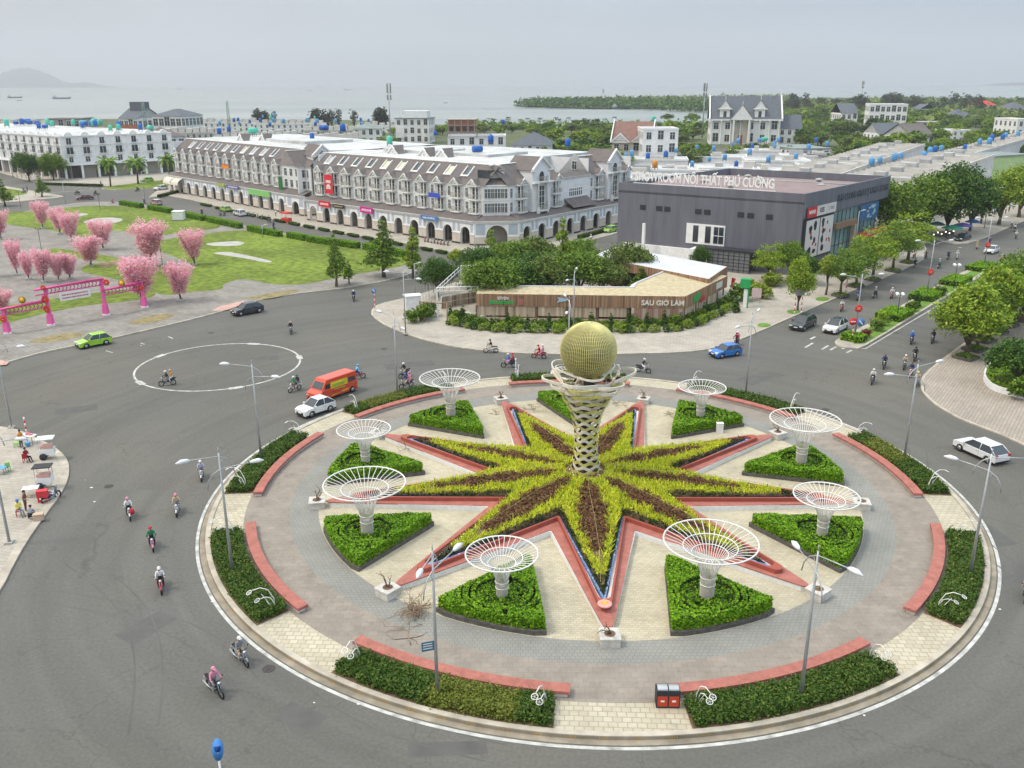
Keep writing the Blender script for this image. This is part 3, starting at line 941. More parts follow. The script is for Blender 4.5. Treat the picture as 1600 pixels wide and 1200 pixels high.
def trellis(R_,Ht,rc=0.42):
 root=empty('funnel_trellis')
 nb=36
 z0=0.3
 KN=((0,.0,rc),(.25,.30,rc),(.5,.50,rc*1.12),(.6,.62,.235*R_),(.7,.72,.30*R_),(.8,.82,.40*R_),(.9,.92,.60*R_),(1.0,1.0,R_))
 def prof(t):
  for(a,za,ra),(c,zc_,rc_)in zip(KN,KN[1:]):
   if t<=c:f=(t-a)/(c-a);return ra+(rc_-ra)*f,z0+(Ht-z0)*(za+(zc_-za)*f)
  return R_,Ht
 b=MB()
 for k in range(nb):
  a=2*math.pi*k/nb
  pts=[(prof(t)[0]*math.cos(a),prof(t)[0]*math.sin(a),prof(t)[1])for t in(0,.25,.45,.52)]
  b.tube(pts,0.028,4,cap=False)
 b.lathe((0,0,z0),[(rc*0.55,0),(rc*0.55,(Ht-z0)*0.34)],16,0)
 b.build('column',mat_twc,root)
 b=MB()
 for k in range(nb):
  a=2*math.pi*k/nb
  pts=[(prof(t)[0]*math.cos(a),prof(t)[0]*math.sin(a),prof(t)[1])for t in(.5,.6,.7,.8,.86,.92,.96,1.0)]
  b.tube(pts,0.026,4,cap=False)
 b.build('bowl_ribs',mat_tw,root)
 for t,rr0 in((1.0,0.055),(0.89,0.035),(0.79,0.03),(0.42,0.03),(0.27,0.03)):
  b=MB();r,z_=prof(t)
  if t<0.5:r+=0.03
  b.tube([(r*math.cos(2*math.pi*i/40),r*math.sin(2*math.pi*i/40),z_)for i in range(41)],rr0,5,cap=False)
  b.build('rim' if t==1.0 else 'hoop',mat_tw,root)
 return root
beds=[template(hedge_bed(i))for i in range(3)]
trs=[template(trellis(2.88,4.65,0.43)),template(trellis(2.25,3.75,0.36))]
where=['nearest right','lower right','right','far right','far side behind the tower','far left','upper left','left','nearest left']
desc={0:'beside the bottom tip of the star on the right',1:'at the right end of the island by the stone planter',2:'at the upper right by the curved red bench',3:'at the far right next to a small white box',4:'directly behind the tower',5:'at the far left near the hidden hedge row',6:'at the upper left in front of the white car',7:'at the left above the long red bench',8:'beside the dry branch pile, with a bare brown patch'}
for k in range(9):
 a=40*k+20
 rz=-math.pi/2+math.radians(a)+PH0
 place(beds[(k*2+1)%3],USED,loc=PO(18.8,a,IZ),rz=rz,label='clipped green triangular hedge bed '+desc[k],cat='hedge',group='hedge beds around the star')
 big=k%2==0 and k!=8
 if k==5 or k==7:big=True
 if k in(6,4,1,3,8):big=False
 place(trs[0 if big else 1],USED,loc=PO(18.8,a,IZ),rz=0.1*k,label=('large' if big else 'smaller')+' white funnel trellis '+desc[k].replace('next to a small white box','rising from the far right hedge').replace(', with a bare brown patch',''),cat='trellis',group='white funnel trellises')
mat_bed=leafmat('bed_foliage',[(0.02,0.05,0.007),(0.045,0.10,0.012),(0.085,0.16,0.02),(0.13,0.17,0.035)],trans=0.15,patch=0.25,pscale=0.7)
mat_bedy=leafmat('bed_foliage_yellow',[(0.08,0.12,0.015),(0.17,0.21,0.03),(0.24,0.24,0.05)],trans=0.2,patch=0.2,pscale=0.8)
def shrub_bed(variant):
 rng=np.random.default_rng(80+variant)
 root=empty('shrub_bed')
 A0,A1=7.0,33.0
 def po(r,a,z=0):
  t=math.radians(a)
  return(r*math.sin(t),-r*math.cos(t),z)
 o_=[po(29.2,A0+(A1-A0)*i/24)for i in range(25)]
 i_=[po(26.98,A0+0.3+(A1-A0-0.6)*i/24)for i in range(25)]
 b=MB();b.ringprism([p[:2]for p in o_],[p[:2]for p in i_],0.16,0.235,0,close=False);b.build('bed_soil',mat_soil,root)
 n=5200 if variant<9 else 4500
 a=rng.uniform(A0+.4,A1-.4,n);r=rng.uniform(27.1,29.05,n)
 f1=np.sin(a*1.1+variant*2)+np.sin(a*2.3+r*2+variant)+np.sin(r*5+a)
 thin=(f1<-1.55)
 keep=~(thin&(rng.random(n)<0.8))
 a,r,f1=a[keep],r[keep],f1[keep]
 h=0.55+0.10*np.sin(a*5.1)*np.sin(r*4)+rng.uniform(-.06,.06,len(a))
 h*=np.clip((29.2-r)/0.25,0.5,1)
 t=np.radians(a)
 base=np.stack([r*np.sin(t),-r*np.cos(t),h],1)
 C=np.repeat(base,9,0)+rng.normal(size=(len(base)*9,3))*[0.10,0.10,0.12]
 ye=np.repeat((a>19)&(a<29)if variant==0 else(rng.random(len(a))<0.04),9)
 quadmesh('shrubs',[(leafquads(C[~ye],0.085,0.4,0.5,rng),0),(leafquads(C[ye],0.085,0.6,0.5,rng),1)],[mat_bed,mat_bedy],root)
 return root
def bench():
 root=empty('curved_bench')
 def po(r,a):
  t=math.radians(a);return(r*math.sin(t),-r*math.cos(t))
 for nm,r0,r1,z0,z1,aa,mt in(('bench_base',26.15,26.65,0.2,0.42,5.9,mat_white),('bench_seat',26.0,26.75,0.42,0.62,5.6,mat_red)):
  o_=[po(r1,aa+(40-2*aa)*i/30)for i in range(31)];i_=[po(r0,aa+(40-2*aa)*i/30)for i in range(31)]
  b=MB();b.ringprism(o_,i_,z0,z1,0,close=False);b.build(nm,mt,root)
 return root
sb=[template(shrub_bed(i))for i in range(3)]
bn=template(bench())
sbd={8:'low dark shrub bed at the bottom left of the island, with a yellow patch',0:'low dark shrub bed at the bottom right beside the litter bins',1:'low dark shrub bed at the right edge of the island',2:'narrow dark shrub bed below the white car at the upper right',3:'thin dark shrub bed on the far right rim',4:'thin dark shrub bed on the far rim behind the sphere',5:'thin dark shrub bed on the far left rim below the orange van',6:'low shrub bed at the upper left opposite the riders',7:'low patchy shrub bed at the left edge with the leaning lamp'}
bnd={8:'long curved red bench at the bottom left of the island',0:'long curved red bench starting at the litter bins',1:'curved red bench at the right edge of the island',2:'curved red bench at the upper right of the island',3:'curved red bench on the far right rim',4:'short visible red bench on the far rim behind the tower',5:'curved red bench on the far left rim',6:'curved red bench at the upper left of the island',7:'curved red bench at the left edge of the island'}
for k in range(9):
 rz=PH0+math.radians(40*k)
 place(sb[(k+1)%3],USED,loc=CEN.copy(),rz=rz,label=sbd[k],cat='shrub bed',group='shrub beds along the island rim')
 place(bn,USED,loc=CEN.copy(),rz=rz,label=bnd[k],cat='bench',group='curved red benches')
mat_marb=M('worn_marble',(0.52,0.50,0.46),0.7,var=0.25,scale=2.5,detail=8,bump=0.3)
mat_twig=M('dry_wood',(0.17,0.115,0.075),0.85,var=0.3,scale=3)
def branchy(b,p,d,L_,r,depth,rng):
 k=4;pts=[p];dirn=d
 for i in range(k):
  dirn=(dirn+Vector(rng.normal(size=3)*0.22)).normalized()
  p=p+dirn*(L_/k);pts.append(p)
 b.tube(pts,[r*(1-0.55*i/k)for i in range(k+1)],5)
 if depth>0:
  for j in range(rng.integers(2,4)):
   q=pts[rng.integers(2,k+1)]
   dd=(dirn+Vector(rng.normal(size=3)*0.6)).normalized()
   branchy(b,q,dd,L_*0.62,r*0.5,depth-1,rng)
pd={0:'at the bottom tip of the star',1:'at the lower right tip of the star',2:'at the right tip of the star',3:'at the upper right tip of the star',4:'at the far right tip of the star',5:'at the far left tip of the star',6:'at the upper left tip of the star',7:'at the left tip of the star',8:'at the lower left tip beside the branch pile'}
for k in range(9):
 rng=np.random.default_rng(300+k)
 root=empty('stone_planter',PO(21.5,40*k,IZ),math.radians(40*k)+PH0,'white stone box planter with dead branches '+pd[k],'planter','stone planters at the star tips')
 b=MB();b.box(-.58,-.58,0,.58,.58,.55);b.box(-.62,-.62,.5,.62,.62,.6,0)
 b.build('box',mat_marb,root)
 b=MB();b.lathe((0,0,.6),[(.34,0),(.34,.015)],12);b.build('soil',mat_soil,root)
 b=MB()
 for j in range(3 if k not in(1,2)else 1):
  branchy(b,Vector((rng.uniform(-.15,.15),rng.uniform(-.15,.15),.6)),Vector((rng.uniform(-.35,.35),rng.uniform(-.35,.35),1)).normalized(),rng.uniform(.5,1.1)if k!=1 else 0.4,0.055,1 if k not in(1,2)else 0,rng)
 b.build('branches',mat_twig,root)
mat_twig2=M('bleached_wood',(0.27,0.19,0.125),0.85,var=0.3,scale=3)
def pile(name,px,n,rad,L_,label,zt=0.5):
 rng=np.random.default_rng(int(px[0]))
 c=G(*px,IZ)
 b=MB()
 for i in range(n):
  a=rng.uniform(0,2*math.pi)
  s0=Vector((rng.normal()*rad*.5,rng.normal()*rad*.5,rng.uniform(0.05,zt)))
  d=Vector((math.cos(a),math.sin(a),rng.uniform(-.25,.25))).normalized()
  branchy(b,s0-d*L_*.4,d,L_*rng.uniform(.6,1.2),0.028,1,rng)
 b.v=[(x,y,max(z_,0.02))for x,y,z_ in b.v]
 o=b.build(name,mat_twig2);o.location=c
 return tag(o,label,'branches')
pile('branch_pile',(648,957),34,0.75,1.5,'heap of cut dry branches on the grey paving by the lower left hedge')
pile('fallen_branch',(632,992),3,0.3,2.6,'long loose dry branch lying on the brown paving below the heap',0.1)
pile('fallen_branch',(832,640),8,0.9,1.6,'scattered dry branches left of the hedge behind the tower',0.2)
pile('fallen_branch',(968,634),6,0.8,1.3,'dry branches lying right of the tower top on the far paving',0.2)
pile('fallen_branch',(1045,648),4,0.4,0.9,'few dry twigs left of the far right hedge bed',0.15)
pile('fallen_branch',(775,646),3,0.4,1.4,'crooked dry stick right of the far left hedge bed',0.1)
pile('fallen_branch',(640,703),5,0.5,1.5,'dry twigs fallen beside the upper left arm of the star',0.1)
pile('fallen_branch',(708,596),3,0.4,1.4,'dry twigs on the cream paving near the upper left trellis',0.1)
o=MB();o.box(-.3,-.22,0,.3,.22,.95);o.box(-.33,-.25,.95,.33,.25,1.0)
o=o.build('utility_box',M('box_white',(0.7,0.7,0.68),0.5));o.location=G(1124,676,IZ)
tag(o,'small white electrical box beside the far right hedge bed','electrical box')
# ---- central tower
tw=empty('lattice_tower',(CEN.x,CEN.y,1.2),0,'tall woven white and yellow band tower rising from the star bed under the golden sphere','sculpture')
mat_bw=M('band_white',(0.64,0.61,0.52),0.5,var=0.12,scale=1.5,detail=8)
mat_by=M('band_yellow',(0.50,0.46,0.15),0.5,var=0.15,scale=1.5,detail=8)
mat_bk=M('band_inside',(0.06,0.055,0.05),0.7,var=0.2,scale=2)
def tr(z):
 pts=((0,1.22),(0.7,1.12),(2.0,.9),(3.4,.88),(4.6,1.0),(5.6,1.22),(6.4,1.6),(7.2,2.0),(7.8,2.4),(8.3,2.8))
 for(a,ra),(c,rc_)in zip(pts,pts[1:]):
  if z<=c:return ra+(rc_-ra)*(z-a)/(c-a)
 return pts[-1][1]
NB=21
for i in range(NB):
 zc=0.25+i*7.6/(NB-1)
 ww,th=0.27,0.03
 b=MB();nseg=64;waves=6
 vs=[]
 for j in range(nseg):
  t=2*math.pi*j/nseg
  ph=math.pi*(i%2)
  zz=zc+(0.10+0.004*i)*math.sin(waves*t+ph)
  r=tr(zz)*(1+0.03*math.sin(waves*t+ph)+(0.02+.004*i)*math.cos(3*t+math.pi*(i%2)))+0.03*(i%2)
  ct,st=math.cos(t),math.sin(t)
  for rr0,z_ in((r,zz-ww/2),(r+.02,zz+ww/2),(r-th,zz+ww/2),(r-th-.02,zz-ww/2)):
   vs.append((rr0*ct,rr0*st,z_))
 fs=[(4*j+q,4*((j+1)%nseg)+q,4*((j+1)%nseg)+(q+1)%4,4*j+(q+1)%4)for j in range(nseg)for q in range(4)]
 b.add(vs,fs,0,False)
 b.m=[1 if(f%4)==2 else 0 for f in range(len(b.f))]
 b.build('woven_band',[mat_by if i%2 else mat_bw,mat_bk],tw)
def tri_loop(R_,rot,z,tilt,w_,th,mat,nm='crown_loop'):
 b=MB();n=60;vs=[]
 for j in range(n):
  t=2*math.pi*j/n
  r=R_*(0.56+0.44*(0.5+0.5*math.cos(3*t))**1.7)
  x,y=r*math.cos(t+rot),r*math.sin(t+rot)
  zz=z+tilt*math.cos(3*t)
  k=Vector((x,y,0)).normalized()
  for rr0,dz in((0,-w_/2),(0,w_/2),(-th,w_/2),(-th,-w_/2)):
   vs.append((x+k.x*rr0,y+k.y*rr0,zz+dz))
 b.add(vs,[(4*j+q,4*((j+1)%n)+q,4*((j+1)%n)+(q+1)%4,4*j+(q+1)%4)for j in range(n)for q in range(4)],0,False)
 b.build(nm,mat,tw)
tri_loop(3.9,math.radians(8),8.55,0.28,0.24,0.10,mat_bw)
tri_loop(3.7,math.radians(68),8.30,0.25,0.22,0.10,mat_bw)
tri_loop(3.1,math.radians(8),7.95,0.2,0.22,0.10,mat_by)
tri_loop(3.0,math.radians(68),7.65,0.2,0.22,0.10,mat_bw)
tri_loop(2.6,math.radians(8),7.3,0.18,0.2,0.09,mat_by)
tri_loop(2.7,math.radians(38),8.9,0.1,0.16,0.08,mat_bw)
mat_cr=M('strut_cream',(0.60,0.50,0.40),0.55,var=0.15,scale=2)
for k in range(3):
 a=math.radians(68+120*k)
 b=MB();b.tube([(2.9*math.cos(a),2.9*math.sin(a),9.1),(1.9*math.cos(a+.5),1.9*math.sin(a+.5),7.6),(1.25*math.cos(a+.9),1.25*math.sin(a+.9),5.9)],0.09,6);b.build('strut',mat_cr,tw)
 a+=1.05
 b=MB();b.tube([(2.6*math.cos(a),2.6*math.sin(a),9.1),(1.7*math.cos(a-.5),1.7*math.sin(a-.5),7.5),(1.15*math.cos(a-.9),1.15*math.sin(a-.9),6.0)],0.07,6);b.build('strut',mat_cr,tw)
b=MB();b.lathe((0,0,-.5),[(0.34,0),(0.34,9.2)],10);b.build('core_pole',mat_bk,tw)
for k in range(7):
 a=2*math.pi*k/7+.2;a2=a+0.45
 b=MB();b.tube([(1.3*math.cos(a),1.3*math.sin(a),0.45),(1.42*math.cos(a2),1.42*math.sin(a2),-.25),(1.3*math.cos(a2+.45),1.3*math.sin(a2+.45),.45)],0.06,5);b.build('foot_brace',mat_bw,tw)
SR,SZ=2.2,11.88
sp=empty('golden_sphere',(CEN.x,CEN.y,SZ),0,'big golden sphere of thin ribs on top of the woven tower','sculpture')
mat_gd=M('gold_ribs',(0.66,0.61,0.27),0.4,metal=0.15,var=0.12,scale=1.2,detail=6)
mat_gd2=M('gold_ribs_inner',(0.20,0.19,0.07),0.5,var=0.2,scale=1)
b=MB()
for k in range(84):
 a=2*math.pi*k/84
 pts=[(SR*math.sin(t)*math.cos(a),SR*math.sin(t)*math.sin(a),SR*math.cos(t))for t in[math.pi*(0.03+0.94*i/18)for i in range(19)]]
 b.tube(pts,0.034,3,cap=False)
b.build('meridian_ribs',mat_gd,sp)
b=MB()
for k in range(1,22):
 t=math.pi*k/22
 r=(SR-.03)*math.sin(t);z_=(SR-.03)*math.cos(t)
 wob=0.06 if k>8 else 0.02
 b.tube([(r*math.cos(2*math.pi*i/60),r*math.sin(2*math.pi*i/60),z_+wob*math.sin(i*.9+k))for i in range(61)],0.02,3,cap=False)
b.build('hoops',mat_gd,sp)
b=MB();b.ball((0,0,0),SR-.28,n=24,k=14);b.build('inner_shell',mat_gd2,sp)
b=MB();b.lathe((0,0,SR-.05),[(.22,0),(.14,.1),(.02,.12)],10);b.build('cap',mat_gd,sp)
# ================ SHOPHOUSE BLOCKS
mat_wg=M('wall_grey_white',(0.72,0.725,0.73),0.8,var=0.10,scale=0.4,world=True,var2=0.08,scale2=3)
mat_ww=M('wall_white',(0.74,0.745,0.74),0.8,var=0.08,scale=0.3,world=True,var2=0.10,scale2=2)
mat_pc=M('pier_cream',(0.56,0.50,0.43),0.8,var=0.12,scale=0.8,world=True)
mat_tr=M('trim_white',(0.76,0.76,0.74),0.7,var=0.10,scale=1.0,world=True,detail=8)
mat_pb=M('panel_blue_grey',(0.42,0.47,0.53),0.8,var=0.1,scale=1.0,world=True)
mat_rail=M('rail_beige',(0.45,0.42,0.36),0.6,var=0.2,scale=2,world=True)
mat_gl=M('dark_glass',(0.035,0.045,0.055),0.12,var=0.5,scale=0.3,world=True,spec=0.7)
mat_gl2=M('shopfront_glass',(0.07,0.07,0.065),0.25,var=0.6,scale=0.5,world=True)
mat_shut=M('shutter',(0.36,0.33,0.28),0.6,var=0.15,scale=0.8,world=True)
def tiled(name,c,sc=2.2):
 m,t,b=_nt(name)
 L=t.links.new;N=t.nodes.new
 p=N('ShaderNodeNewGeometry').outputs['Position']
 n=N('ShaderNodeTexNoise');n.inputs['Scale'].default_value=0.7;n.inputs['Detail'].default_value=8;L(p,n.inputs['Vector'])
 wv=N('ShaderNodeTexWave');wv.bands_direction='Z';wv.inputs['Scale'].default_value=sc;wv.inputs['Distortion'].default_value=0.4;L(p,wv.inputs['Vector'])
 a=N('ShaderNodeMapRange');a.inputs[3].default_value=0.82;a.inputs[4].default_value=1.08;L(wv.outputs[0],a.inputs[0])
 r=N('ShaderNodeMapRange');r.inputs[1].default_value=.3;r.inputs[2].default_value=.7;r.inputs[3].default_value=0.84;r.inputs[4].default_value=1.16;L(n.outputs[0],r.inputs[0])
 mm=N('ShaderNodeMath');mm.operation='MULTIPLY';L(a.outputs[0],mm.inputs[0]);L(r.outputs[0],mm.inputs[1])
 v=N('ShaderNodeVectorMath');v.operation='SCALE';v.inputs[0].default_value=c;L(mm.outputs[0],v.inputs['Scale']);L(v.outputs[0],b.inputs['Base Color'])
 b.inputs['Roughness'].default_value=0.8
 return m
mat_rb=tiled('roof_brown',(0.135,0.115,0.108))
mat_rgrey=tiled('roof_slate',(0.10,0.115,0.135))
mat_rred=tiled('roof_red',(0.22,0.12,0.095))
mat_flat=M('flat_roof',(0.50,0.51,0.50),0.85,var=0.28,scale=0.25,world=True,detail=10,var2=0.12,scale2=0.06)
def frame(P,Q):
 """x along the facade from P to Q as seen from the street, y into the building."""
 P=Vector((P[0],P[1],0));Q=Vector((Q[0],Q[1],0))
 d=(Q-P);L=d.length;d.normalize()
 y=Vector((-d.y,d.x,0))
 return Matrix(((d.x,y.x,0,P.x),(d.y,y.y,0,P.y),(0,0,1,0),(0,0,0,1))),L
class Block:
 def __init__(s,root):
  s.root=root
  s.g={}
  s.T=Matrix()
 def mb(s,k):
  if k not in s.g:s.g[k]=MB()
  s.g[k].T=s.T
  return s.g[k]
 def finish(s,table):
  for k in s.g:
   kk=k.rstrip('0123456789')
   if kk in table:s.g[k].build(table[kk][0],table[kk][1],s.root)
 def inst(s,t,x,y,z,sx=1,sz=1,rz=0):
  o=dup(t,s.root)
  o.matrix_local=s.T@Matrix.Translation((x,y,z))@Matrix.Rotation(rz,4,'Z')@Matrix.Diagonal((sx,1,sz,1))
  return o
HIDE=[]
def proto(name,fn):
 r=bpy.data.objects.new(name,None)
 o=fn(name)
 bpy.data.objects.remove(r)
 HIDE.append(o)
 return template(o)
def p_window(w_=0.9,h=1.9,arch=False):
 def f(name):
  b=MB()
  b.box(-w_/2-.1,-.06,-.1,-w_/2,.0,h+.1,0);b.box(w_/2,-.06,-.1,w_/2+.1,0,h+.1,0)
  b.box(-w_/2,-.06,h,w_/2,0,h+.14,0);b.box(-w_/2-.14,-.10,-.16,w_/2+.14,0,-.1,0)
  b.box(-w_/2,-.02,-.1,w_/2,-.005,h,1)
  b.box(-.03,-.045,-.1,.03,-.021,h,0);b.box(-w_/2,-.045,h*.62,w_/2,-.021,h*.62+.05,0)
  return b.build(name,[mat_tr,mat_gl])
 return f
W_NAR=proto('window',p_window(0.7,1.75))
W_MED=proto('window',p_window(1.3,1.7))
W_DOOR=proto('window',p_window(1.5,2.15))
def f_balcony(name):
 b=MB()
 pts=[(-1.5,0),(-1.15,-.95),(1.15,-.95),(1.5,0)]
 b.prism([(-1.6,0),(-1.22,-1.08),(1.22,-1.08),(1.6,0)],-.22,0,0)
 b.prism([(-1.3,0),(-1.0,-.8),(1.0,-.8),(1.3,0)],-.42,-.22,0)
 for(a,c)in zip(pts,pts[1:]):
  a,c=Vector((*a,0)),Vector((*c,0));n=max(3,int((c-a).length/0.2))
  b.tube([a+Vector((0,0,.95)),c+Vector((0,0,.95))],.045,4,1)
  for i in range(n+1):
   p=a+(c-a)*i/n
   b.tube([p,p+Vector((0,0,.95))],.032,4,1)
 return b.build(name,[mat_tr,mat_rail])
BALC=proto('balcony',f_balcony)
def f_column(name):
 b=MB();b.lathe((0,0,0),[(.2,0),(.2,.25),(.14,.3),(.12,2.45),(.19,2.55),(.2,2.7)],8)
 return b.build(name,mat_tr)
COLM=proto('column',f_column)
def f_gable(name):
 b=MB();w_,h,d=1.55,1.15,2.6
 b.add([(-w_*.82,-1.0,0),(w_*.82,-1.0,0),(0,-1.0,h*.82)],[(0,1,2)],0,False)
 b.add([(-w_,-1.2,-.08),(0,-1.2,h),(0,d,h),(-w_,d*.2,-.08)],[(0,1,2,3)],1,False)
 b.add([(w_,-1.2,-.08),(0,-1.2,h),(0,d,h),(w_,d*.2,-.08)],[(3,2,1,0)],1,False)
 for s_ in(-1,1):
  b.add([(s_*w_,-1.22,-.16),(s_*(w_-.3),-1.22,-.16),(0,-1.22,h-.30),(0,-1.22,h+.04)],[(0,1,2,3)if s_<0 else(3,2,1,0)],0,False)
  b.add([(s_*w_,-1.22,-.16),(0,-1.22,h+.04),(0,-1.0,h+.04),(s_*w_,-1.0,-.16)],[(0,1,2,3)if s_>0 else(3,2,1,0)],0,False)
 b.box(-w_,-1.15,-.3,w_,0,-.1,0)
 b.lathe((0,-1.06,.28),[(.01,0),(.22,.05),(.22,.12),(.01,.2)],8,0)
 return b.build(name,[mat_tr,mat_rb])
GABL=proto('dormer',f_gable)
def arch_wall(b,x0,x1,z0,z1,cx,hw,zs,y=0.0,th=0.5,mi=0,n=8):
 """Wall panel from x0 to x1 with an arched opening down to z0."""
 for yy,fl in((y,False),(y+th,True)):
  F_=[]
  V=[(x0,yy,z0),(cx-hw,yy,z0),(cx-hw,yy,zs),(x0,yy,zs)]
  b.add(V,[(0,1,2,3)]if not fl else[(3,2,1,0)],mi,False)
  V=[(cx+hw,yy,z0),(x1,yy,z0),(x1,yy,zs),(cx+hw,yy,zs)]
  b.add(V,[(0,1,2,3)]if not fl else[(3,2,1,0)],mi,False)
  arc=[(cx-hw*math.cos(math.pi*i/n),yy,zs+hw*math.sin(math.pi*i/n))for i in range(n+1)]
  top=[(x0,yy,z1)]+[(cx-hw*math.cos(math.pi*i/n),yy,z1)for i in range(1,n)]+[(x1,yy,z1)]
  V=arc+top
  fs=[(i,i+1,n+2+i,n+1+i)for i in range(n)]
  b.add(V,fs if not fl else[f[::-1]for f in fs],mi,False)
  b.add([(x0,yy,zs),arc[0],(x0,yy,z1)],[(0,1,2)]if not fl else[(2,1,0)],mi,False)
  b.add([arc[-1],(x1,yy,zs),(x1,yy,z1)],[(0,1,2)]if not fl else[(2,1,0)],mi,False)
 pts=[(cx-hw,z0),(cx-hw,zs)]+[(cx-hw*math.cos(math.pi*i/n),zs+hw*math.sin(math.pi*i/n))for i in range(1,n)]+[(cx+hw,zs),(cx+hw,z0)]
 V=[(p[0],y,p[1])for p in pts]+[(p[0],y+th,p[1])for p in pts]
 m=len(pts)
 b.add(V,[(i,i+1,m+i+1,m+i)for i in range(m-1)],mi,False)
def archivolt(b,cx,hw,zs,y,w_=0.16,n=10,mi=0):
 V=[]
 for i in range(n+1):
  a=math.pi*i/n
  for r,yy in((hw,y-.06),(hw+w_,y-.06),(hw+w_,y)):
   V.append((cx-r*math.cos(a),yy,zs+r*math.sin(a)))
 b.add(V,[(3*i,3*i+3,3*i+4,3*i+1)for i in range(n)]+[(3*i+1,3*i+4,3*i+5,3*i+2)for i in range(n)],mi,False)
AZ=4.75
def arcade_bay(B,x0,x1,hw=1.3,zs=2.45,back=True,base=0.12):
 cx=(x0+x1)/2
 hw=min(hw,(x1-x0)/2-.55)
 arch_wall(B.mb('arc'),x0,x1,base+0.0,AZ,cx,hw,zs,0,.45,0)
 archivolt(B.mb('trim'),cx,hw,zs,0)
 t=B.mb('pier')
 t.box(x0+.02,-.12,base,cx-hw-.06,.0-.004,zs-.15,0);t.box(cx+hw+.06,-.12,base,x1-.02,-.004,zs-.15,0)
 t.box(x0+.02,-.16,base,cx-hw-.04,-.12,base+.35,1);t.box(cx+hw+.04,-.16,base,x1-.02,-.12,base+.35,1)
 B.mb('trim').box(x0+.0,-.18,zs-.15,cx-hw-.02,.0,zs,0);B.mb('trim').box(cx+hw+.02,-.18,zs-.15,x1,0,zs,0)
 p=B.mb('panel')
 p.box(x0+.35,-.03,zs+.25,cx-hw-.2,-.004,AZ-.35,0);p.box(cx+hw+.2,-.03,zs+.25,x1-.35,-.004,AZ-.35,0)
 p.box(x0+.35,-.03,AZ-.42,x1-.35,-.006,AZ-.28,0)
 if back:
  B.mb('shop').box(x0,2.6,base,x1,2.7,AZ,0)
  for i in range(3):
   xx=x0+(x1-x0)*(i+.5)/3
   B.mb('shopt%d'%len(B.g)).box(xx-.55,2.52,base,xx+.55,2.596,3.0,(int(x0*7)+i)%2)
def lean_roof(B,x0,x1,y0=-.35,y1=2.65,z0=5.12,z1=6.15):
 B.mb('trim').box(x0,-.22,AZ,x1,.5,4.98,0);B.mb('trim').box(x0,-.38,4.98,x1,.4,5.10,0)
 B.mb('roof').add([(x0,y0,z0),(x1,y0,z0),(x1,y1,z1),(x0,y1,z1)],[(0,1,2,3)],0,False)
WY=2.65
WT=11.9
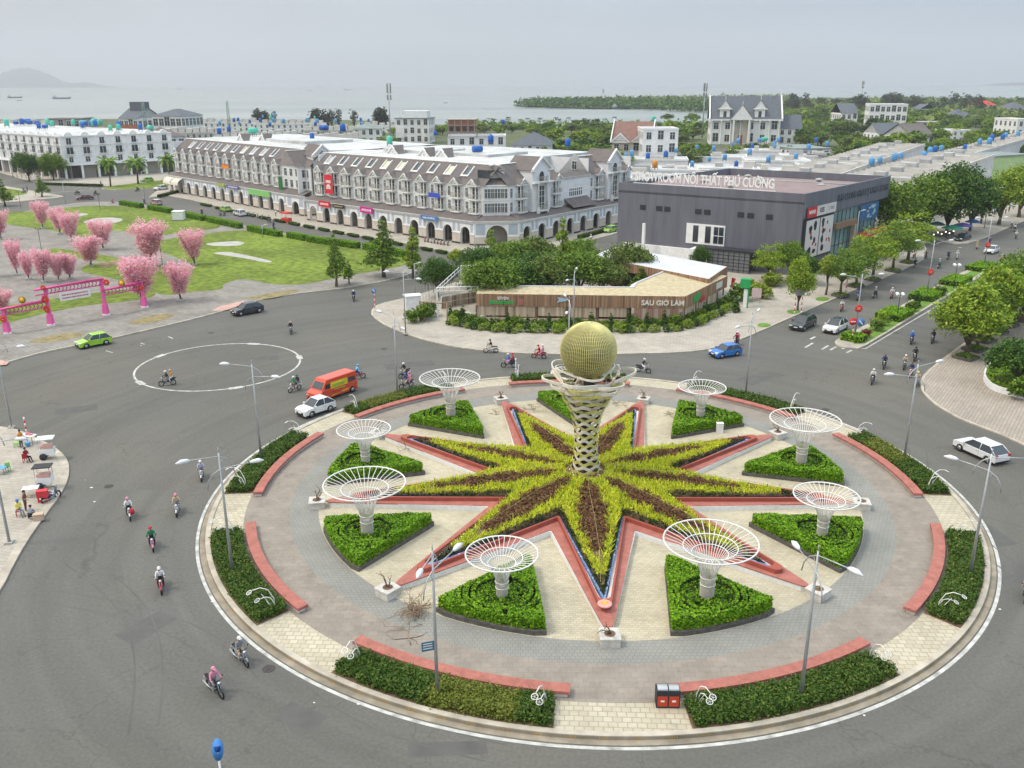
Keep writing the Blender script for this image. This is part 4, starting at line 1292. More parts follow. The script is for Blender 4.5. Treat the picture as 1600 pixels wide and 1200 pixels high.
def wall_bay(B,x0,x1,kind='B',yb=WY):
 w_=B.mb('wall')
 w_.box(x0,yb,5.0,x1,yb+.3,WT,0)
 cx=(x0+x1)/2
 t=B.mb('trim')
 t.box(x0,yb-.10,WT-.2,x1,yb+.05,WT+.12,0)
 t.box(x0,yb-.06,8.85,x1,yb,9.02,0)
 if kind=='B':
  bx=x0+(x1-x0)*.60
  for z in(6.35,9.15):
   B.inst(W_NAR,x0+.62,yb,z+.35)
   B.inst(W_DOOR,bx,yb,z+.05)
   B.inst(BALC,bx,yb,z)
   for s_ in(-1,1):
    B.inst(COLM,bx+s_*.78,yb-.78,z)
  B.inst(GABL,bx,yb,WT+.15)
  q=random.Random(int(x0*13))
  if q.random()<.55:z=q.choice((6.5,9.2));B.mb('ac%d'%len(B.g)).box(x0+.1,yb-.32,z,x0+.75,yb-.02,z+.5,0)
 elif kind=='W':
  n=max(1,int((x1-x0)/1.9))
  for z in(6.6,9.4):
   for i in range(n):
    B.inst(W_NAR if n>2 else W_MED,x0+(x1-x0)*(i+.5)/n,yb,z)
 elif kind=='G':
  w_.add([(x0+.2,yb-1.2,6.0),(x1-.2,yb-1.2,6.0),(x1-.2,yb-1.2,14.6),(cx,yb-1.2,16.9),(x0+.2,yb-1.2,14.6)],[(0,1,2,3,4)],0,False)
  w_.box(x0+.2,yb-1.19,6.0,x0+.35,yb+3,14.6,0);w_.box(x1-.35,yb-1.19,6.0,x1-.2,yb+3,14.6,0)
  gl=B.mb('bigglass');gl.box(cx-.95,yb-1.27,6.4,cx+.95,yb-1.21,11.2,0)
  gl.box(cx-.75,yb-1.27,11.9,cx+.75,yb-1.21,13.4,0)
  gl.add([(cx-.75*math.cos(math.pi*i/8),yb-1.27,13.4+.75*math.sin(math.pi*i/8))for i in range(9)],[tuple(range(9))[::-1]],0,False)
  archivolt(t,cx,.8,13.4,yb-1.22,.2)
  for xx in(cx-.95,cx,cx+.95):t.box(xx-.05,yb-1.33,6.4,xx+.05,yb-1.28,11.2,0)
  for zz in(7.6,9.0,10.2):t.box(cx-.95,yb-1.32,zz,cx+.95,yb-1.275,zz+.08,0)
  for s_ in(-1,1):
   t.box(cx+s_*1.5-.28,yb-1.9,5.6,cx+s_*1.5+.28,yb-1.34,6.9,0)
   t.lathe((cx+s_*1.5,yb-1.6,6.9),[(.22,0),(.2,4.6),(.3,4.9)],8,0)
  t.box(x0,yb-1.95,11.8,x1,yb-1.18,12.15,0)
  t.box(x0-.2,yb-1.7,14.3,x0+1.0,yb-1.1,14.6,0);t.box(x1-1.0,yb-1.7,14.3,x1+.2,yb-1.1,14.6,0)
  B.inst(BALC,cx,yb-1.2,6.3);B.inst(BALC,cx,yb-1.2,12.2)
  r=B.mb('roof')
  r.add([(x0-.1,yb-1.6,14.5),(cx,yb-1.6,17.15),(cx,yb+6,17.15),(x0-.1,yb+6,14.5)],[(0,1,2,3)],0,False)
  r.add([(x1+.1,yb-1.6,14.5),(cx,yb-1.6,17.15),(cx,yb+6,17.15),(x1+.1,yb+6,14.5)],[(3,2,1,0)],0,False)
  for s_,xe in((-1,x0-.12),(1,x1+.12)):
   V=[(xe,yb-1.66,14.35),(xe,yb-1.66,14.75),(cx,yb-1.66,17.35),(cx,yb-1.66,16.9),(xe,yb-1.2,14.35),(xe,yb-1.2,14.75),(cx,yb-1.2,17.35),(cx,yb-1.2,16.9)]
   t.add(V,[(0,1,2,3),(1,5,6,2),(4,7,6,5),(0,3,7,4)],0,False)
 elif kind=='C':
  t.box(x0,yb-.12,6.1,x1,yb-.02,6.3,0)
  for i in range(7):
   xx=cx+(i-3)*.72
   gl=B.mb('bigglass')
   gl.box(xx-.2,yb-.03,7.9,xx+.2,yb-.005,9.3,0)
   gl.add([(xx-.2*math.cos(math.pi*k/6),yb-.03,9.3+.2*math.sin(math.pi*k/6))for k in range(7)],[tuple(range(7))[::-1]],0,False)
   archivolt(t,xx,.22,9.3,yb-.02,.09,6)
  t.box(x0+.5,yb-.05,10.2,x1-.5,yb,10.3,0)
  r=B.mb('roof')
  r.add([(x0+1,-.1,5.75),(x1-1,-.1,5.75),(x1-1,yb,7.5),(x0+1,yb,7.5)],[(0,1,2,3)],0,False)
  r.add([(x0,yb-.25,WT),(x1,yb-.25,WT),(x1,yb+1.5,WT+1.0),(x0,yb+1.5,WT+1.0)],[(0,1,2,3)],0,False)
def mansard(B,x0,x1,skylights=(),yb=WY,z0=WT+.05,z1=15.7,run=4.6,cols=None):
 r=B.mb('roof')
 r.add([(x0,yb-.3,z0),(x1,yb-.3,z0),(x1,yb-.3+run,z1),(x0,yb-.3+run,z1)],[(0,1,2,3)],0,False)
 B.mb('trim').box(x0,yb+run-.45,z1-.02,x1,yb+run+.1,z1+.12,0)
 nrm=Vector((0,-(z1-z0),run)).normalized()
 for q,cx in enumerate(skylights):
  def pt(u,f,o):
   return tuple(Vector((cx+u,yb-.3+run*f,z0+(z1-z0)*f))+nrm*o)
  col=0 if cols is None else cols[q%len(cols)]
  s=B.mb('sky%d'%len(B.g))
  sh=.35
  s.add([pt(-.85,.40,.06),pt(.85,.40,.06),pt(.85,.80,.06),pt(-.85,.80,.06)],[(0,1,2,3)],col,False)
  for u0,u1,f0,f1 in((-1.05,-.85,.34,.84),(.85,1.05,.34,.84),(-.85,.85,.34,.40)):
   V=[pt(u0,f0,.0),pt(u1,f0,.0),pt(u1,f1,.0),pt(u0,f1,.0),pt(u0,f0,.3),pt(u1,f0,.3),pt(u1,f1,.3),pt(u0,f1,.3)]
   B.mb('trim').add(V,[(4,5,6,7),(0,1,5,4),(1,2,6,5),(2,3,7,6),(3,0,4,7)],0,False)
mat_skl=M('skylight_cream',(0.55,0.52,0.38),0.7,var=0.1,scale=1)
mat_skg=M('skylight_grey',(0.38,0.39,0.38),0.6,var=0.1,scale=1)
TABLE={'arc':('arcade_wall',mat_wg),'pier':('pier',[mat_pc,mat_gl]),'trim':('cornice',mat_tr),'panel':('wall_panel',mat_pb),'shop':('arcade_back_wall',mat_shut),'shopt':('shopfront',[mat_gl2,mat_shut]),'roof':('roof',mat_rb),'wall':('wall',mat_wg),'bigglass':('tall_window',mat_gl),'sky':('skylight',[mat_gl,mat_skl,mat_skg]),'flat':('flat_roof',mat_flat),'ac':('air_conditioner',M('ac_white',(.6,.6,.58),.5)),'awn':('awning',M('awning_cream',(0.62,0.58,0.50),0.7,var=0.1))}
def Tpt(T,x,y):
 v=T@Vector((x,y,0));return(v.x,v.y)
def sign_board(B_or_root,T,x0,x1,z0,z1,y,col,text,name,tcol=(0.75,0.75,0.72),size=None,lab=None):
 """A flat sign hung on a facade, with its lettering."""
 root=empty('shop_sign',(0,0,0),0,lab,'sign')
 root.matrix_world=T@Matrix.Translation(((x0+x1)/2,y,(z0+z1)/2))
 b=MB();b.box(-(x1-x0)/2,-.08,-(z1-z0)/2,(x1-x0)/2,.0,(z1-z0)/2)
 b.build('board',M('sign_'+name,col,0.5,var=0.05,scale=1),root)
 if text=='~':
  b=MB();q=random.Random(int(x0*10));x=-(x1-x0)*.36
  while x<(x1-x0)*.34:
   d=q.uniform(.12,.4);h=(z1-z0)*.22;b.box(x,-.1,-h*q.uniform(.6,1),x+d*.75,-.085,h*q.uniform(.6,1));x+=d+.06
  b.build('lettering',M('letter_'+name,tcol,0.5,var=0.02),root)
 elif text:
  text_mesh('lettering',text,size or(z1-z0)*.6,.01,M('letter_'+name,tcol,0.5,var=0.02),root,(0,-.10,0),Matrix.Rotation(math.pi/2,3,'X'),bold=.01)
 return root
PL,PR=(-7.6,182.3),(1.6,183.2)
L0=(-49.8,219.6)
R1=(30.5,217.8)
root3=empty('shophouse_block',(0,0,0),0,'long grey-white arcaded shophouse block with brown mansard roof at the street corner','building')
B=Block(root3)
T3,LL=frame(L0,PL);B.T=T3
nb=11;bw=LL/nb
for i in range(nb):
 arcade_bay(B,i*bw,(i+1)*bw);wall_bay(B,i*bw,(i+1)*bw,'B')
lean_roof(B,-.3,LL)
mansard(B,0.0,LL+.8,[bw*(i+.75)for i in range(10)],cols=[2,0,0,0,1,1,0,0,1,0])
B.mb('bigglass').add([tuple(v)for v in((LL-2.6,WY+1.3,13.2),(LL+.8,WY+1.3,13.2),(LL+.8,WY+1.3,14.9),(LL-2.6,WY+1.3,14.9))],[(0,1,2,3)],0,False)
arch3=T3.copy()
T3r,LR=frame(PR,R1);B.T=T3r
seq=[('B',4.6),('G',5.0),('B',4.2),('C',8.4),('B',4.2),('G',4.6),('B',4.2)]
tot=sum(s[1]for s in seq);x=0;segs=[]
for kd,w_ in seq:
 w_=w_*LR/tot
 wall_bay(B,x,x+w_,kd);segs.append((kd,x,x+w_));x+=w_
na=9
for i in range(na):arcade_bay(B,i*LR/na,(i+1)*LR/na,1.25)
lean_roof(B,0,LR+.3)
mansard(B,-.8,segs[2][2]-.5)
mansard(B,segs[3][2]+.2,LR)
B.mb('wall').box(segs[4][1]+.1,WY+.6,WT,segs[4][1]+.3,WY+12,15.5,0)
B.mb('wall').add([(segs[3][2]+.1,WY-.1,WT),(segs[3][2]+.1,WY+9,WT),(segs[3][2]+.1,WY+4.4,16.6)],[(0,1,2),(2,1,0)],0,False)
B.inst(W_MED,segs[3][2]+.05,WY+4.4,13.0,rz=-math.pi/2)
T3c,LC=frame(PL,PR);B.T=T3c
arcade_bay(B,0,LC,2.2,2.0);lean_roof(B,-.1,LC+.1)
a_=[T3.inverted()@Vector((*PL,0))]
cpts=[]
p0=Vector(Tpt(T3,LL,WY));p2=Vector(Tpt(T3r,0,WY));
pm=Vector(Tpt(T3c,LC/2,WY*.75))
for i in range(9):
 t=i/8;cpts.append(p0*(1-t)**2+(2*pm-(p0+p2)/2)*2*t*(1-t)+p2*t*t)
B.T=Matrix()
w_=B.mb('wall');t_=B.mb('trim');r_=B.mb('roof')
cin=Vector(Tpt(T3c,LC/2,WY+7))
for a,c in zip(cpts,cpts[1:]):
 w_.add([(a.x,a.y,5),(c.x,c.y,5),(c.x,c.y,WT),(a.x,a.y,WT)],[(0,1,2,3)],0,False)
 for z in(8.9,WT-.1):
  d=(c-a).normalized();o=Vector((d.y,-d.x))*.12
  t_.add([(a.x+o.x,a.y+o.y,z),(c.x+o.x,c.y+o.y,z),(c.x+o.x,c.y+o.y,z+.25),(a.x+o.x,a.y+o.y,z+.25),(a.x,a.y,z+.25),(c.x,c.y,z+.25)],[(0,1,2,3),(3,2,5,4)],0,False)
 a2,c2=a+(cin-a)*.28,c+(cin-c)*.28
 r_.add([(a.x,a.y,WT+.15),(c.x,c.y,WT+.15),(c2.x,c2.y,13.2),(a2.x,a2.y,13.2)],[(0,1,2,3)],0,False)
 w_.add([(a2.x,a2.y,13.1),(c2.x,c2.y,13.1),(c2.x,c2.y,14.9),(a2.x,a2.y,14.9)],[(0,1,2,3)],0,False)
 a3,c3=a+(cin-a)*.62,c+(cin-c)*.62
 a25,c25=a+(cin-a)*.2,c+(cin-c)*.2
 r_.add([(a25.x,a25.y,14.85),(c25.x,c25.y,14.85),(c3.x,c3.y,15.8),(a3.x,a3.y,15.8)],[(0,1,2,3)],0,False)
for i in(1,2,3,4,5,6,7):
 a=cpts[i];d=(cpts[min(i+1,8)]-cpts[i-1]).normalized()
 for z in(6.6,9.5):
  if i%1==0:
   o=dup(W_NAR,root3);o.matrix_local=Matrix.Translation((a.x+d.y*.04,a.y-d.x*.04,z))@Matrix.Rotation(math.atan2(d.y,d.x),4,'Z')@Matrix.Diagonal((.8,1,1,1))
back=[Tpt(T3,-.5,6.8),Tpt(T3,LL+.5,6.8),Tpt(T3c,LC/2,8.8),Tpt(T3r,segs[2][2]-.5,6.8),Tpt(T3r,segs[2][2]+1,14),Tpt(T3r,LR+.2,14),Tpt(T3r,LR+.5,42),Tpt(T3,-3,46),Tpt(T3,-3,8)]
B.mb('flat').prism(back,11,15.6)
B.T=T3
B.mb('wall').box(-.4,WY+.3,.1,0,20,WT,0)
B.mb('wall').box(-.2,WY+2,WT,.1,7,15.4,0)
B.T=T3r
B.mb('wall').box(LR,WY,.1,LR+.4,26,15.0,0)
r5=B.mb('roof')
for xx,yy in((LR-6,16),):
 pass
B.T=T3
for cx,cy in((14,17),(26,16),(31,17)):
 B.inst(GABL,cx,cy,15.6,1.6,1.7)
B.mb('flat').box(6,20,15.5,22,33,16.3,0);B.mb('flat').box(26,22,15.5,40,36,16.2,0)
B.finish(TABLE)
# ---- the farther grey-white block
A0_,A1_=(-106.5,283.5),(-57.5,231.5)
root2=empty('shophouse_block',(0,0,0),0,'farther grey-white arcaded shophouse block with cream domed awnings at its left end','building')
B=Block(root2)
T2,L2=frame(A0_,A1_);B.T=T2
nb2=13;bw2=L2/nb2
for i in range(nb2):
 arcade_bay(B,i*bw2,(i+1)*bw2)
 wall_bay(B,i*bw2,(i+1)*bw2,'B' if i<12 else 'W')
lean_roof(B,-.3,L2+.3)
mansard(B,0,L2,[bw2*(i+.6)for i in range(1,11)],cols=[2,0,0,0,2,0,1,2])
for i in range(2):
 x=(i+.5)*bw2
 V=[]
 for j in range(7):
  a=math.pi/2*j/6
  for u in(-1,-.5,0,.5,1):
   V.append((x+u*bw2*.46,-.15-2.0*math.sin(a),4.6-1.9*(1-math.cos(a))))
 B.mb('awn%d'%len(B.g)).add(V,[(5*j+k,5*j+k+1,5*j+k+6,5*j+k+5)for j in range(6)for k in range(4)],0,True)
B.T=T2
Te,Le=frame(A1_,(-52.0,226.4));B.T=Te
arcade_bay(B,0,Le,1.5,2.0);wall_bay(B,0,Le,'W');lean_roof(B,0,Le);mansard(B,-.6,Le)
Tf,Lf=frame((-52.0,226.4),(-44.5,232.5));B.T=Tf
arcade_bay(B,0,Lf,1.5,2.0);wall_bay(B,0.2,Lf*.4,'W');wall_bay(B,Lf*.4,Lf,'G');mansard(B,-.4,Lf*.5)
B.T=T2
B.mb('flat').prism([(-1,6.8),(L2+3,6.8),(L2+12,20),(L2+10,44),(-3,44)],11,15.6)
B.mb('wall').box(-.4,WY,.1,0,26,15.0,0)
for cx,cy in((22,15),(26,20)):B.inst(GABL,cx,cy,15.6,1.6,1.7)
B.mb('flat').box(30,18,15.5,52,34,16.4,0)
B.finish(TABLE)
SG=lambda i,n=1,w_=bw:(i*w_+.5,(i+n)*w_-.5)
x0,x1=SG(1);sign_board(None,T3,x0-.1,x1+.1,4.0,5.3,-.45,(0.65,0.02,0.04),'~','red',lab='red shop sign above the second arch of the nearer block')
x0,x1=SG(2);sign_board(None,T3,x0,x1+.2,4.1,5.0,-.42,(0.03,0.03,0.03),'~','black',(0.5,0.4,0.15),lab='black shop sign with gold lettering next to the red shop sign')
x0,x1=SG(4);sign_board(None,T3,x0-.1,x1+.1,3.9,5.2,-.45,(0.60,0.02,0.28),'~','magenta',lab='magenta shop sign in the middle of the nearer block')
x0,x1=SG(8);sign_board(None,T3,x0-.5,x1+.6,4.2,5.1,-.45,(0.08,0.20,0.48),'~','blue',lab='blue shop sign near the rounded corner')
o=sign_board(None,T3,bw*1.2,bw*1.2+3.0,6.9,11.3,1.2,(0.65,0.03,0.05),None,'banner',lab='tall red banner with white cup picture hanging over two balconies')
b=MB();b.box(-.9,-.12,.2,.9,-.085,.9);b.lathe((0,-.085,-.6),[(.01,0),(.8,.05),(.85,.35),(.5,.5)],14);b.v=[(x,min(y,-.09)if abs(y)>.3 else y,z)for x,y,z in b.v]
b=MB();b.box(-.9,-.12,.3,.9,-.085,.95)
b.add([(.85*math.cos(a),-.12,-.75+.8*math.sin(a))for a in[math.pi*i/8 for i in range(9)]],[tuple(range(9))[::-1]],0,False);b.box(-.85,-.12,-1.1,.85,-.085,-.78)
b.build('picture',M('banner_white',(0.68,0.64,0.6),0.6),o)
sign_board(None,T3,bw*8.15,bw*8.15+3.4,8.75,9.7,1.35,(0.06,0.10,0.50),None,'balcony_blue',lab='blue cloth banner wrapped on an upper balcony')
sign_board(None,T2,bw2*6.1,bw2*7.0,4.35,5.2,-.45,(0.33,0.42,0.10),None,'olive',lab='olive green shop sign on the farther block')
sign_board(None,T2,bw2*7.2,bw2*8.5,4.2,5.1,-.45,(0.12,0.13,0.35),'~','navy',lab='navy and white shop sign on the farther block')
sign_board(None,T2,bw2*9.5,bw2*11.6,3.5,5.0,-.5,(0.22,0.50,0.16),None,'green',lab='wide light green shop sign on the farther block')
sign_board(None,T2,bw2*12.0,bw2*12.35,5.6,8.8,1.2,(0.03,0.16,0.05),None,'dgreen',lab='dark green vertical sign at the right end of the farther block')
fl=sign_board(None,T2,bw2*6.35,bw2*7.05,9.2,10.1,1.1,(0.80,0.28,0.02),None,'flame',(0.7,0.05,0.03),lab='orange and red flame shaped sign on an upper balcony of the farther block')
b=MB()
for i in range(6):
 xx=-1.6+i*.62
 b.add([(xx-.3,-.1,.4),(xx+.3,-.1,.4),(xx+random.uniform(-.2,.2),-.1,.8+random.uniform(.0,.4))],[(0,1,2)],0,False)
b.build('flame_tips',M('flame_red',(0.65,0.04,0.03),0.5),fl)
# ---- long white row at the far left
rootw=empty('white_shophouse_row',(0,0,0),0,'long white shophouse row with round-arched parapets at the far left','building')
B=Block(rootw)
Wc,Wl,Wr=(-157.0,321.5),(-262.0,402.0),(-127.5,347.5)
def f_rwin(name):
 b=MB();w_,h=.95,2.3
 b.box(-w_,-.02,0,w_,-.005,h,1)
 b.box(-w_-.16,-.10,-.1,-w_,0,h+.1,0);b.box(w_,-.1,-.1,w_+.16,0,h+.1,0);b.box(-w_-.3,-.14,h,w_+.3,0,h+.25,0)
 b.box(-.05,-.05,0,.05,-.021,h,0)
 b.box(-w_-.4,-.85,-.25,w_+.4,0,-.05,0)
 for i in range(9):b.box(-w_-.3+i*(2*w_+.6)/8-.02,-.8,-.05,-w_-.3+i*(2*w_+.6)/8+.02,-.76,.8,2)
 b.box(-w_-.35,-.82,.8,w_+.35,-.74,.87,2)
 return b.build(name,[mat_tr,mat_gl,mat_gl])
RW=proto('window',f_rwin)
def white_facade(T,L,n,w_top=14.6):
 B.T=T
 bw_=L/n
 B.mb('wall').box(0,.4,4.6,L,.8,w_top,0)
 B.mb('trim').box(0,-.3,4.6,L,.4,5.0,0);B.mb('trim').box(0,.1,w_top-.2,L,.4,w_top+.1,0);B.mb('trim').box(0,.2,11.3,L,.4,11.6,0)
 for i in range(n):
  x0,x1=i*bw_,(i+1)*bw_;cx=(x0+x1)/2
  B.mb('arc').box(x0,0,.1,x0+.7,.8,4.6,0)
  B.mb('shopt%d'%len(B.g)).box(x0+.7,2.4,.1,x1,2.5,4.6,(i*5)%2)
  B.inst(RW,cx,.4,8.5,1.15);
  if i%2==0:B.inst(W_MED,cx,.4,5.8)
  else:B.inst(W_MED,cx,.4,5.8,1.2)
  B.inst(RW,cx,.4,11.8,.85,.95)
  pts=[(cx-1.5*math.cos(math.pi*k/8),w_top-.2+1.5*math.sin(math.pi*k/8))for k in range(9)]
  V=[(p[0],.25,p[1])for p in pts]+[(p[0],1.2,p[1])for p in pts]
  B.mb('trim').add(V,[tuple(range(9))[::-1]]+[(k,k+1,10+k,9+k)for k in range(8)],0,False)
  B.mb('wall').box(x0+.1,.25,5,x0+.55,.42,w_top,0)
Tw1,Lw1=frame(Wl,Wc);white_facade(Tw1,Lw1,22)
Tw2,Lw2=frame(Wc,Wr);white_facade(Tw2,Lw2,7)
B.T=Tw1
B.T=Matrix();B.mb('flat').prism([Tpt(Tw1,0,.8),Tpt(Tw1,Lw1-1.5,.8),Tpt(Tw2,1.5,.8),Tpt(Tw2,Lw2,.8),Tpt(Tw2,Lw2,34),Tpt(Tw1,0,42)],11,14.7)
Tb=dict(TABLE);Tb['arc']=('arcade_pier',mat_tr);Tb['wall']=('wall',mat_ww)
B.finish(Tb)
b=MB();b.box(-.4,-1.2,-2.4,.4,-.2,2.4)
o=empty('shop_sign',(0,0,0),0,'dark green vertical sign with white letters on the long white row','sign');o.matrix_world=Tw1@Matrix.Translation((60,-.2,13.4))
b.build('board',M('vsign_green',(0.02,0.09,0.06),0.5),o)
b=MB()
for i in range(5):b.box(-.22,-1.24,1.6-i*.95,.22,-1.2,2.1-i*.95)
b.build('lettering',mat_tr,o)
def house(name,px,yb,wpx,hpx,dm,label,cat='house',wall=mat_ww,roof='flat',rmat=mat_rgrey,rz=0.0,floors=2,win=True,rh=0.4,z0=0.0,nwin=None,ov=0.6,gmat=None,group=None):
 """House measured from its image size: wpx wide, hpx tall to the eave, dm metres deep."""
 c=G(px,yb,0)
 k=c.y/F_PX*math.cos(PITCH)
 w_=wpx*k;h=hpx*k*math.cos(PITCH)
 root=empty(name,(c.x,c.y,0),rz,label,cat,group)
 b=MB();b.box(-w_/2,0,z0,w_/2,dm,h);b.build('wall',wall,root)
 if roof=='flat':
  b=MB();b.ringprism([(-w_/2-.15,-.15),(w_/2+.15,-.15),(w_/2+.15,dm+.15),(-w_/2-.15,dm+.15)],[(-w_/2+.3,.3),(w_/2-.3,.3),(w_/2-.3,dm-.3),(-w_/2+.3,dm-.3)],h-.1,h+.6)
  b.build('parapet',wall,root)
  b=MB();b.box(-w_/2+.3,.3,h,w_/2-.3,dm-.3,h+.12);b.build('roof',gmat or mat_flat,root)
 elif roof=='slab':
  b=MB();b.box(-w_/2-ov,-ov,h,w_/2+ov,dm+ov,h+.35);b.build('roof',rmat,root)
 elif roof=='hip':
  rr0=rh*min(w_,dm);x_=max(0,w_/2-dm/2);y_=max(0,dm/2-w_/2)
  b=MB()
  V=[(-w_/2-ov,-ov,h),(w_/2+ov,-ov,h),(w_/2+ov,dm+ov,h),(-w_/2-ov,dm+ov,h),(-x_,dm/2-y_,h+rr0),(x_,dm/2-y_,h+rr0),(x_,dm/2+y_,h+rr0),(-x_,dm/2+y_,h+rr0)]
  b.add(V,[(0,1,5,4),(1,2,6,5),(2,3,7,6),(3,0,4,7),(4,5,6,7),(3,2,1,0)],0,False);b.build('roof',rmat,root)
 elif roof in('gable','gablex'):
  b=MB();rr0=rh*(dm if roof=='gable' else w_)
  if roof=='gable':
   V=[(-w_/2-ov,-ov,h-.1),(w_/2+ov,-ov,h-.1),(w_/2+ov,dm/2,h+rr0),(-w_/2-ov,dm/2,h+rr0),(w_/2+ov,dm+ov,h-.1),(-w_/2-ov,dm+ov,h-.1)]
   b.add(V,[(0,1,2,3),(3,2,4,5)],0,False)
   g=MB()
   for x_ in(-w_/2,w_/2):g.add([(x_,0,h),(x_,dm,h),(x_,dm/2,h+rr0*.95)],[(0,1,2),(2,1,0)],0,False)
  else:
   V=[(-w_/2-ov,-ov,h-.1),(0,-ov,h+rr0),(0,dm+ov,h+rr0),(-w_/2-ov,dm+ov,h-.1),(w_/2+ov,-ov,h-.1),(w_/2+ov,dm+ov,h-.1)]
   b.add(V,[(0,1,2,3),(1,4,5,2)],0,False)
   g=MB()
   for y_ in(0,dm):g.add([(-w_/2,y_,h),(w_/2,y_,h),(0,y_,h+rr0*.95)],[(0,1,2),(2,1,0)],0,False)
  b.build('roof',rmat,root);g.build('gable_wall',wall,root)
 if win:
  n=nwin or max(2,int(w_/3.2));fh=h/floors
  for fl_ in range(floors):
   for i in range(n):
    o=dup(W_MED if(i+fl_)%3 else W_DOOR,root)
    o.matrix_local=Matrix.Translation((-w_/2+w_*(i+.5)/n,-.02,fl_*fh+fh*.28))@Matrix.Diagonal((fh/3.3,1,fh/3.3,1))
  sd_=1 if c.x<0 else-1
  for fl_ in range(floors):
   for i in range(max(1,int(dm/4))):
    o=dup(W_MED,root)
    o.matrix_local=Matrix.Translation((sd_*(w_/2+.02),dm*(i+.5)/max(1,int(dm/4)),fl_*fh+fh*.28))@Matrix.Rotation(sd_*math.pi/2,4,'Z')@Matrix.Diagonal((fh/3.3,1,fh/3.3,1))
 return root,w_,h
mat_conc=M('bare_concrete',(0.36,0.34,0.31),0.9,var=0.15,scale=0.6,world=True)
mat_brick=M('brick_red',(0.33,0.13,0.08),0.9,var=0.25,scale=0.8,world=True)
mat_cream2=M('wall_cream',(0.55,0.50,0.42),0.85,var=0.1,scale=0.5,world=True)
mat_dkw=M('wall_grey',(0.25,0.25,0.24),0.85,var=0.1,scale=0.5,world=True)
mat_green_roof=M('roof_green_grey',(0.22,0.26,0.25),0.7,var=0.15,scale=0.3,world=True)
house('house',262,252,62,40,20,'white house with brown hipped roof just right of the long white row',roof='hip',rmat=mat_rb,rz=0.5,rh=.22)
house('house',108,236,50,52,14,'grey modern house with flat overhanging roof above the white row',wall=mat_conc,roof='slab',rmat=mat_dkw,floors=3)
house('house',70,232,30,36,12,'low grey house left of the modern flat-roofed one',wall=mat_conc,roof='slab',rmat=mat_dkw)
h_,w__,hh_=house('house',205,222,36,38,20,'white house with steep grey roof and brick front near the sea',roof='gable',rh=.28,rz=-.35)
b=MB();b.box(-w__/2+1,-.3,2,w__/2,-.05,hh_-3.5);b.build('brick_front',mat_brick,h_)
b=MB();b.box(-4,7,hh_+2,5,13,hh_+9);b.build('attic',mat_rgrey,h_)
house('house',265,222,50,42,24,'wide white house with low grey hipped roof near the sea',roof='hip',rh=.2,rz=-.2)
house('house',575,226,44,26,15,'white house with grey hipped roof left of the radio mast',roof='hip',rmat=mat_green_roof,rh=.18,rz=0.1)
h_,w__,hh_=house('apartment_building',645,224,54,40,18,'pale modern block with flat roofs right of the radio mast','building',floors=3,rz=-.1,roof='slab',rmat=mat_green_roof)
b=MB();b.box(-6,3,hh_+.35,8,13,hh_+4);b.box(-9,-.4,3,-4.5,-.05,9,0);b.build('penthouse',mat_ww,h_)
h_,w__,hh_=house('unfinished_house',722,228,44,42,14,'unfinished brick house with bare concrete frame','building',wall=mat_brick,floors=3,roof='slab',rmat=mat_conc,win=False)
b=MB()
for z in(3.5,7,10.5):b.box(-w__/2-.5,-.8,z,w__/2+.5,.0,z+.3)
for i in range(5):b.box(-w__/2+i*w__/4.2,-.7,0,-w__/2+i*w__/4.2+.35,-.3,hh_)
b.build('concrete_frame',mat_conc,h_)
b=MB()
for i in range(4):
 for z in(4.2,7.8):b.box(-w__/2+1+i*w__/4.2,-.25,z,-w__/2+2.8+i*w__/4.2,-.02,z+2)
b.build('opening',mat_gl,h_)
h_,w__,hh_=house('house',745,246,92,34,14,'long white house with dark pergola roof left of the slate hip roof',roof='flat',floors=2,nwin=6)
b=MB()
for i in range(14):b.box(-w__/2+i*1.5,-1,hh_+1.2,-w__/2+i*1.5+.25,9,hh_+1.4)
b.box(-w__/2,-1,hh_+1.0,w__/4,-.7,hh_+1.2);b.box(-w__/2,8.7,hh_+1.0,w__/4,9,hh_+1.2)
for xx in(-w__/2,0,w__/4-.3):
 for yy in(-1,8.7):b.box(xx,yy,hh_,xx+.25,yy+.25,hh_+1.0)
b.build('pergola',mat_gl2,h_)
house('house',828,250,62,24,22,'house with large dark slate hipped roof in the middle',roof='hip',rh=.30,rz=-0.15)
h_,w__,hh_=house('villa',985,258,62,38,17,'cream villa with steep red-brown roof and white gable edges','villa',wall=mat_cream2,roof='gable',rmat=mat_rred,rh=.45,rz=-.25,floors=2)
b=MB()
for x_ in(-w__/2-.6,w__/2+.3):
 for s_ in(-1,1):
  y0_,y1_=(17/2,-1.2)if s_<0 else(17/2,18.2)
  b.add([(x_,y1_,hh_-.3),(x_,y0_,hh_+7.8),(x_,y0_,hh_+8.5),(x_,y1_,hh_+.4),(x_+.4,y1_,hh_-.3),(x_+.4,y0_,hh_+7.8),(x_+.4,y0_,hh_+8.5),(x_+.4,y1_,hh_+.4)],[(0,1,2,3),(7,6,5,4),(3,2,6,7),(0,3,7,4)],0,False)
b.build('gable_edge',mat_tr,h_)
for x_,s__ in((-w__*.28,2.6),(w__*.2,2.0)):
 o=dup(GABL,h_);o.matrix_local=Matrix.Translation((x_,1.2,hh_+.5))@Matrix.Diagonal((s__,2,s__,1))
house('villa',1030,262,56,62,16,'plain white cubic villa with flat roof behind the red-roofed villa','villa',floors=3,nwin=3)
h_,w__,hh_=house('villa',1162,226,108,40,24,'grand white villa with steep slate roof, two dormers and finials','villa',roof='gable',rh=.5,rz=-.16,floors=2,nwin=6)
b=MB()
hr=.5*24
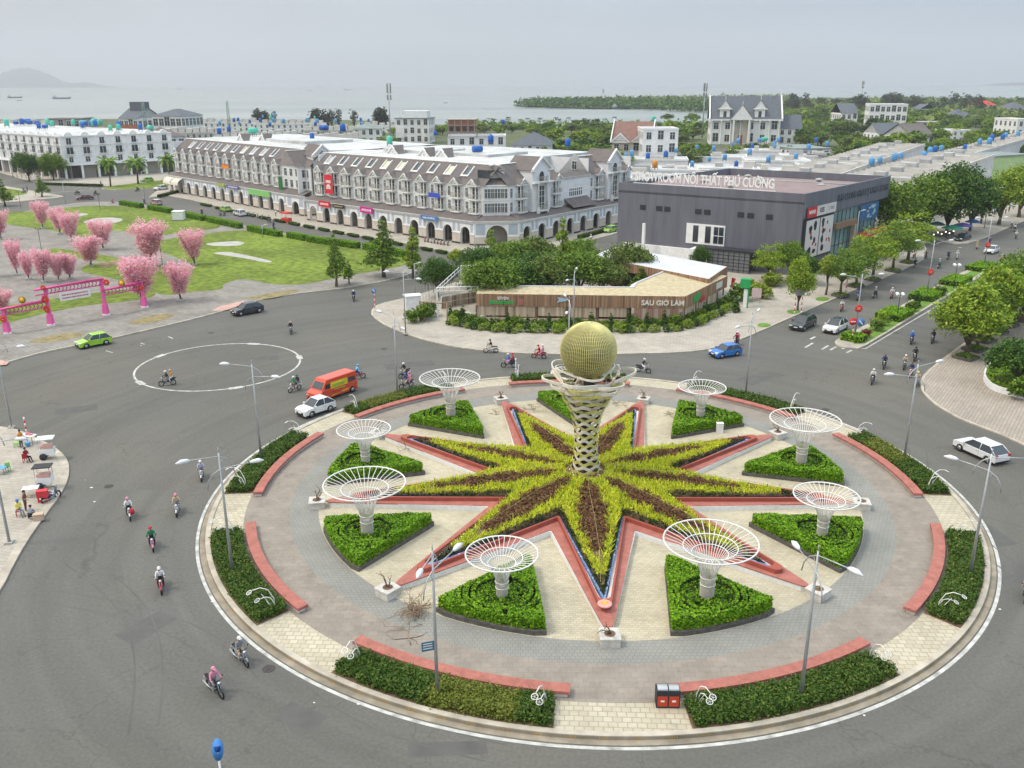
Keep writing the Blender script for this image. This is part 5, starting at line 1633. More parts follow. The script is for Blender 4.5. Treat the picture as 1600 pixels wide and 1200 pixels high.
for x_ in(-w__/2-.9,w__/2+.3):
 for y1_ in(-1.5,25.5):
  b.add([(x_,y1_,hh_-.6),(x_,12,hh_+hr-.2),(x_,12,hh_+hr+1.0),(x_,y1_,hh_+.8),(x_+.7,y1_,hh_-.6),(x_+.7,12,hh_+hr-.2),(x_+.7,12,hh_+hr+1.0),(x_+.7,y1_,hh_+.8)],[(0,1,2,3),(7,6,5,4),(3,2,6,7),(0,3,7,4)],0,False)
 b.lathe((x_+.3,12,hh_+hr+.8),[(.5,0),(.6,.5),(.1,1.0),(.05,3)],6)
b.box(-w__/2-1,-1.2,hh_-.4,w__/2+1,0,hh_+.3)
for i in range(8):
 xx=-w__/2+.6+i*(w__-1.2)/7
 b.lathe((xx,-.7,0),[(.55,0),(.42,.6),(.38,hh_-1.2),(.6,hh_-.4)],8)
b.build('cornice',mat_tr,h_)
for x_,s__ in((-w__*.3,3.6),(w__*.2,3.6)):
 b=MB();b.box(x_-2.6,1.0,hh_,x_+2.6,8,hh_+5.6,0);b.box(x_-3.6,.3,hh_+5.3,x_+3.6,1.4,hh_+5.9,0)
 b.add([(x_-3.2,.6,hh_+5.6),(x_+3.2,.6,hh_+5.6),(x_,.6,hh_+10)],[(0,1,2)],0,False)
 b.add([(x_-3.4,.4,hh_+5.6),(x_,.4,hh_+10.3),(x_,8,hh_+10.3),(x_-3.4,8,hh_+5.6)],[(0,1,2,3)],1,False)
 b.add([(x_+3.4,.4,hh_+5.6),(x_,.4,hh_+10.3),(x_,8,hh_+10.3),(x_+3.4,8,hh_+5.6)],[(3,2,1,0)],1,False)
 b.box(x_-.8,.93,hh_+.9,x_+.8,.99,hh_+4.4,2);b.lathe((x_,.6,hh_+10),[(.25,0),(.05,2.2)],6,0)
 b.build('dormer',[mat_tr,mat_rgrey,mat_gl],h_)
b=MB();x_=-w__*.06
b.box(x_-4.5,-3,0,x_-3.6,0,hh_);b.box(x_+3.6,-3,0,x_+4.5,0,hh_)
b.add([(x_-6,-3.1,hh_),(x_+6,-3.1,hh_),(x_,-3.1,hh_+7.5)],[(0,1,2)],0,False)
b.add([(x_-6,-3.2,hh_),(x_,-3.2,hh_+7.8),(x_,5,hh_+7.8),(x_-6,5,hh_)],[(0,1,2,3)],1,False)
b.add([(x_+6,-3.2,hh_),(x_,-3.2,hh_+7.8),(x_,5,hh_+7.8),(x_+6,5,hh_)],[(3,2,1,0)],1,False)
b.box(x_-3.4,-.08,1,x_+3.4,-.05,hh_-1,3);b.box(x_-1.2,-.14,0,x_+1.2,-.09,5,4)
b.lathe((x_,-3.1,hh_+7.5),[(.25,0),(.05,2.2)],6,0)
b.build('portico',[mat_tr,mat_rgrey,mat_gl,mat_cream2,mat_brick],h_)
h_,w__,hh_=house('annex',1232,226,34,26,14,'white annex with slate roof right of the grand villa','building',roof='gable',rh=.5,rz=-.16)
for i_,(x,yb,wp,hp,dm,lb,rf,rm,rz_,fl_)in enumerate(((1268,250,60,18,26,'long low building with dark green roof behind the white roofs','slab',mat_green_roof,0.15,1),(1330,262,56,16,22,'low building with wide grey solar-panel roof','slab',mat_rgrey,0.2,1),(1325,200,26,24,22,'small white mansion wing with slate roof among the trees','gable',mat_rgrey,0.0,2),(1384,205,56,42,26,'tall white mansion standing above the trees','flat',None,-0.25,3),(1392,222,44,14,18,'white bungalow with slate gable roof below the mansion','gable',mat_rgrey,0.1,1),(1440,228,46,16,20,'white house with brown roof right of the bungalow','gable',mat_rb,0.35,1),(1465,205,52,14,18,'flat-roofed house with curved canopy in the trees','slab',mat_conc,0.0,1),(1448,182,24,12,18,'small white gabled house among far trees','gablex',mat_rgrey,0.0,1),(1538,176,34,12,18,'far house with bright red roof at the right','hip',None,0.0,1),(1505,196,40,14,18,'grey-roofed far house left of the red roof','hip',mat_rgrey,0.2,1),(1590,180,30,12,18,'far grey house at the right edge of the picture','hip',mat_rgrey,0.2,1),(1596,226,26,40,20,'white house with dark mansard top at the right edge','flat',None,0.1,3),(1500,222,30,18,18,'white house half hidden by trees at the right','flat',None,0.1,2))):
 rm=rm or(M('roof_bright_red',(0.55,0.05,0.035),0.6)if 'red roof at' in lb else mat_rgrey)
 house('house',x,yb,wp,hp,dm,lb,'house',roof=rf,rmat=rm,rz=rz_,floors=fl_,rh=.3)
mat_off=M('wall_offwhite',(0.52,0.50,0.46),0.85,var=0.15,scale=0.4,world=True)
k=0
desc_r=['terrace house row in front of the sea at the far left','terrace house row above the white row roofs','terrace house row right of the hipped house','terrace house row with dark loggias','terrace house row under the casuarina trees','terrace house row left of the radio mast','nearest terrace house row behind the grey block','second nearest terrace house row behind the grey block','terrace house row behind the green fence line']
for x,yb,wp,hp,dm,rz_ in((30,222,90,26,16,-.1),(150,232,60,18,12,-.1),(350,206,100,14,14,0),(300,226,90,18,12,.1),(450,208,110,14,14,0),(520,222,90,18,12,0),(400,236,130,22,13,.08),(510,240,100,22,13,.04),(590,208,70,10,14,0)):
 h_,w__,hh_=house('terrace_row',x,yb,wp,hp,dm,'pale '+desc_r[k],'terrace houses',wall=mat_off if k%2 else mat_ww,roof='flat',floors=2 if hp<20 else 3,rz=rz_,nwin=int(wp/9))
 b=MB();nn=int(wp/11)
 for i in range(nn):
  xx=-w__/2+w__*(i+.5)/nn
  b.box(xx-1.5,4,hh_+.1,xx+1.8,8,hh_+2.4+(i%3)*.5)
 b.build('stair_head',mat_off,h_)
 k+=1
k=0
dirR=math.atan2(-0.557,0.83)
wl=['left of the red villa','behind the showroom parapet','in front of the cubic villa','below the grand villa','in the middle of the tank field','right of the tank field','behind the dark roof corner','with the orange tank','nearest to the showroom roof','with the patched sheet roof','below the dark green roof','at the far right of the tank field','under the thin trees']
for x,yb,wp,hp,dm in((970,296,70,26,16),(1040,288,100,22,15),(1030,268,90,18,14),(1120,262,90,16,14),(1130,284,110,20,16),(1215,270,100,18,16),(1220,290,90,20,16),(1000,306,90,26,14),(1110,304,110,26,12),(1180,248,80,12,12),(1255,258,70,14,12),(1290,276,80,16,14),(1310,292,60,18,12)):
 h_,w__,hh_=house('low_house',x,yb,wp,hp,dm,'low white flat-roofed house '+wl[k],'house',roof='flat',floors=2,rz=-.25+.06*(k%3),nwin=4,win=k in(0,7))
 b=MB();rng=np.random.default_rng(k)
 for i in range(3):
  xx,yy=rng.uniform(-w__/2+2,w__/2-3),rng.uniform(2,dm-4)
  b.box(xx,yy,hh_+.12,xx+rng.uniform(2,6),yy+rng.uniform(1.5,3),hh_+rng.uniform(.5,2.2),i%2)
 b.build('roof_shed',[mat_off,mat_skg],h_)
 k+=1
mat_fl2=M('flat_roof_worn',(0.40,0.405,0.40),0.85,var=0.3,scale=0.4,world=True,detail=10,var2=0.2,scale2=0.08)
mat_awh=M('wall_avenue',(0.62,0.62,0.60),0.85,var=0.12,scale=0.4,world=True,detail=8)
for idx,(P0_,P1_,dm,h,lb)in enumerate((((1428,350),(1546,292),18,9.5,'long white terrace along the avenue behind the big dark trees'),((1300,330),(1440,262),16,8.5,'long white terrace with a row of blue tanks behind the showroom'),((1450,304),(1640,232),11,8.0,'farthest white terrace row beside the light green wall'))):
 A_,B_=G(*P0_),G(*P1_)
 Tt,Lt=frame((A_.x,A_.y),(B_.x,B_.y))
 rt=empty('terrace_row',(0,0,0),0,lb,'terrace houses');Bk=Block(rt);Bk.T=Tt
 Bk.mb('wall').box(0,0,0,Lt,dm,h,0)
 Bk.mb('trim').box(-.2,-.25,h-.5,Lt+.2,0,h,0);Bk.mb('trim').box(-.2,-.15,h,Lt+.2,.3,h+.6,0)
 for j in range(int(Lt/5)):
  q=random.Random(j*7+idx);dz=q.choice((.15,.3,.5,.8));Bk.mb('unit%d'%len(Bk.g)).box(j*5.0+.1,.5+q.choice((0,2,4)),h+.08,j*5.0+4.9,dm-q.choice((0,2,5)),h+dz,0)
  Bk.mb('trim').box(j*5.0,.4,h+.01,j*5.0+.2,dm,h+.9,0)
  if j%3==0:Bk.mb('flat').box(j*5+1,dm*.45,h+.1,j*5+4,dm*.6,h+1.9,0)
 Bk.mb('flat').box(0,.4,h,Lt,dm,h+.1,0)
 for j in range(min(40,int(Lt/2.6))):
  for z in(2.6,5.9):
   Bk.inst(W_NAR,1.3+j*2.6,0,z,1.2,1.0)
  archivolt(Bk.mb('trim'),1.3+j*2.6,.6,7.5,0,.14,6)
 Bk.finish({'wall':('wall',mat_awh),'trim':('parapet',mat_off),'flat':('roof',mat_fl2),'unit':('unit_roof',mat_fl2)})
b=MB();b.box(0,0,0,34,12,8.6);o=empty('house',G(1500,292),.5,'light green walled house at the right behind the white terraces','house');b.build('wall',M('wall_lime',(0.45,0.58,0.27),0.8,var=0.1,scale=.5),o)
b=MB();b.box(-.3,-.3,8.6,34.3,12.3,9.0);b.build('roof',mat_green_roof,o)
house('house',1448,292,46,28,16,'house with brown-red hipped roof among the blue tanks at the right',roof='hip',rmat=mat_rred,rz=.4,rh=.3)
def f_tank(col,name,horiz=False):
 def f(nm):
  root=empty(nm)
  b=MB()
  if horiz:
   b.tube([(-1.0,0,1.25),(-.95,0,1.25),(.95,0,1.25),(1.0,0,1.25)],[.3,.62,.62,.3],12)
  else:
   b.lathe((0,0,.5),[(.62,0),(.66,.05),(.66,1.35),(.5,1.6),(.2,1.68),(.2,1.78)],12)
  b.build('tank',M('tank_'+name,col,0.4,var=0.1,scale=1),root)
  b=MB()
  for x_,y_ in((-.5,-.5),(.5,-.5),(.5,.5),(-.5,.5)):b.box(x_-.05,y_-.05,0,x_+.05,y_+.05,.52)
  b.box(-.6,-.6,.42,.6,.6,.5);b.build('stand',mat_dkw,root)
  return root
 return f
TK={'blue':template(f_tank((0.03,0.12,0.42),'blue')('water_tank')),'lblue':template(f_tank((0.10,0.30,0.55),'lblue')('water_tank')),'green':template(f_tank((0.10,0.50,0.36),'green')('water_tank')),'hblue':template(f_tank((0.03,0.11,0.45),'blue',True)('water_tank')),'orange':template(f_tank((0.62,0.27,0.06),'orange')('water_tank')),'hgreen':template(f_tank((0.10,0.45,0.30),'green',True)('water_tank'))}
tanks=[]
def tank(kind,x,y,z,sc,label,group=None):
 if group:label={'blue':'upright blue ','lblue':'upright sky blue ','green':'upright green ','hblue':'lying blue ','hgreen':'lying green ','orange':'orange '}[kind]+label
 place(TK[kind],USED,loc=G(x,y,z),rz=random.uniform(0,3),sc=sc*.8,label=label,cat='water tank',group=group)
for kd,x,y,z,s_,lb in(('hblue',746,243,15.6,1.5,'blue lying water tank near the rounded roof corner'),('blue',767,226,15.7,1.5,'upright blue water tank in the middle of the white roof'),('blue',887,232,15.7,1.4,'blue water tank behind the right gable roof'),('green',609,228,15.7,1.5,'mint green water tank behind the attic gables'),('hblue',507,208,15.7,1.8,'blue lying water tank on the farther roof'),('blue',536,209,15.7,1.9,'big upright blue water tank on the farther roof'),('blue',488,220,15.7,1.3,'small blue water tank at the farther roof edge'),('hgreen',396,213,15.7,1.8,'green lying water tank on the left part of the farther roof'),('blue',343,212,15.7,1.4,'blue water tank at the left end of the farther roof'),('blue',358,208,15.7,1.3,'second blue water tank at the left end of the farther roof'),('blue',680,213,12,1.2,'blue water tank left of the long white house'),('blue',786,196,12,1.6,'blue water tank on the pergola house'),('orange',1023,265,8,1.5,'orange water tank among the low white roofs'),('green',1021,192,14,1.8,'green water tank on top of the cubic villa'),('hgreen',1194,224,7,1.8,'bright green water tank below the grand villa')):
 tank(kd,x,y,z,s_,lb)
random.seed(5)
for i in range(26):
 x=random.uniform(0,240);f=x/240
 tank(random.choice(['blue','green','green','hblue','hgreen','blue']),x,193+random.uniform(0,9)+f*5,14.9,random.uniform(1.3,1.9),'water tank crowded on the roof of the long white row','tanks on the long white row')
for x,y in((978,249),(987,247),(1012,250),(1081,262),(1108,254),(1132,252),(1056,240),(1089,234),(1115,238),(1144,230),(1153,226),(1171,244),(1186,224),(1210,228),(1216,224),(1210,233),(1175,233),(1040,248),(1243,250),(1263,236),(1275,224),(1292,230),(1150,262),(1200,256)):
 tank(random.choice(['blue','lblue','lblue','blue']),x,y,7.6,random.uniform(1.0,1.5),'water tank standing among the low white roofs behind the showroom','tanks behind the showroom')
for x,y in((1361,262),(1374,258),(1397,255),(1407,250),(1443,249),(1452,243),(1460,240),(1470,238),(1507,235),(1549,222),(1545,228),(1530,228),(1566,220),(1571,216),(1590,214)):
 tank(random.choice(['lblue','blue','lblue']),x,y,9.2,random.uniform(1.2,1.8),'water tank on the white terraces at the right','tanks on the right terraces')
for i in range(22):
 x=random.uniform(260,600)
 tank(random.choice(['blue','lblue','green']),x,random.uniform(184,200),9,random.uniform(1.2,1.9),'water tank on the distant terrace roofs','tanks on the distant terraces')
def corrug(name,c):
 m,t,b=_nt(name)
 L=t.links.new;N=t.nodes.new
 p=N('ShaderNodeNewGeometry').outputs['Position']
 mp=N('ShaderNodeMapping');mp.inputs['Rotation'].default_value=(0,0,0.3);L(p,mp.inputs[0])
 wv=N('ShaderNodeTexWave');wv.bands_direction='X';wv.inputs['Scale'].default_value=1.1;L(mp.outputs[0],wv.inputs['Vector'])
 a=N('ShaderNodeMapRange');a.inputs[3].default_value=0.9;a.inputs[4].default_value=1.08;L(wv.outputs[0],a.inputs[0])
 mp2=N('ShaderNodeMapping');mp2.inputs['Scale'].default_value=(1,1,0.12);L(p,mp2.inputs[0])
 n=N('ShaderNodeTexNoise');n.inputs['Scale'].default_value=0.8;n.inputs['Detail'].default_value=8;L(mp2.outputs[0],n.inputs['Vector'])
 r=N('ShaderNodeMapRange');r.inputs[1].default_value=.3;r.inputs[2].default_value=.7;r.inputs[3].default_value=0.85;r.inputs[4].default_value=1.18;L(n.outputs[0],r.inputs[0])
 mm=N('ShaderNodeMath');mm.operation='MULTIPLY';L(a.outputs[0],mm.inputs[0]);L(r.outputs[0],mm.inputs[1])
 v=N('ShaderNodeVectorMath');v.operation='SCALE';v.inputs[0].default_value=c;L(mm.outputs[0],v.inputs['Scale']);L(v.outputs[0],b.inputs['Base Color'])
 b.inputs['Roughness'].default_value=0.6
 return m
mat_sh=corrug('cladding_slate',(0.125,0.128,0.155))
mat_shr=M('roof_mauve',(0.25,0.19,0.185),0.75,var=0.10,scale=0.3,world=True,detail=8,var2=0.08,scale2=2)
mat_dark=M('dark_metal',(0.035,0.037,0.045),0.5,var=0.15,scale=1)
mat_teal=M('teal_glass',(0.13,0.22,0.22),0.15,var=0.3,scale=.4,world=True)
HS_=14.0
SL,SF=G(967,285,HS_),G(1258,303,HS_)
SR_=G(1390,275,HS_);SR_=SF+(SR_-SF)*1.0
u_=(SF-SL).normalized();v_=(SR_-SF).normalized()
Ts,Ls=frame((SL.x,SL.y),(SF.x,SF.y))
Lr=(SR_-SF).length
show=empty('showroom_building',(0,0,0),0,'big slate-grey metal-clad showroom with mauve roof and tall posters','building')
d_over=5.0
SRw=SF+v_*(Lr-d_over)
SBk=SL+v_*(Lr-2)
rim=[SL,SF,SR_,SL+v_*Lr+u_*1.5]
b=MB();foot=[tuple(SL[:2]),tuple(SF[:2]),tuple(SRw[:2]),tuple((SBk)[:2])]
b.prism(foot,0.1,12.6,0,top=False);b.build('wall',mat_sh,show)
def inset4(P,d):
 c=sum((Vector(p[:2])for p in P),Vector((0,0)))/4
 return[tuple(Vector(p[:2])+(c-Vector(p[:2])).normalized()*d*1.4)for p in P]
b=MB();rp=[tuple(p[:2])for p in rim]
b.ringprism(rp,inset4(rim,.35),12.2,14.0,0)
b.build('parapet',[mat_sh],show)
b=MB();bk0,bk1=SL+v_*Lr+u_*1.5,SR_
fr=lambda P,Q:frame((P.x,P.y),(Q.x,Q.y))
Tq,Lq=fr(SF,SR_);b.T=Tq
b.box(.1,-.25,9.9,Lq,.1,14.05,0);b.T=None
b.build('fascia',[mat_sh],show)
b=MB();rin=inset4(rim,.5)
cx_=[Vector((*p,12.6))for p in rin]
rA=(cx_[0]+cx_[3])/2+Vector((0,0,1.25));rB=(cx_[1]+cx_[2])/2+Vector((0,0,1.25))
b.add([cx_[0],cx_[1],rB,rA,cx_[2],cx_[3]],[(0,1,2,3),(3,2,4,5)],0,False)
b.build('roof',mat_shr,show)
b=MB();b.tube([rA+Vector((0,0,.05)),rB+Vector((0,0,.05))],.14,5);b.build('ridge_cap',mat_skg,show)
for i,(a,c)in enumerate(((.25,.35),(.42,.62),(.58,.36),(.72,.7),(.86,.45),(.5,.2),(.3,.7))):
 p=cx_[0]+(cx_[1]-cx_[0])*a+(cx_[3]-cx_[0])*c
 b=MB();b.lathe((p.x,p.y,12.9),[(.45,0),(.45,.7),(.75,.8),(.7,1.0),(.2,1.15)],10);b.build('roof_vent',mat_skg,show)
b=MB();b.T=Ts
for x in(6.1,10.0,11.9,19.0,21.0,28.3,30.4,34.3):
 x=x*Ls/41.0
 b.box(x-.6,-.06,9.3,x+.6,-.01,10.2,0)
b.build('vent_window',mat_dark,show)
b=MB();b.T=Ts;x0=Ls*.405;x1=Ls*.615
b.box(x0,-.15,4.0,x1,-.01,7.6,0)
for i,(a,c)in enumerate(((.18,.32),(.50,.64),(.72,.97))):b.box(x0+(x1-x0)*a,-.2,4.35,x0+(x1-x0)*c,-.152,7.3,1)
b.box(x0+(x1-x0)*.72,-.24,5.7,x0+(x1-x0)*.97,-.202,5.8,0);b.box(x0+(x1-x0)*.84,-.24,4.35,x0+(x1-x0)*.85,-.203,7.3,0)
b.build('strip_window',[mat_tr,mat_gl],show)
b=MB();b.T=Ts;g0,g1=Ls*.50,Ls*.79
b.box(g0,-3.2,3.75,g1+2,-.1,4.0,0);b.build('canopy',mat_dark,show)
b=MB();b.T=Ts
b.box(g0+2.2,-3.0,.1,g1-.2,-2.9,3.75,0)
for i in range(9):b.box(g0+2.2+i*(g1-g0-2.4)/8-.04,-3.06,.1,g0+2.2+i*(g1-g0-2.4)/8+.04,-3.0,3.75,1)
for z in(.6,1.2,1.8,2.4,3.0):b.box(g0+2.2,-3.06,z,g1-.2,-3.0,z+.07,1)
b.build('gate',[M('gate_grey',(0.17,0.175,0.18),0.6,var=0.1),mat_dark],show)
b=MB();b.T=Ts;b.box(g0-1.4,-2.9,.1,g0+2.1,-.1,3.5,0);b.box(g0+.4,-2.96,1.0,g0+1.2,-2.91,2.6,1);b.build('gatehouse',[mat_tr,mat_pb],show)
b=MB();b.T=Ts;b.box(1.5,-.5,.1,g0-1.5,-.02,3.0,0);b.build('white_plinth',mat_ww,show)
b=MB();b.T=Ts;b.box(Ls*.185,-2.6,0,Ls*.185+.5,-2.1,7.2,0);b.build('pillar',mat_tr,show)
Tv,Lv=fr(SF,SRw)
def vbox(name,x0,y0,z0,x1,y1,z1,mat):
 b=MB();b.T=Tv;b.box(x0,y0,z0,x1,y1,z1);return b.build(name,mat,show)
vbox('poster_frame',.4,-.35,2.6,12.6,-.05,9.6,mat_dark)
vbox('glass_wall',13.0,-.06,.3,Lv-.1,-.02,9.6,mat_teal)
b=MB();b.T=Tv
for i in range(12):b.box(13+i*1.9,-.14,.3,13.08+i*1.9,-.065,9.6)
for z in(3.4,6.5):b.box(13,-.13,z,Lv,-.064,z+.1)
b.build('mullions',mat_dark,show)
vbox('portal_frame',12.9,-.9,6.6,22.5,-.15,7.6,M('portal_brown',(0.24,0.15,0.09),0.6))
vbox('portal_post',21.6,-.9,.2,22.5,-.15,6.6,M('portal_tan',(0.36,0.31,0.24),0.6))
def vflat(name,x0,x1,z0,z1,mat,y=-.42,lab=None):
 root=empty(name,(0,0,0),0,lab,'sign' if 'sign' in name else 'poster')
 root.matrix_world=Tv@Matrix.Translation(((x0+x1)/2,y,(z0+z1)/2))
 b=MB();b.box(-(x1-x0)/2,-.04,-(z1-z0)/2,(x1-x0)/2,.03,(z1-z0)/2);b.build('board',mat,root)
 return root
mat_pw=M('poster_white',(0.62,0.58,0.56),0.6,var=0.06,scale=.6)
mat_blk=M('print_black',(0.02,0.02,0.025),0.5)
mat_prd=M('print_red',(0.45,0.03,0.04),0.5)
random.seed(21)
for j,(x0,x1)in enumerate(((.9,6.3),(6.7,12.2))):
 r=vflat('poster',x0,x1,2.9,9.4,mat_pw,lab=('left' if j==0 else 'right')+' tall white product poster with black pictures on the showroom side')
 b=MB()
 shapes=((.9,2.0,.9,1.1),(-1.0,1.7,.7,.9),(-.4,.2,.5,.5),(1.0,-.3,.6,.7),(-.9,-2.1,1.2,.9),(1.1,-2.3,.8,.6))if j==0 else((-1.7,2.3,.8,.9),(-1.4,.9,.6,.7),(-1.5,-.6,.8,.9),(-1.3,-2.2,.8,.8),(1.6,.5,.3,.4),(1.5,-.8,.4,.3),(.2,2.2,.3,.4))
 for(sx,sz,rx,rz_)in shapes:
  n=9;V=[(sx+rx*random.uniform(.55,1.1)*math.cos(2*math.pi*i/n),-.05,sz+rz_*random.uniform(.55,1.1)*math.sin(2*math.pi*i/n))for i in range(n)]
  b.add(V,[tuple(range(n))[::-1]],0,False)
 b.build('pictures',mat_blk,r)
 b=MB()
 for(sx,sz)in((-.6,.9),(1.8,-1.2),(.5,-.9)):b.box(sx-.3,-.055,sz-.3,sx+.25,-.045,sz+.25)
 b.build('red_pictures',mat_prd,r)
s=vflat('wall_sign',.6,4.4,9.9,11.6,M('sign_red2',(0.55,0.03,0.04),0.5),-.5,'small red sign board at the showroom corner');text_mesh('lettering','MNNR',.9,.01,mat_tr,s,(0,-.06,0),Matrix.Rotation(math.pi/2,3,'X'),bold=.02)
s=vflat('wall_sign',4.5,8.6,9.9,11.6,mat_pw,-.5,'white sign board with three bold black letters beside the small red one');text_mesh('lettering','KES',1.1,.01,mat_blk,s,(0,-.06,0),Matrix.Rotation(math.pi/2,3,'X'),bold=.02)
s=vflat('wall_sign',8.7,12.6,9.9,11.6,mat_pw,-.5,'white sign board with thin grey letters, rightmost of the three');text_mesh('lettering','| YALE',.8,.01,mat_dkw,s,(0,-.06,0),Matrix.Rotation(math.pi/2,3,'X'))
s=vflat('poster',Lv-9.5,Lv-.3,6.6,9.7,M('poster_blue',(0.04,0.12,0.26),0.4,var=0.5,scale=.8),-.4,'blue poster with pale underwater picture high on the glass')
b=MB();random.seed(3)
for i in range(14):
 cx0,cz0=random.uniform(-2,3.2),random.uniform(-1.1,1.1);n=7
 b.add([(cx0+random.uniform(.3,.8)*math.cos(2*math.pi*k/n),-.05-i*.001,cz0+random.uniform(.1,.35)*math.sin(2*math.pi*k/n))for k in range(n)],[tuple(range(n))[::-1]],0,False)
b.build('picture',M('poster_cyan',(0.35,0.5,0.55),0.5,var=.3),s)
s=vflat('wall_sign',22.8,Lv+3,3.2,4.7,M('sign_red3',(0.60,0.02,0.03),0.5),-.9,'long red sign with white letters low on the showroom glass');text_mesh('lettering','S KAVY',1.0,.01,mat_tr,s,(0,-.06,0),Matrix.Rotation(math.pi/2,3,'X'),bold=.02)
mat_let=M('letters_white',(0.82,0.82,0.80),0.5)
s=empty('roof_sign',(0,0,0),0,'long line of white raised capital letters along the showroom roof edge','sign')
s.matrix_world=Ts@Matrix.Translation((3.2,.2,HS_+0.10))
total=Ls*.845-3.2
def vn_text(root,txt,size,depth,mat,bold,total=None):
 """Vietnamese capitals: plain letters, with the accent strokes built above and beside them."""
 base={'Ộ':'O','Ấ':'A','Ú':'U','Ư':'U','Ờ':'O','À':'A','Â':'A'}
 plain=''.join(base.get(c,c)for c in txt)
 o=text_mesh('lettering',plain,size,depth,mat,root,align='LEFT',bold=bold)
 W_=max(v.co.x for v in o.data.vertices);kx=(total/W_)if total else 1.0
 off=0 if total else-W_/2
 o.matrix_local=Matrix.Translation((off,0,0))@Matrix.Rotation(math.pi/2,4,'X')@Matrix.Diagonal((kx,1,1,1))
 b=MB();s_=size
 def wid(t):
  q=text_mesh('t',t+'.',size,0,mat,None,align='LEFT');w_=max(v.co.x for v in q.data.vertices);bpy.data.objects.remove(q);return w_-.13*s_
 for i,c in enumerate(txt):
  if c not in base:continue
  xa,xb=wid(plain[:i])if i else 0,wid(plain[:i+1]);x=off+(xa+xb)/2*kx;t=.045*s_
  def st(x0,z0,x1,z1):b.tube([(x0,0,z0),(x1,0,z1)],t,4)
  top=.42*s_
  if c in 'ẤÂỘ':st(x-.15*s_,top,x,top+.13*s_);st(x,top+.13*s_,x+.15*s_,top)
  if c=='Ộ':st(x-.03*s_,-top-.06*s_,x+.03*s_,-top-.06*s_)
  if c=='Ấ':st(x+.12*s_,top+.1*s_,x+.22*s_,top+.22*s_)
  if c=='Ú':st(x-.03*s_,top,x+.1*s_,top+.13*s_)
  if c in 'ỜÀ':st(x+.03*s_,top,x-.1*s_,top+.13*s_)
  if c in 'ỜƯ':st(x+.28*s_*kx,.28*s_,x+.36*s_*kx,.44*s_)
 if b.v:b.build('accents',mat,root)
 return o
s.matrix_world=Ts@Matrix.Translation((3.2,.2,HS_+1.25))
vn_text(s,'SHOWROOM NỘI THẤT PHÚ CƯỜNG',2.3,.04,mat_let,.04,total)
b=MB();b.box(-.3,.05,-1.2,total+.3,.15,-1.1)
for i in range(12):b.box(i*total/11-.03,.11,-1.1,i*total/11+.03,.15,.0)
b.build('sign_rail',mat_let,s)
s=empty('fascia_sign',(0,0,0),0,'dull grey raised letters on the avenue side fascia of the showroom','sign')
s.matrix_world=Tq@Matrix.Translation((13.5,-.3,12.0))
o=text_mesh('lettering','PHU CUONG GROUP | T.PHU CUONG',1.5,.06,M('letters_dull',(0.085,0.09,0.11),0.6),s,(0,0,0),None,align='LEFT',bold=.02)
W_=max(v.co.x for v in o.data.vertices);kx=(Lq-14.5)/W_
o.matrix_local=Matrix.Rotation(math.pi/2,4,'X')@Matrix.Diagonal((kx,1.15,1,1))
sc=empty('scaffold_tower',G(972,392),math.radians(-30),'rusty steel scaffold tower with boards left of the showroom','scaffold')
mat_rust=M('rusty_steel',(0.30,0.20,0.18),0.7,var=0.25,scale=2)
b=MB();WX=4.4;ZS=(0,3.2,6.0,8.8,10.8)
for x in(0,WX/2,WX):
 for y in(0,WX):b.tube([(x,y,0),(x,y,10.8)],.06,4)
for z in ZS[1:]:
 for y in(0,WX):b.tube([(0,y,z),(WX,y,z)],.06,4)
 for x in(0,WX):b.tube([(x,0,z),(x,WX,z)],.06,4)
for z0,z1 in zip(ZS,ZS[1:]):
 b.tube([(0,0,z0),(WX/2,0,z1)],.035,4);b.tube([(WX,0,z0),(WX/2,0,z1)],.035,4);b.tube([(WX,0,z0),(WX,WX,z1)],.035,4);b.tube([(0,WX,z0),(0,0,z1)],.035,4)
b.build('frame',mat_rust,sc)
for nm,bx,mt in(('yellow_panel',(1.4,1.2,3.3,3.9,1.4,5.8),M('panel_cream',(0.50,0.50,0.33),0.7)),('deck',(0,0,6.0,WX,WX,6.12),M('deck_brown',(0.28,0.16,0.08),0.8)),('boards',(.2,.8,6.6,2.0,1.0,8.6),M('red_board',(0.42,0.12,0.09),0.7)),('cream_box',(2.0,.8,8.0,4.0,2.6,9.2),M('box_cream',(0.55,0.48,0.38),0.7)),('white_box',(2.1,.9,6.2,3.9,2.4,7.8),mat_conc)):
 b=MB();b.box(*bx);b.build(nm,mt,sc)
def planks(name,c,sc_=3.0):
 m,t,b=_nt(name)
 L=t.links.new;N=t.nodes.new
 p=N('ShaderNodeTexCoord').outputs['Object']
 mp=N('ShaderNodeMapping');mp.inputs['Scale'].default_value=(sc_,sc_*.5,0.05);L(p,mp.inputs[0])
 n=N('ShaderNodeTexNoise');n.inputs['Scale'].default_value=1.0;n.inputs['Detail'].default_value=3;L(mp.outputs[0],n.inputs['Vector'])
 ra=N('ShaderNodeValToRGB');ra.color_ramp.elements[0].position=.3;ra.color_ramp.elements[1].position=.7
 ra.color_ramp.elements[0].color=(c[0]*.42,c[1]*.38,c[2]*.36,1);ra.color_ramp.elements[1].color=(c[0]*1.3,c[1]*1.3,c[2]*1.35,1)
 L(n.outputs[0],ra.inputs[0]);L(ra.outputs[0],b.inputs['Base Color']);b.inputs['Roughness'].default_value=.8
 return m
mat_pl=planks('bamboo_planks',(0.34,0.21,0.12),4.5)
mat_mat=planks('bamboo_blind',(0.50,0.40,0.28),2)
mat_thatch=M('roof_tan',(0.46,0.39,0.25),0.85,var=0.22,scale=1.5,detail=8)
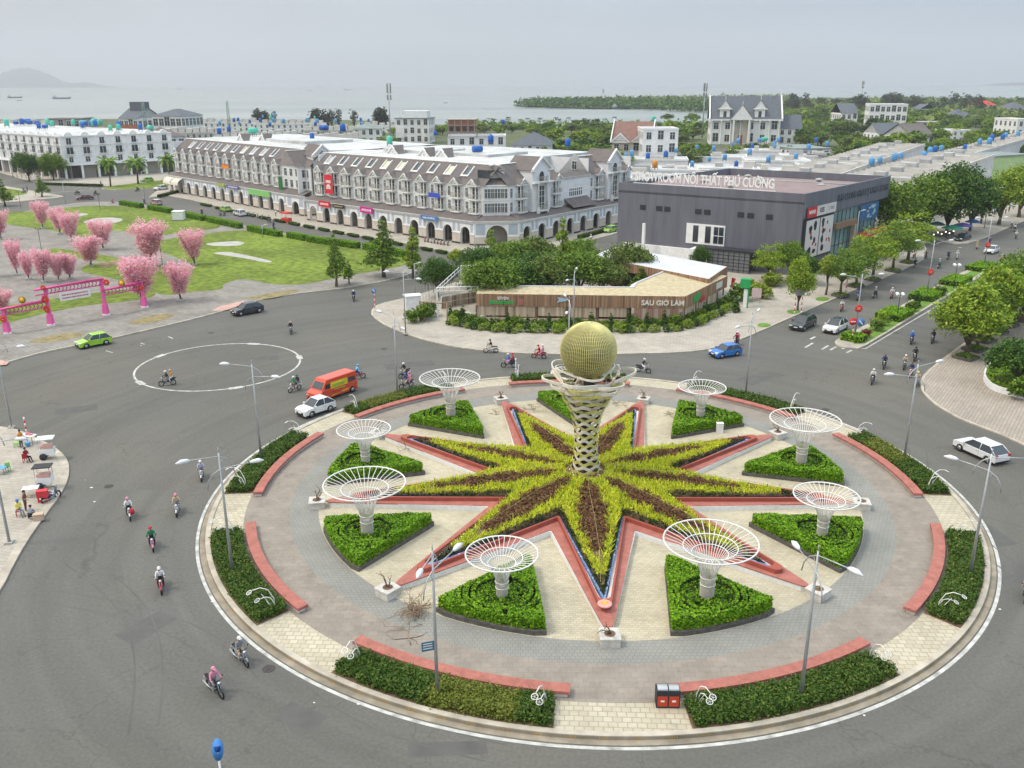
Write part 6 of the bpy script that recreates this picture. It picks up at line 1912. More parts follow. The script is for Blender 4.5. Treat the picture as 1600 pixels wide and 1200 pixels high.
mat_wsheet=M('white_sheet',(0.55,0.56,0.60),0.6,var=0.12,scale=.6)
mat_brickw=paving('old_brick',(0.32,0.17,0.12),(0.26,0.15,0.11),(0.40,0.33,0.26),0.3,0.12,0)
c0,c1,c2=G(745,502),G(1068,507),G(1133,471)
cafe=empty('cafe_pavilion',(0,0,0),0,'low cafe pavilion with bamboo plank fascia and tan roof at the corner','pavilion')
def run(P,Q,depth,hf0=2.35,hf1=3.9,back=4.3,sgn=1):
 T,L=frame((P.x,P.y),(Q.x,Q.y))
 return T,L
Ta,La=frame((c0.x,c0.y),(c1.x,c1.y));Tb_,Lb=frame((c1.x,c1.y),(c2.x,c2.y))
for T,L,nm in((Ta,La,'a'),(Tb_,Lb,'b')):
 b=MB();n=int(L/.16);rng=np.random.default_rng(1)
 for i in range(n):
  b.box(i*L/n,-.10-rng.uniform(0,.03),2.25+rng.uniform(-.05,.05),(i+.92)*L/n,-.06,3.95+rng.uniform(-.04,.04),0)
 o=b.build('plank_fascia',mat_pl,cafe);o.matrix_local=T
 b=MB();b.box(0,-.05,0,L,.15,.6,0);
 for i in range(int(L/4.2)+1):b.box(i*4.2-.12,-.06,0,i*4.2+.12,.2,2.3,1)
 o=b.build('low_wall',[mat_mat,M('post_brown',(0.16,0.10,0.07),.8)],cafe);o.matrix_local=T
 for i in range(int(L/4.2)):
  if nm=='a' and i==5:continue
  b=MB();b.box(i*4.2+.2,.0,.75 if(i+(nm=='b'))%2 else .9,i*4.2+4.0,.06,2.25,0);o=b.build('blind',mat_mat,cafe);o.matrix_local=T
w0=.72
b=MB();b.box(La*.76,-.09,0.02,La+.02,.1,2.24,0);o=b.build('brick_wall',mat_brickw,cafe);o.matrix_local=Ta
pa,pb,pc_=c0+Vector((0,0,3.95)),c1+Vector((0,0,3.95)),c2+Vector((0,0,3.95))
qa=Vector(Ta@Vector((0,3.6,4.25)));
qb=Vector(Ta@Vector((La-6.8,3.6,4.25)));
qb2=Vector(Tb_@Vector((3.0,8.5,4.3)));qc=Vector(Tb_@Vector((Lb,8.5,4.3)))
b=MB();b.add([pa,pb,qb,qa],[(0,1,2,3)],0,False);b.add([pb,pc_,qc,qb2,qb],[(0,1,2,3,4)],0,False);b.build('roof',mat_thatch,cafe)
b=MB()
for P_,Q_ in((qa,qb),(qb,qb2),(qb2,qc)):
 d=(Q_-P_).normalized();nn=Vector((-d.y,d.x,0))*.9
 b.add([P_,Q_,Q_+nn+Vector((0,0,-.25)),P_+nn+Vector((0,0,-.25)),P_+Vector((0,0,.12)),Q_+Vector((0,0,.12)),Q_+nn*.3+Vector((0,0,.12)),P_+nn*.3+Vector((0,0,.12))],[(4,5,6,7),(7,6,2,3),(0,1,5,4)],0,False)
b.build('roof_edge',mat_wsheet,cafe)
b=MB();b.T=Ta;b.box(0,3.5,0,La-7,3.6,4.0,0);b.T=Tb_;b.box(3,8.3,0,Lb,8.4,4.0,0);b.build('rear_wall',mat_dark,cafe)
def csign(T,x,z,text,size,col,lab,name,board=None):
 r=empty('cafe_sign',(0,0,0),0,lab,'sign');r.matrix_world=T@Matrix.Translation((x,-.2,z))
 if board:
  b=MB();b.box(-board[0]/2,.0,-board[1]/2,board[0]/2,.06,board[1]/2);b.build('board',M('board_'+name,board[2],.5),r)
 if text:text_mesh('lettering',text,size,.03,M('cafe_'+name,col,.5),r,(0,-.04,0),Matrix.Rotation(math.pi/2,3,'X'),bold=.015)
 return r
r=csign(Ta,La*.895,3.0,None,.78,(0.72,0.68,0.6),'white cut-out letters in three words at the right of the plank fascia','cream')
vn_text(r,'SAU GIỜ LÀM',.95,.03,M('cafe_cream',(0.72,0.68,0.6),.5),.03)
r=csign(Ta,La*.13,3.4,'SEVEN',.55,(0.72,0.7,0.65),'white and green lettering sign at the left end of the fascia','seven');text_mesh('lettering','MOUNTAIN',.62,.03,M('cafe_green',(0.04,0.42,0.10),.5),r,(-.2,-.04,-.6),Matrix.Rotation(math.pi/2,3,'X'),bold=.03)
b=MB();b.box(-1.5,-.05,.38,2.9,.0,.44);b.box(2.2,-.05,-.9,2.9,.0,-.1);b.build('flourish',mat_red,r)
r=csign(Ta,La*.435,3.3,None,0,None,'pale blue fish-shaped sign on the plank fascia','fish');b=MB()
b.add([(-1.3,-.05,-.4),(.0,-.05,-.15),(1.2,-.05,.55),(1.5,-.05,.6),(.2,-.05,.05),(-.3,-.05,.25),(-1.2,-.05,.35),(-1.0,-.05,0)],[(0,1,2,3,4,5,6,7)],0,False);b.build('shape',M('fish_blue',(0.35,0.5,0.62),.5),r)
r=csign(Tb_,Lb*.25,3.0,None,.5,(.7,.7,.66),'green and white sign on the right-hand fascia','bia',(2.6,1.0,(0.03,0.30,0.08)))
b=MB();b.box(1.2,-.05,-.9,2.9,0,-.1);b.build('red_board',mat_prd,r)
csign(Tb_,Lb*.78,3.2,None,.7,(.5,.02,.02),'small white and red cafe sign near the right end of the fascia','cafe',(2.4,.9,(.6,.58,.54)))
k0,k1,k2=G(925,402,4.4),G(1107,438,4.4),G(1136,418,4.4)
k3=G(905,392,4.4)
rear=empty('cafe_rear_building',(0,0,0),0,'rear cafe building with flat white roof and brown plank edge','pavilion')
k1b=k1;kb=k2+(k0-k1)
b=MB();b.prism([tuple(k0[:2]),tuple(k1[:2]),tuple(k2[:2]),tuple(kb[:2])],4.35,4.55);b.build('roof',mat_wsheet,rear)
for P_,Q_ in((k0,k1),(k1,k2)):
 T,L=frame((P_.x,P_.y),(Q_.x,Q_.y));b=MB();n=int(L/.18);rng=np.random.default_rng(2)
 for i in range(n):b.box(i*L/n,-.1-rng.uniform(0,.03),3.2+rng.uniform(-.05,.05),(i+.92)*L/n,.0,4.62,0)
 o=b.build('plank_edge',mat_pl,rear);o.matrix_local=T
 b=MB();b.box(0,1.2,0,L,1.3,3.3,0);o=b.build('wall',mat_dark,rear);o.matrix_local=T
 b=MB()
 for i in range(int(L/5)+1):b.box(i*5,.1,0,i*5+.15,.25,3.3)
 o=b.build('post',mat_dark,rear);o.matrix_local=T
pg=empty('pergola_frame',(0,0,0),0,'white steel pergola frame left of the cafe trees','pergola')
q0,q1,q2,q3=G(684,497),G(740,503),G(716,457),G(790,470)
q1=q0+(G(750,478)-G(690,480));q2=G(721,458);q3=q2+(q1-q0)
b=MB();hh=4.4
for q in(q0,q2,q1,q3):b.box(q.x-.1,q.y-.1,0,q.x+.1,q.y+.1,hh)
for a,c in((q0,q2),(q0,q1),(q2,q3),(q1,q3)):
 for z in(hh,hh-.55):b.tube([(a.x,a.y,z),(c.x,c.y,z)],.08,4)
 for i in range(1,7):
  p=a+(c-a)*i/7;b.tube([(p.x,p.y,hh),(p.x,p.y,hh-.55)],.05,4)
b.build('frame',mat_tr,pg)
def fence_run(name,pts,h,mat,lab,step=1.2,r=.04,solid=None,cat='fence'):
 root=empty(name,(0,0,0),0,lab,cat)
 b=MB();W=[G(*p)for p in pts]
 for a,c in zip(W,W[1:]):
  n=max(1,int((c-a).length/step))
  for i in range(n+1):
   p=a+(c-a)*i/n;b.tube([(p.x,p.y,0.1),(p.x,p.y,h)],r,4)
  for z in(h,h*.5):b.tube([(a.x,a.y,z),(c.x,c.y,z)],r*.8,4)
 b.build('posts_and_rails',mat,root)
 if solid:
  b=MB()
  for a,c in zip(W,W[1:]):b.add([(a.x,a.y,.14),(c.x,c.y,.14),(c.x,c.y,h*.9),(a.x,a.y,h*.9)],[(0,1,2,3)],0,False)
  b.build('screen',solid,root)
fence_run('garden_fence',[(690,484),(720,478),(790,466)],2.0,mat_tr,'white post fence with tan screen panels beside the pergola',1.4,.05,mat_mat)
fence_run('garden_fence',[(655,480),(690,462)],1.4,mat_tr,'low white rail fence left of the pergola',.9)
kb_=empty('kiosk_cabinet',G(645,486),.3,'grey-white power cabinet with flat lid at the left end of the cafe garden','cabinet')
b=MB();b.box(-1.1,-.7,.14,1.1,.7,2.3);b.build('body',mat_ww,kb_);b=MB();b.box(-1.25,-.85,2.3,1.25,.85,2.45);b.build('lid',mat_tr,kb_)
ga=empty('garden_gate',(0,0,0),0,'leaning wooden gate frame at the cafe garden entrance','gate')
b=MB();pA,pB=G(657,503),G(699,503);b.tube([pA,pA+Vector((0,0,3.0))],.12,5);b.tube([pB,pB+Vector((.0,0,2.7))],.1,5);b.tube([pA+Vector((0,0,2.9)),pB+Vector((0,0,2.6))],.08,5);b.tube([pA+Vector((0,0,1.2)),pA+Vector((.9,-.6,.1))],.06,4);b.build('frame',mat_pl,ga)
b=MB();rng=np.random.default_rng(4);ce=G(738,497)
for i in range(9):
 b.ball((ce.x+rng.uniform(-2.2,2.2),ce.y+rng.uniform(-1.0,.8),.35),rng.uniform(.5,.9),rng.uniform(.4,.7),rng.uniform(.3,.5),8,5)
tag(b.build('sacks',M('sack_white',(0.55,0.54,0.54),.8,var=.35,scale=2)),'heap of white sacks at the left end of the cafe','sacks')
es=empty('entrance_sign',G(1164,482),-.3,'white and green pillar sign with a green box at the cafe entrance','sign')
b=MB();b.box(-.35,-.15,.14,.35,.15,2.9);b.build('pillar',mat_tr,es);b=MB();b.box(.2,-.16,.14,.42,.16,2.9);b.build('green_edge',M('sign_green2',(0.03,0.30,0.10),.5),es)
b=MB();b.box(-.9,-.3,3.1,.5,.9,4.4);b.build('green_box',M('box_green',(0.03,0.33,0.10),.5),es);b=MB();b.box(-.2,.2,2.8,.1,.5,3.1);b.build('bracket',mat_dkw,es)
o=empty('notice_board',G(1181,474),-.3,'small pink and white notice board in the yellow shrubs','sign');b=MB();b.box(-.7,-.05,.9,.7,.05,2.3);b.build('board',M('notice_pink',(.6,.45,.46),.6),o);b=MB();b.box(-.6,-.04,.1,-.5,.04,.9);b.box(.5,-.04,.1,.6,.04,.9);b.build('legs',mat_dkw,o)
o=empty('flag_banner',G(1141,459),0,'small red flag banner at the cafe side entrance','banner');b=MB();b.tube([(0,0,.1),(0,0,2.6)],.03,4);b.build('pole',mat_tr,o);b=MB();b.add([(0,0,2.6),(.7,0,2.4),(.5,0,1.7),(.6,0,1.0),(0,0,1.1)],[(0,1,2,3,4)],0,False);b.build('cloth',mat_prd,o)
# ================ TREES AND PLANTS
def projy(P):
 d=Vector(P)-Vector((0,0,CAMZ))
 return 600-F_PX*d.dot(_U)/d.dot(_F)
def hgt(x,yb,yt,z0=0.0):
 g=G(x,yb,z0);lo,hi=0.0,60.0
 for _ in range(30):
  m=(lo+hi)/2
  if projy((g.x,g.y,z0+m))>yt:lo=m
  else:hi=m
 return lo
mat_bark=M('bark',(0.13,0.105,0.08),0.9,var=0.3,scale=3)
LM={'dark':leafmat('leaf_dark',[(0.014,0.04,0.008),(0.04,0.10,0.016),(0.08,0.17,0.022),(0.13,0.23,0.035)],patch=.15),'mid':leafmat('leaf_mid',[(0.04,0.09,0.01),(0.10,0.19,0.018),(0.17,0.28,0.03),(0.25,0.34,0.05)],patch=.15),'lite':leafmat('leaf_light',[(0.08,0.16,0.012),(0.18,0.30,0.02),(0.29,0.40,0.03),(0.40,0.45,0.07)],patch=.15),'yel':leafmat('leaf_yellow',[(0.12,0.2,0.015),(0.25,0.34,0.03),(0.4,0.45,0.05)],patch=.15),'olive':leafmat('leaf_olive',[(0.045,0.085,0.015),(0.10,0.16,0.03),(0.17,0.24,0.045),(0.25,0.27,0.07)],patch=.2),'cas':leafmat('leaf_casuarina',[(0.03,0.045,0.025),(0.06,0.085,0.045),(0.10,0.12,0.07)],patch=.1),'pink':leafmat('blossom',[(0.72,0.26,0.35),(0.88,0.46,0.54),(0.93,0.62,0.67),(0.95,0.78,0.8)],trans=.6,patch=.1),'red':leafmat('leaf_red',[(0.08,0.01,0.015),(0.25,0.03,0.04),(0.12,0.05,0.03)]),}
def lobes_leaves(lobes,n,size,rng,up=.5,shell=.55,csz=.22,per=10):
 """Leaf clusters spread through several uneven lobes."""
 vol=np.array([l[3]*l[4]*l[5]for l in lobes])**.75
 cnt=rng.multinomial(max(1,n//per),vol/vol.sum())
 C=[]
 for l,m in zip(lobes,cnt):
  d=rng.normal(size=(m,3));d/=np.linalg.norm(d,axis=1)[:,None]
  r=shell+(1-shell)*rng.random(m)**.6
  r*=1+.16*np.sin(d[:,0]*5+l[0])*np.sin(d[:,1]*5+l[1])+rng.normal(size=m)*.07
  q=d*r[:,None]*np.array(l[3:6])+np.array(l[:3])
  q=q[(d[:,2]>-.55)|(rng.random(m)<.4)]
  C.append(q)
 C=np.concatenate(C)
 C=np.repeat(C,per,0)+rng.normal(size=(len(C)*per,3))*csz*np.array([1,1,.7])
 return leafquads(C,size,up,.5,rng)
def tree_proto(name,kind,leaf,H,R,n,size,seed,lobes=6,tb=.35,cs=.9,flat=.75):
 rng=np.random.default_rng(seed)
 root=empty(name)
 b=MB();L=[]
 zc=H*(tb+(1-tb)*.5);zr=H*(1-tb)*.5
 if kind=='cone':
  for i in range(lobes):
   f=i/(lobes-1);r=R*(1-f*.8)*rng.uniform(.85,1.1);a=rng.uniform(0,6.3)
   L.append((math.cos(a)*r*.25,math.sin(a)*r*.25,H*(tb+(1-tb)*(f*.92+.04)),r,r,zr*2/lobes*1.1))
 elif kind=='umbrella':
  for t in range(3):
   z=H*(tb+.12+(1-tb-.16)*t/2);rr=R*(1.0,.85,.5)[t]
   for i in range((6,5,2)[t]):
    a=2*math.pi*i/(6,5,2)[t]+rng.uniform(0,.6)+t;q=rr*rng.uniform(.45,.68)
    L.append((q*math.cos(a),q*math.sin(a),z+rng.uniform(-.3,.3),rr*.46,rr*.46,H*.085))
 elif kind=='vee':
  for i in range(lobes):
   a=2*math.pi*i/lobes+rng.uniform(-.3,.3);sp=rng.uniform(.35,.8)if i else .1
   for f in(.3,.45,.6,.75,.9,1.0):
    q=R*sp*f;L.append((q*math.cos(a),q*math.sin(a),H*(tb*.6+(1-tb*.6)*f*rng.uniform(.85,.97)),R*.15,R*.15,H*.12))
 else:
  for i in range(lobes):
   a=2*math.pi*i/max(1,lobes-1)+rng.uniform(-.4,.4);q=R*rng.uniform(.35,.62)if i else 0
   r=R*rng.uniform(.38,.56)
   L.append((q*math.cos(a),q*math.sin(a),zc+zr*(rng.uniform(-.35,.35)if i else .35),r,r,zr*rng.uniform(.45,.62)*(flat/.75)))
 th=H*.022+.03
 zt=H*tb
 b.tube([(0,0,0),(rng.uniform(-.1,.1),rng.uniform(-.1,.1),zt*.6),(rng.uniform(-.2,.2),rng.uniform(-.2,.2),zt+H*.08)],[th*1.5,th,th*.8],7)
 for l in L[:12]:
  m=Vector((l[0]*.5,l[1]*.5,zt+(l[2]-zt)*.55))
  b.tube([(0,0,zt*.8),m,(l[0],l[1],l[2])],[th*.7,th*.45,th*.15],5)
 b.build('trunk',mat_bark,root)
 quadmesh('crown',[(lobes_leaves(L,n,size,rng,csz=R*.075,shell=.5 if kind!='vee' else .8),0)],LM[leaf],root)
 root['H0']=H;root['R0']=R
 return template(root)
TR={'rain':[tree_proto('broad_tree','round','dark',7,4.6,9000,.20,1,8,.28),tree_proto('broad_tree','round','mid',7,4.4,9000,.20,2,9,.28),tree_proto('broad_tree','round','olive',7,4.4,8000,.20,3,8,.3)],'big':[tree_proto('shade_tree','round','dark',12,6.5,12000,.30,4,11,.18),tree_proto('shade_tree','round','mid',12,6.5,12000,.30,5,11,.18)],'umb':[tree_proto('street_tree','umbrella','lite',7,3.9,6000,.17,6,6,.42),tree_proto('street_tree','umbrella','mid',7,3.9,6000,.17,7,6,.4)],'avenue':[tree_proto('street_tree','round','lite',7.5,3.4,13000,.17,8,12,.2),tree_proto('street_tree','round','mid',7.5,3.4,13000,.17,9,12,.2)],'young':[tree_proto('young_tree','cone','mid',6.5,1.8,3200,.16,10,6,.28),tree_proto('young_tree','cone','lite',6.5,1.5,2800,.16,11,7,.28),tree_proto('young_tree','round','yel',5,1.9,2600,.15,12,5,.4)],'cherry':[tree_proto('blossom_tree','vee','pink',5,2.7,7500,.13,13+i,12,.14)for i in range(3)],'far':[tree_proto('far_tree','round',lf,10,5.5,1900,.55,20+i,8,.15)for i,lf in enumerate(('dark','mid','olive','mid','olive','lite'))],'cas':[tree_proto('casuarina_tree','round','cas',16,4.2,1300,.5,30+i,13,.03)for i in range(2)],}
def set_tree(kind,i,x,yb,yt,wpx,label,group,cat='tree',z=0.0,rz=None):
 t=TR[kind][i];g=G(x,yb,z)
 h=hgt(x,yb,yt,z);s=h/t[0]['H0']
 if wpx:
  wid=wpx*(g.y*math.cos(PITCH)+CAMZ*math.sin(PITCH))/F_PX
  sx=wid/(2*t[0]['R0'])
 else:sx=s
 return place(t,USED,loc=g,rz=random.uniform(0,6.28)if rz is None else rz,sc=(sx,sx,s),label=label,cat=cat,group=group)
random.seed(77)
for i,(x,yb,yt,w_,d)in enumerate(((67,357,317,30,'in the far row at the upper left, leftmost'),(94,366,327,32,'in the far row, second from the left'),(112,378,334,36,'in the far row, nearest to the lawn circle'),(161,390,347,42,'standing alone left of the big one'),(143,416,372,52,'with a spreading left limb on a white base'),(236,416,350,62,'the biggest, between the two lawns'),(304,414,362,44,'on the lawn edge at the right'),(282,470,414,52,'nearest to the road, right of the gate'),(222,474,404,70,'behind the right post of the pink gate'),(27,430,378,28,'in the near row, leftmost'),(45,437,396,28,'in the near row, second from the left'),(69,441,392,36,'in the near row, third from the left'),(92,439,398,32,'in the near row, fourth from the left'),(110,436,400,36,'in the near row, rightmost and lowest'),(2,374,331,34,'cut by the left edge of the picture, upper one'),(4,490,455,40,'behind the left post of the pink gate'),(-14,432,388,30,'cut by the left picture edge in the near row'))):
 set_tree('cherry',i%3,x,yb,yt,w_*1.12,'pink blossom tree '+d,'pink blossom trees on the plaza',z=.15)
 b=MB();b.box(-.45,-.45,0,.45,.45,.3);o=b.build('concrete_block',mat_pale);o.location=G(x,yb,.15);o.rotation_euler=(0,0,.3)
 tag(o,'square white concrete block under the pink blossom tree '+' '.join(d.split()[:7]),'concrete block','tree base blocks')
for k,i,x,yb,yt,w_,d in(('young',0,526,449,372,34,'dark young tree at the plaza edge left of the lamp'),('young',0,600,434,350,48,'full conical tree with wide skirt at the plaza corner'),('young',1,646,436,358,32,'slim two-tiered conical tree beside the bend'),('young',1,546,444,408,16,'thin sapling on the lawn edge'),('young',2,714,432,388,30,'small yellow-green tree beside the dark drooping one'),('rain',0,684,466,398,58,'dark tree with hanging roots left of the pergola'),('rain',1,770,488,402,100,'green tree at the left end of the cafe garden'),('rain',0,815,478,404,92,'dark tree in the cafe garden, second from the left'),('rain',2,858,474,394,95,'olive tree in the middle of the cafe garden'),('rain',1,905,472,390,100,'spreading tree behind the lamp in the cafe garden'),('rain',2,940,474,402,70,'olive tree at the right of the cafe garden grove'),('rain',0,748,450,382,77,'dark tree in the back row of the garden, leftmost'),('rain',1,795,440,376,75,'green tree in the back row of the garden'),('young',1,768,428,362,28,'slim light tree in front of the round arch'),('rain',2,838,432,368,75,'olive tree in the back row, middle'),('young',1,879,440,346,34,'tall light conical tree in front of the right wing'),('rain',1,905,430,372,62,'green tree in the back row, right of the conical one'),('rain',0,850,455,388,87,'dark tree between the two garden rows'),('rain',2,984,450,376,78,'sparse tree in front of the white cafe roof'),('young',0,1000,462,420,34,'small green tree beside the red shrubs'),('rain',0,1093,428,382,34,'small dark tree in front of the strip window'),('umb',0,1200,444,384,46,'light tree by the showroom gate'),('rain',1,1232,440,376,50,'bright tree at the showroom corner'),('avenue',0,1246,486,398,38,'light young tree on the pavement above the dark car'),('young',2,1290,462,396,34,'yellow-green sapling on the pavement'),('rain',0,1262,446,398,40,'dark tree behind the yellow sapling'),('umb',1,1313,463,392,56,'flat-topped street tree, nearest in the showroom row'),('umb',1,1337,448,382,56,'flat-topped street tree, second in the showroom row'),('umb',0,1363,437,358,64,'flat-topped street tree, third in the showroom row'),('umb',1,1395,423,350,58,'flat-topped street tree, fourth in the showroom row'),('umb',0,1418,410,336,66,'flat-topped street tree at the side street corner'),('big',1,1388,380,276,90,'big green shade tree beside the showroom end'),('big',1,1432,372,268,90,'big green shade tree, second behind the showroom'),('big',0,1478,368,255,96,'biggest dark shade tree above the market umbrellas'),('big',0,1515,362,268,70,'dark shade tree right of the biggest one'),('big',0,1448,364,280,70,'dark shade tree between the two biggest'),('avenue',0,1560,352,262,62,'light avenue tree at the far pavement'),('avenue',1,1532,350,275,40,'green avenue tree against the white terrace'),('avenue',0,1592,340,252,60,'light avenue tree at the right picture edge'),('avenue',1,1620,330,260,50,'avenue tree beyond the right picture edge'),('avenue',0,1509,557,438,92,'nearest light avenue tree at the right with crown over the road'),('avenue',1,1527,544,436,70,'second avenue tree at the right'),('avenue',0,1545,533,410,86,'third avenue tree at the right'),('avenue',1,1570,519,398,84,'fourth avenue tree at the right'),('avenue',1,1596,505,388,80,'fifth avenue tree at the right edge'),('avenue',0,1620,490,390,80,'avenue tree just past the right edge'),('rain',0,1586,606,528,104,'dense round tree in the white walled bed at the right edge'),('big',0,46,283,237,40,'dark tree clump left part, before the white row'),('big',1,84,282,236,42,'bright tree clump right part, before the white row'),('young',0,66,308,277,20,'small conical tree at the far junction'),('young',0,8,322,283,24,'conical tree at the left picture edge')):
 set_tree(k,i,x,yb,yt,w_*(1.25 if k in('avenue','umb')else 1.08),d,None)
b=MB();g0=G(684,466)
for i in range(46):
 a=random.uniform(0,6.28);r=random.uniform(1.2,3.0);x,y=g0.x+r*math.cos(a),g0.y+r*math.sin(a);z=random.uniform(2.6,3.6)
 b.tube([(x,y,z),(x,y,z-random.uniform(.8,2.0))],.03,3,cap=False)
tag(b.build('hanging_roots',mat_bark),'fringe of aerial roots under the dark tree left of the pergola','roots')
def palm(name,H,nf,fl,seed,leaf):
 rng=np.random.default_rng(seed);root=empty(name)
 b=MB();b.tube([(0,0,0),(.1,.1,H*.5),(.25,0,H)],[.22,.16,.13],6);b.build('trunk',mat_bark,root)
 C=[]
 q=MB()
 for k in range(nf):
  a=2*math.pi*k/nf+rng.uniform(-.2,.2);dr=rng.uniform(.2,1.0)
  for i in range(7):
   t0,t1=i/7,(i+1)/7
   p=lambda t:Vector((.25+fl*t*math.cos(a),fl*t*math.sin(a),H+fl*(.55*t-dr*1.1*t*t)))
   p0,p1=p(t0),p(t1);s_=Vector((-math.sin(a),math.cos(a),0))*(.10+.28*math.sin(math.pi*min(t0+.1,1)))*fl*.4;dn=Vector((0,0,-.12*fl*.4))
   q.add([p0,p1,p1+s_+dn,p0+s_+dn],[(0,1,2,3)],0,False);q.add([p0,p1,p1-s_+dn,p0-s_+dn],[(3,2,1,0)],0,False)
 q.build('crown',LM[leaf],root);root['H0']=H+fl*.2;root['R0']=fl
 return template(root)
TR['palm']=[palm('palm_tree',3.2,26,2.6,5,'mid'),palm('coconut_palm',10,16,3.6,6,'cas')]
for x,yb,yt,w_,d in((173,292,248,36,'date palm left of the lime car before the white row'),(216,288,248,38,'date palm right of the first, before the white row'),(266,285,243,30,'date palm at the gap between white row and grey block')):
 set_tree('palm',0,x,yb,yt,w_,d,'date palms')
for i in range(20):
 x=742+i*11.3+random.uniform(-4,4)
 set_tree('palm',1,x,203,184+random.uniform(-2,4),9,'coconut palm in the line along the bay shore','coconut palms by the bay')
for i in range(30):
 x=random.choice([random.uniform(400,430),random.uniform(430,520),random.uniform(480,575),random.uniform(590,605)])
 set_tree('cas',i%2,x,200,163+random.uniform(0,14),random.uniform(12,20),'feathery casuarina tree by the sea behind the terraces','casuarinas by the sea')
for i in range(44):
 x=random.uniform(1225,1540)
 set_tree('cas',i%2,x,176+random.uniform(-4,3),148+random.uniform(-8,12),random.uniform(12,24),'feathery casuarina tree in the far belt at the right','casuarinas at the right')
zones=[((845,960),(214,256),30,20,34),((870,945),(200,220),10,16,30),((1000,1110),(205,236),16,20,30),((1040,1110),(188,205),8,16,26),((1225,1330),(178,232),50,21,32),((1330,1480),(172,262),78,21,34),((1480,1640),(166,258),70,20,32),((1140,1260),(236,250),12,14,26),((1060,1110),(240,262),8,20,26),((1260,1345),(256,300),9,22,30),((300,600),(214,240),14,14,26),((560,700),(205,236),12,12,24),((130,260),(205,218),6,14,22),((930,1000),(252,272),6,22,26),((1275,1350),(286,318),12,26,32),((1440,1640),(226,262),16,18,28),((620,880),(203,216),34,14,26)]
zn=['in the dark green wood behind the hip-roofed house','in the shoreline wood','behind the white cubic villa','along the bay left of the grand villa','right of the grand villa','in the green quarter around the far mansions','in the green quarter at the right edge','in front of the grand villa','between the red villa and the white roofs','behind the dark roof of the showroom','between the distant terraces','around the radio mast houses','near the grey-roofed houses by the sea','around the red-roofed villa','before the white terrace behind the showroom','above the farthest white terrace','on the shore behind the long white house']
for(xr,yr,n,hp,wp),d in zip(zones,zn):
 for i in range(n):
  x,yb=random.uniform(*xr),random.uniform(*yr)
  hpx=hp*random.uniform(1.0,1.5)*(0.55+.45*(yb-160)/90)
  q=random.randrange(6);set_tree('far',q,x,yb,yb-hpx,hpx*random.uniform(1.2,1.7),('dark green','green','olive','mid green','greyish olive','light green')[q]+' tree '+d,'trees '+d)
def wood(name,pts,hmin,hmax,n,leaf,sz):
 P=scatter([(v.x,v.y)for v in GP(pts)],n);h=RNG.uniform(hmin,hmax,len(P))
 C=np.repeat(np.stack([P[:,0],P[:,1],h*.6],1),10,0);C=C+RNG.normal(size=C.shape)*[sz*1.6,sz*1.6,hmax*.22]
 C[:,2]=np.abs(C[:,2])
 return tag(quadmesh(name,[(leafquads(C,sz,.5,.6),0)],LM[leaf]),kind='stuff')
wood('mangrove_belt',[(806,166.6),(860,167.6),(1000,169.5),(1140,176),(1140,171),(1000,164.5),(870,163.2),(812,165)],5,12,1500,'dark',2.6)
wood('mangrove_belt',[(845,160),(960,158),(1100,156.3),(1240,154.6),(1240,155.6),(1100,157.6),(960,160)],4,10,900,'olive',3.4)
wood('shore_thicket',[(700,200),(860,204),(1000,205),(1100,202),(1120,196),(1090,199),(1000,202),(850,201),(720,198)],2,6,900,'mid',1.6)
wood('far_woods',[(1140,178),(1260,190),(1420,200),(1700,200),(1700,160),(1420,158),(1240,160),(1150,168)],3,8,3000,'olive',3.2)
# ---- shrubs
def blob(name,leaf,rx,rz_,n,size,seed,kind='ball'):
 rng=np.random.default_rng(seed);root=empty(name)
 if kind=='ball':L=[(0,0,rz_*.55,rx,rx,rz_*.6)]
 elif kind=='cone':L=[(0,0,rz_*(.15+.7*i/4),rx*(1-i*.19),rx*(1-i*.19),rz_*.14)for i in range(5)]
 else:L=[(rng.uniform(-.5,.5)*rx,rng.uniform(-.5,.5)*rx,rz_*rng.uniform(.3,.6),rx*.6,rx*.6,rz_*.4)for _ in range(5)]
 b=MB();b.tube([(0,0,0),(0,0,rz_*.5)],.05,5);b.build('stem',mat_bark,root)
 quadmesh('foliage',[(lobes_leaves(L,n,size,rng,.4,.6,rx*.12),0)],LM[leaf],root)
 return template(root)
SH={'ball':blob('ball_shrub','lite',.75,1.3,1200,.10,1),'dball':blob('ball_shrub','dark',.7,1.2,1200,.10,2),'cone':blob('cone_shrub','dark',.65,2.3,1300,.11,3,'cone'),'clump':blob('leafy_shrub','mid',.9,1.4,1300,.13,4,'x'),'yel':blob('yellow_shrub','yel',1.0,1.7,1300,.14,5,'x'),'red':blob('red_shrub','red',.8,1.3,900,.13,6,'x')}
def shrub(k,x,y,s,label,group=None,z=.14):
 place(SH[k],USED,loc=G(x,y,z),rz=random.uniform(0,6),sc=s,label=label,cat='shrub',group=group)
path=[(700,507),(745,516),(800,520),(870,520),(940,520),(1000,519),(1060,517),(1100,505),(1148,482)]
def along(path,t):
 n=len(path)-1;k=min(int(t*n),n-1);f=t*n-k
 return path[k][0]+(path[k+1][0]-path[k][0])*f,path[k][1]+(path[k+1][1]-path[k][1])*f
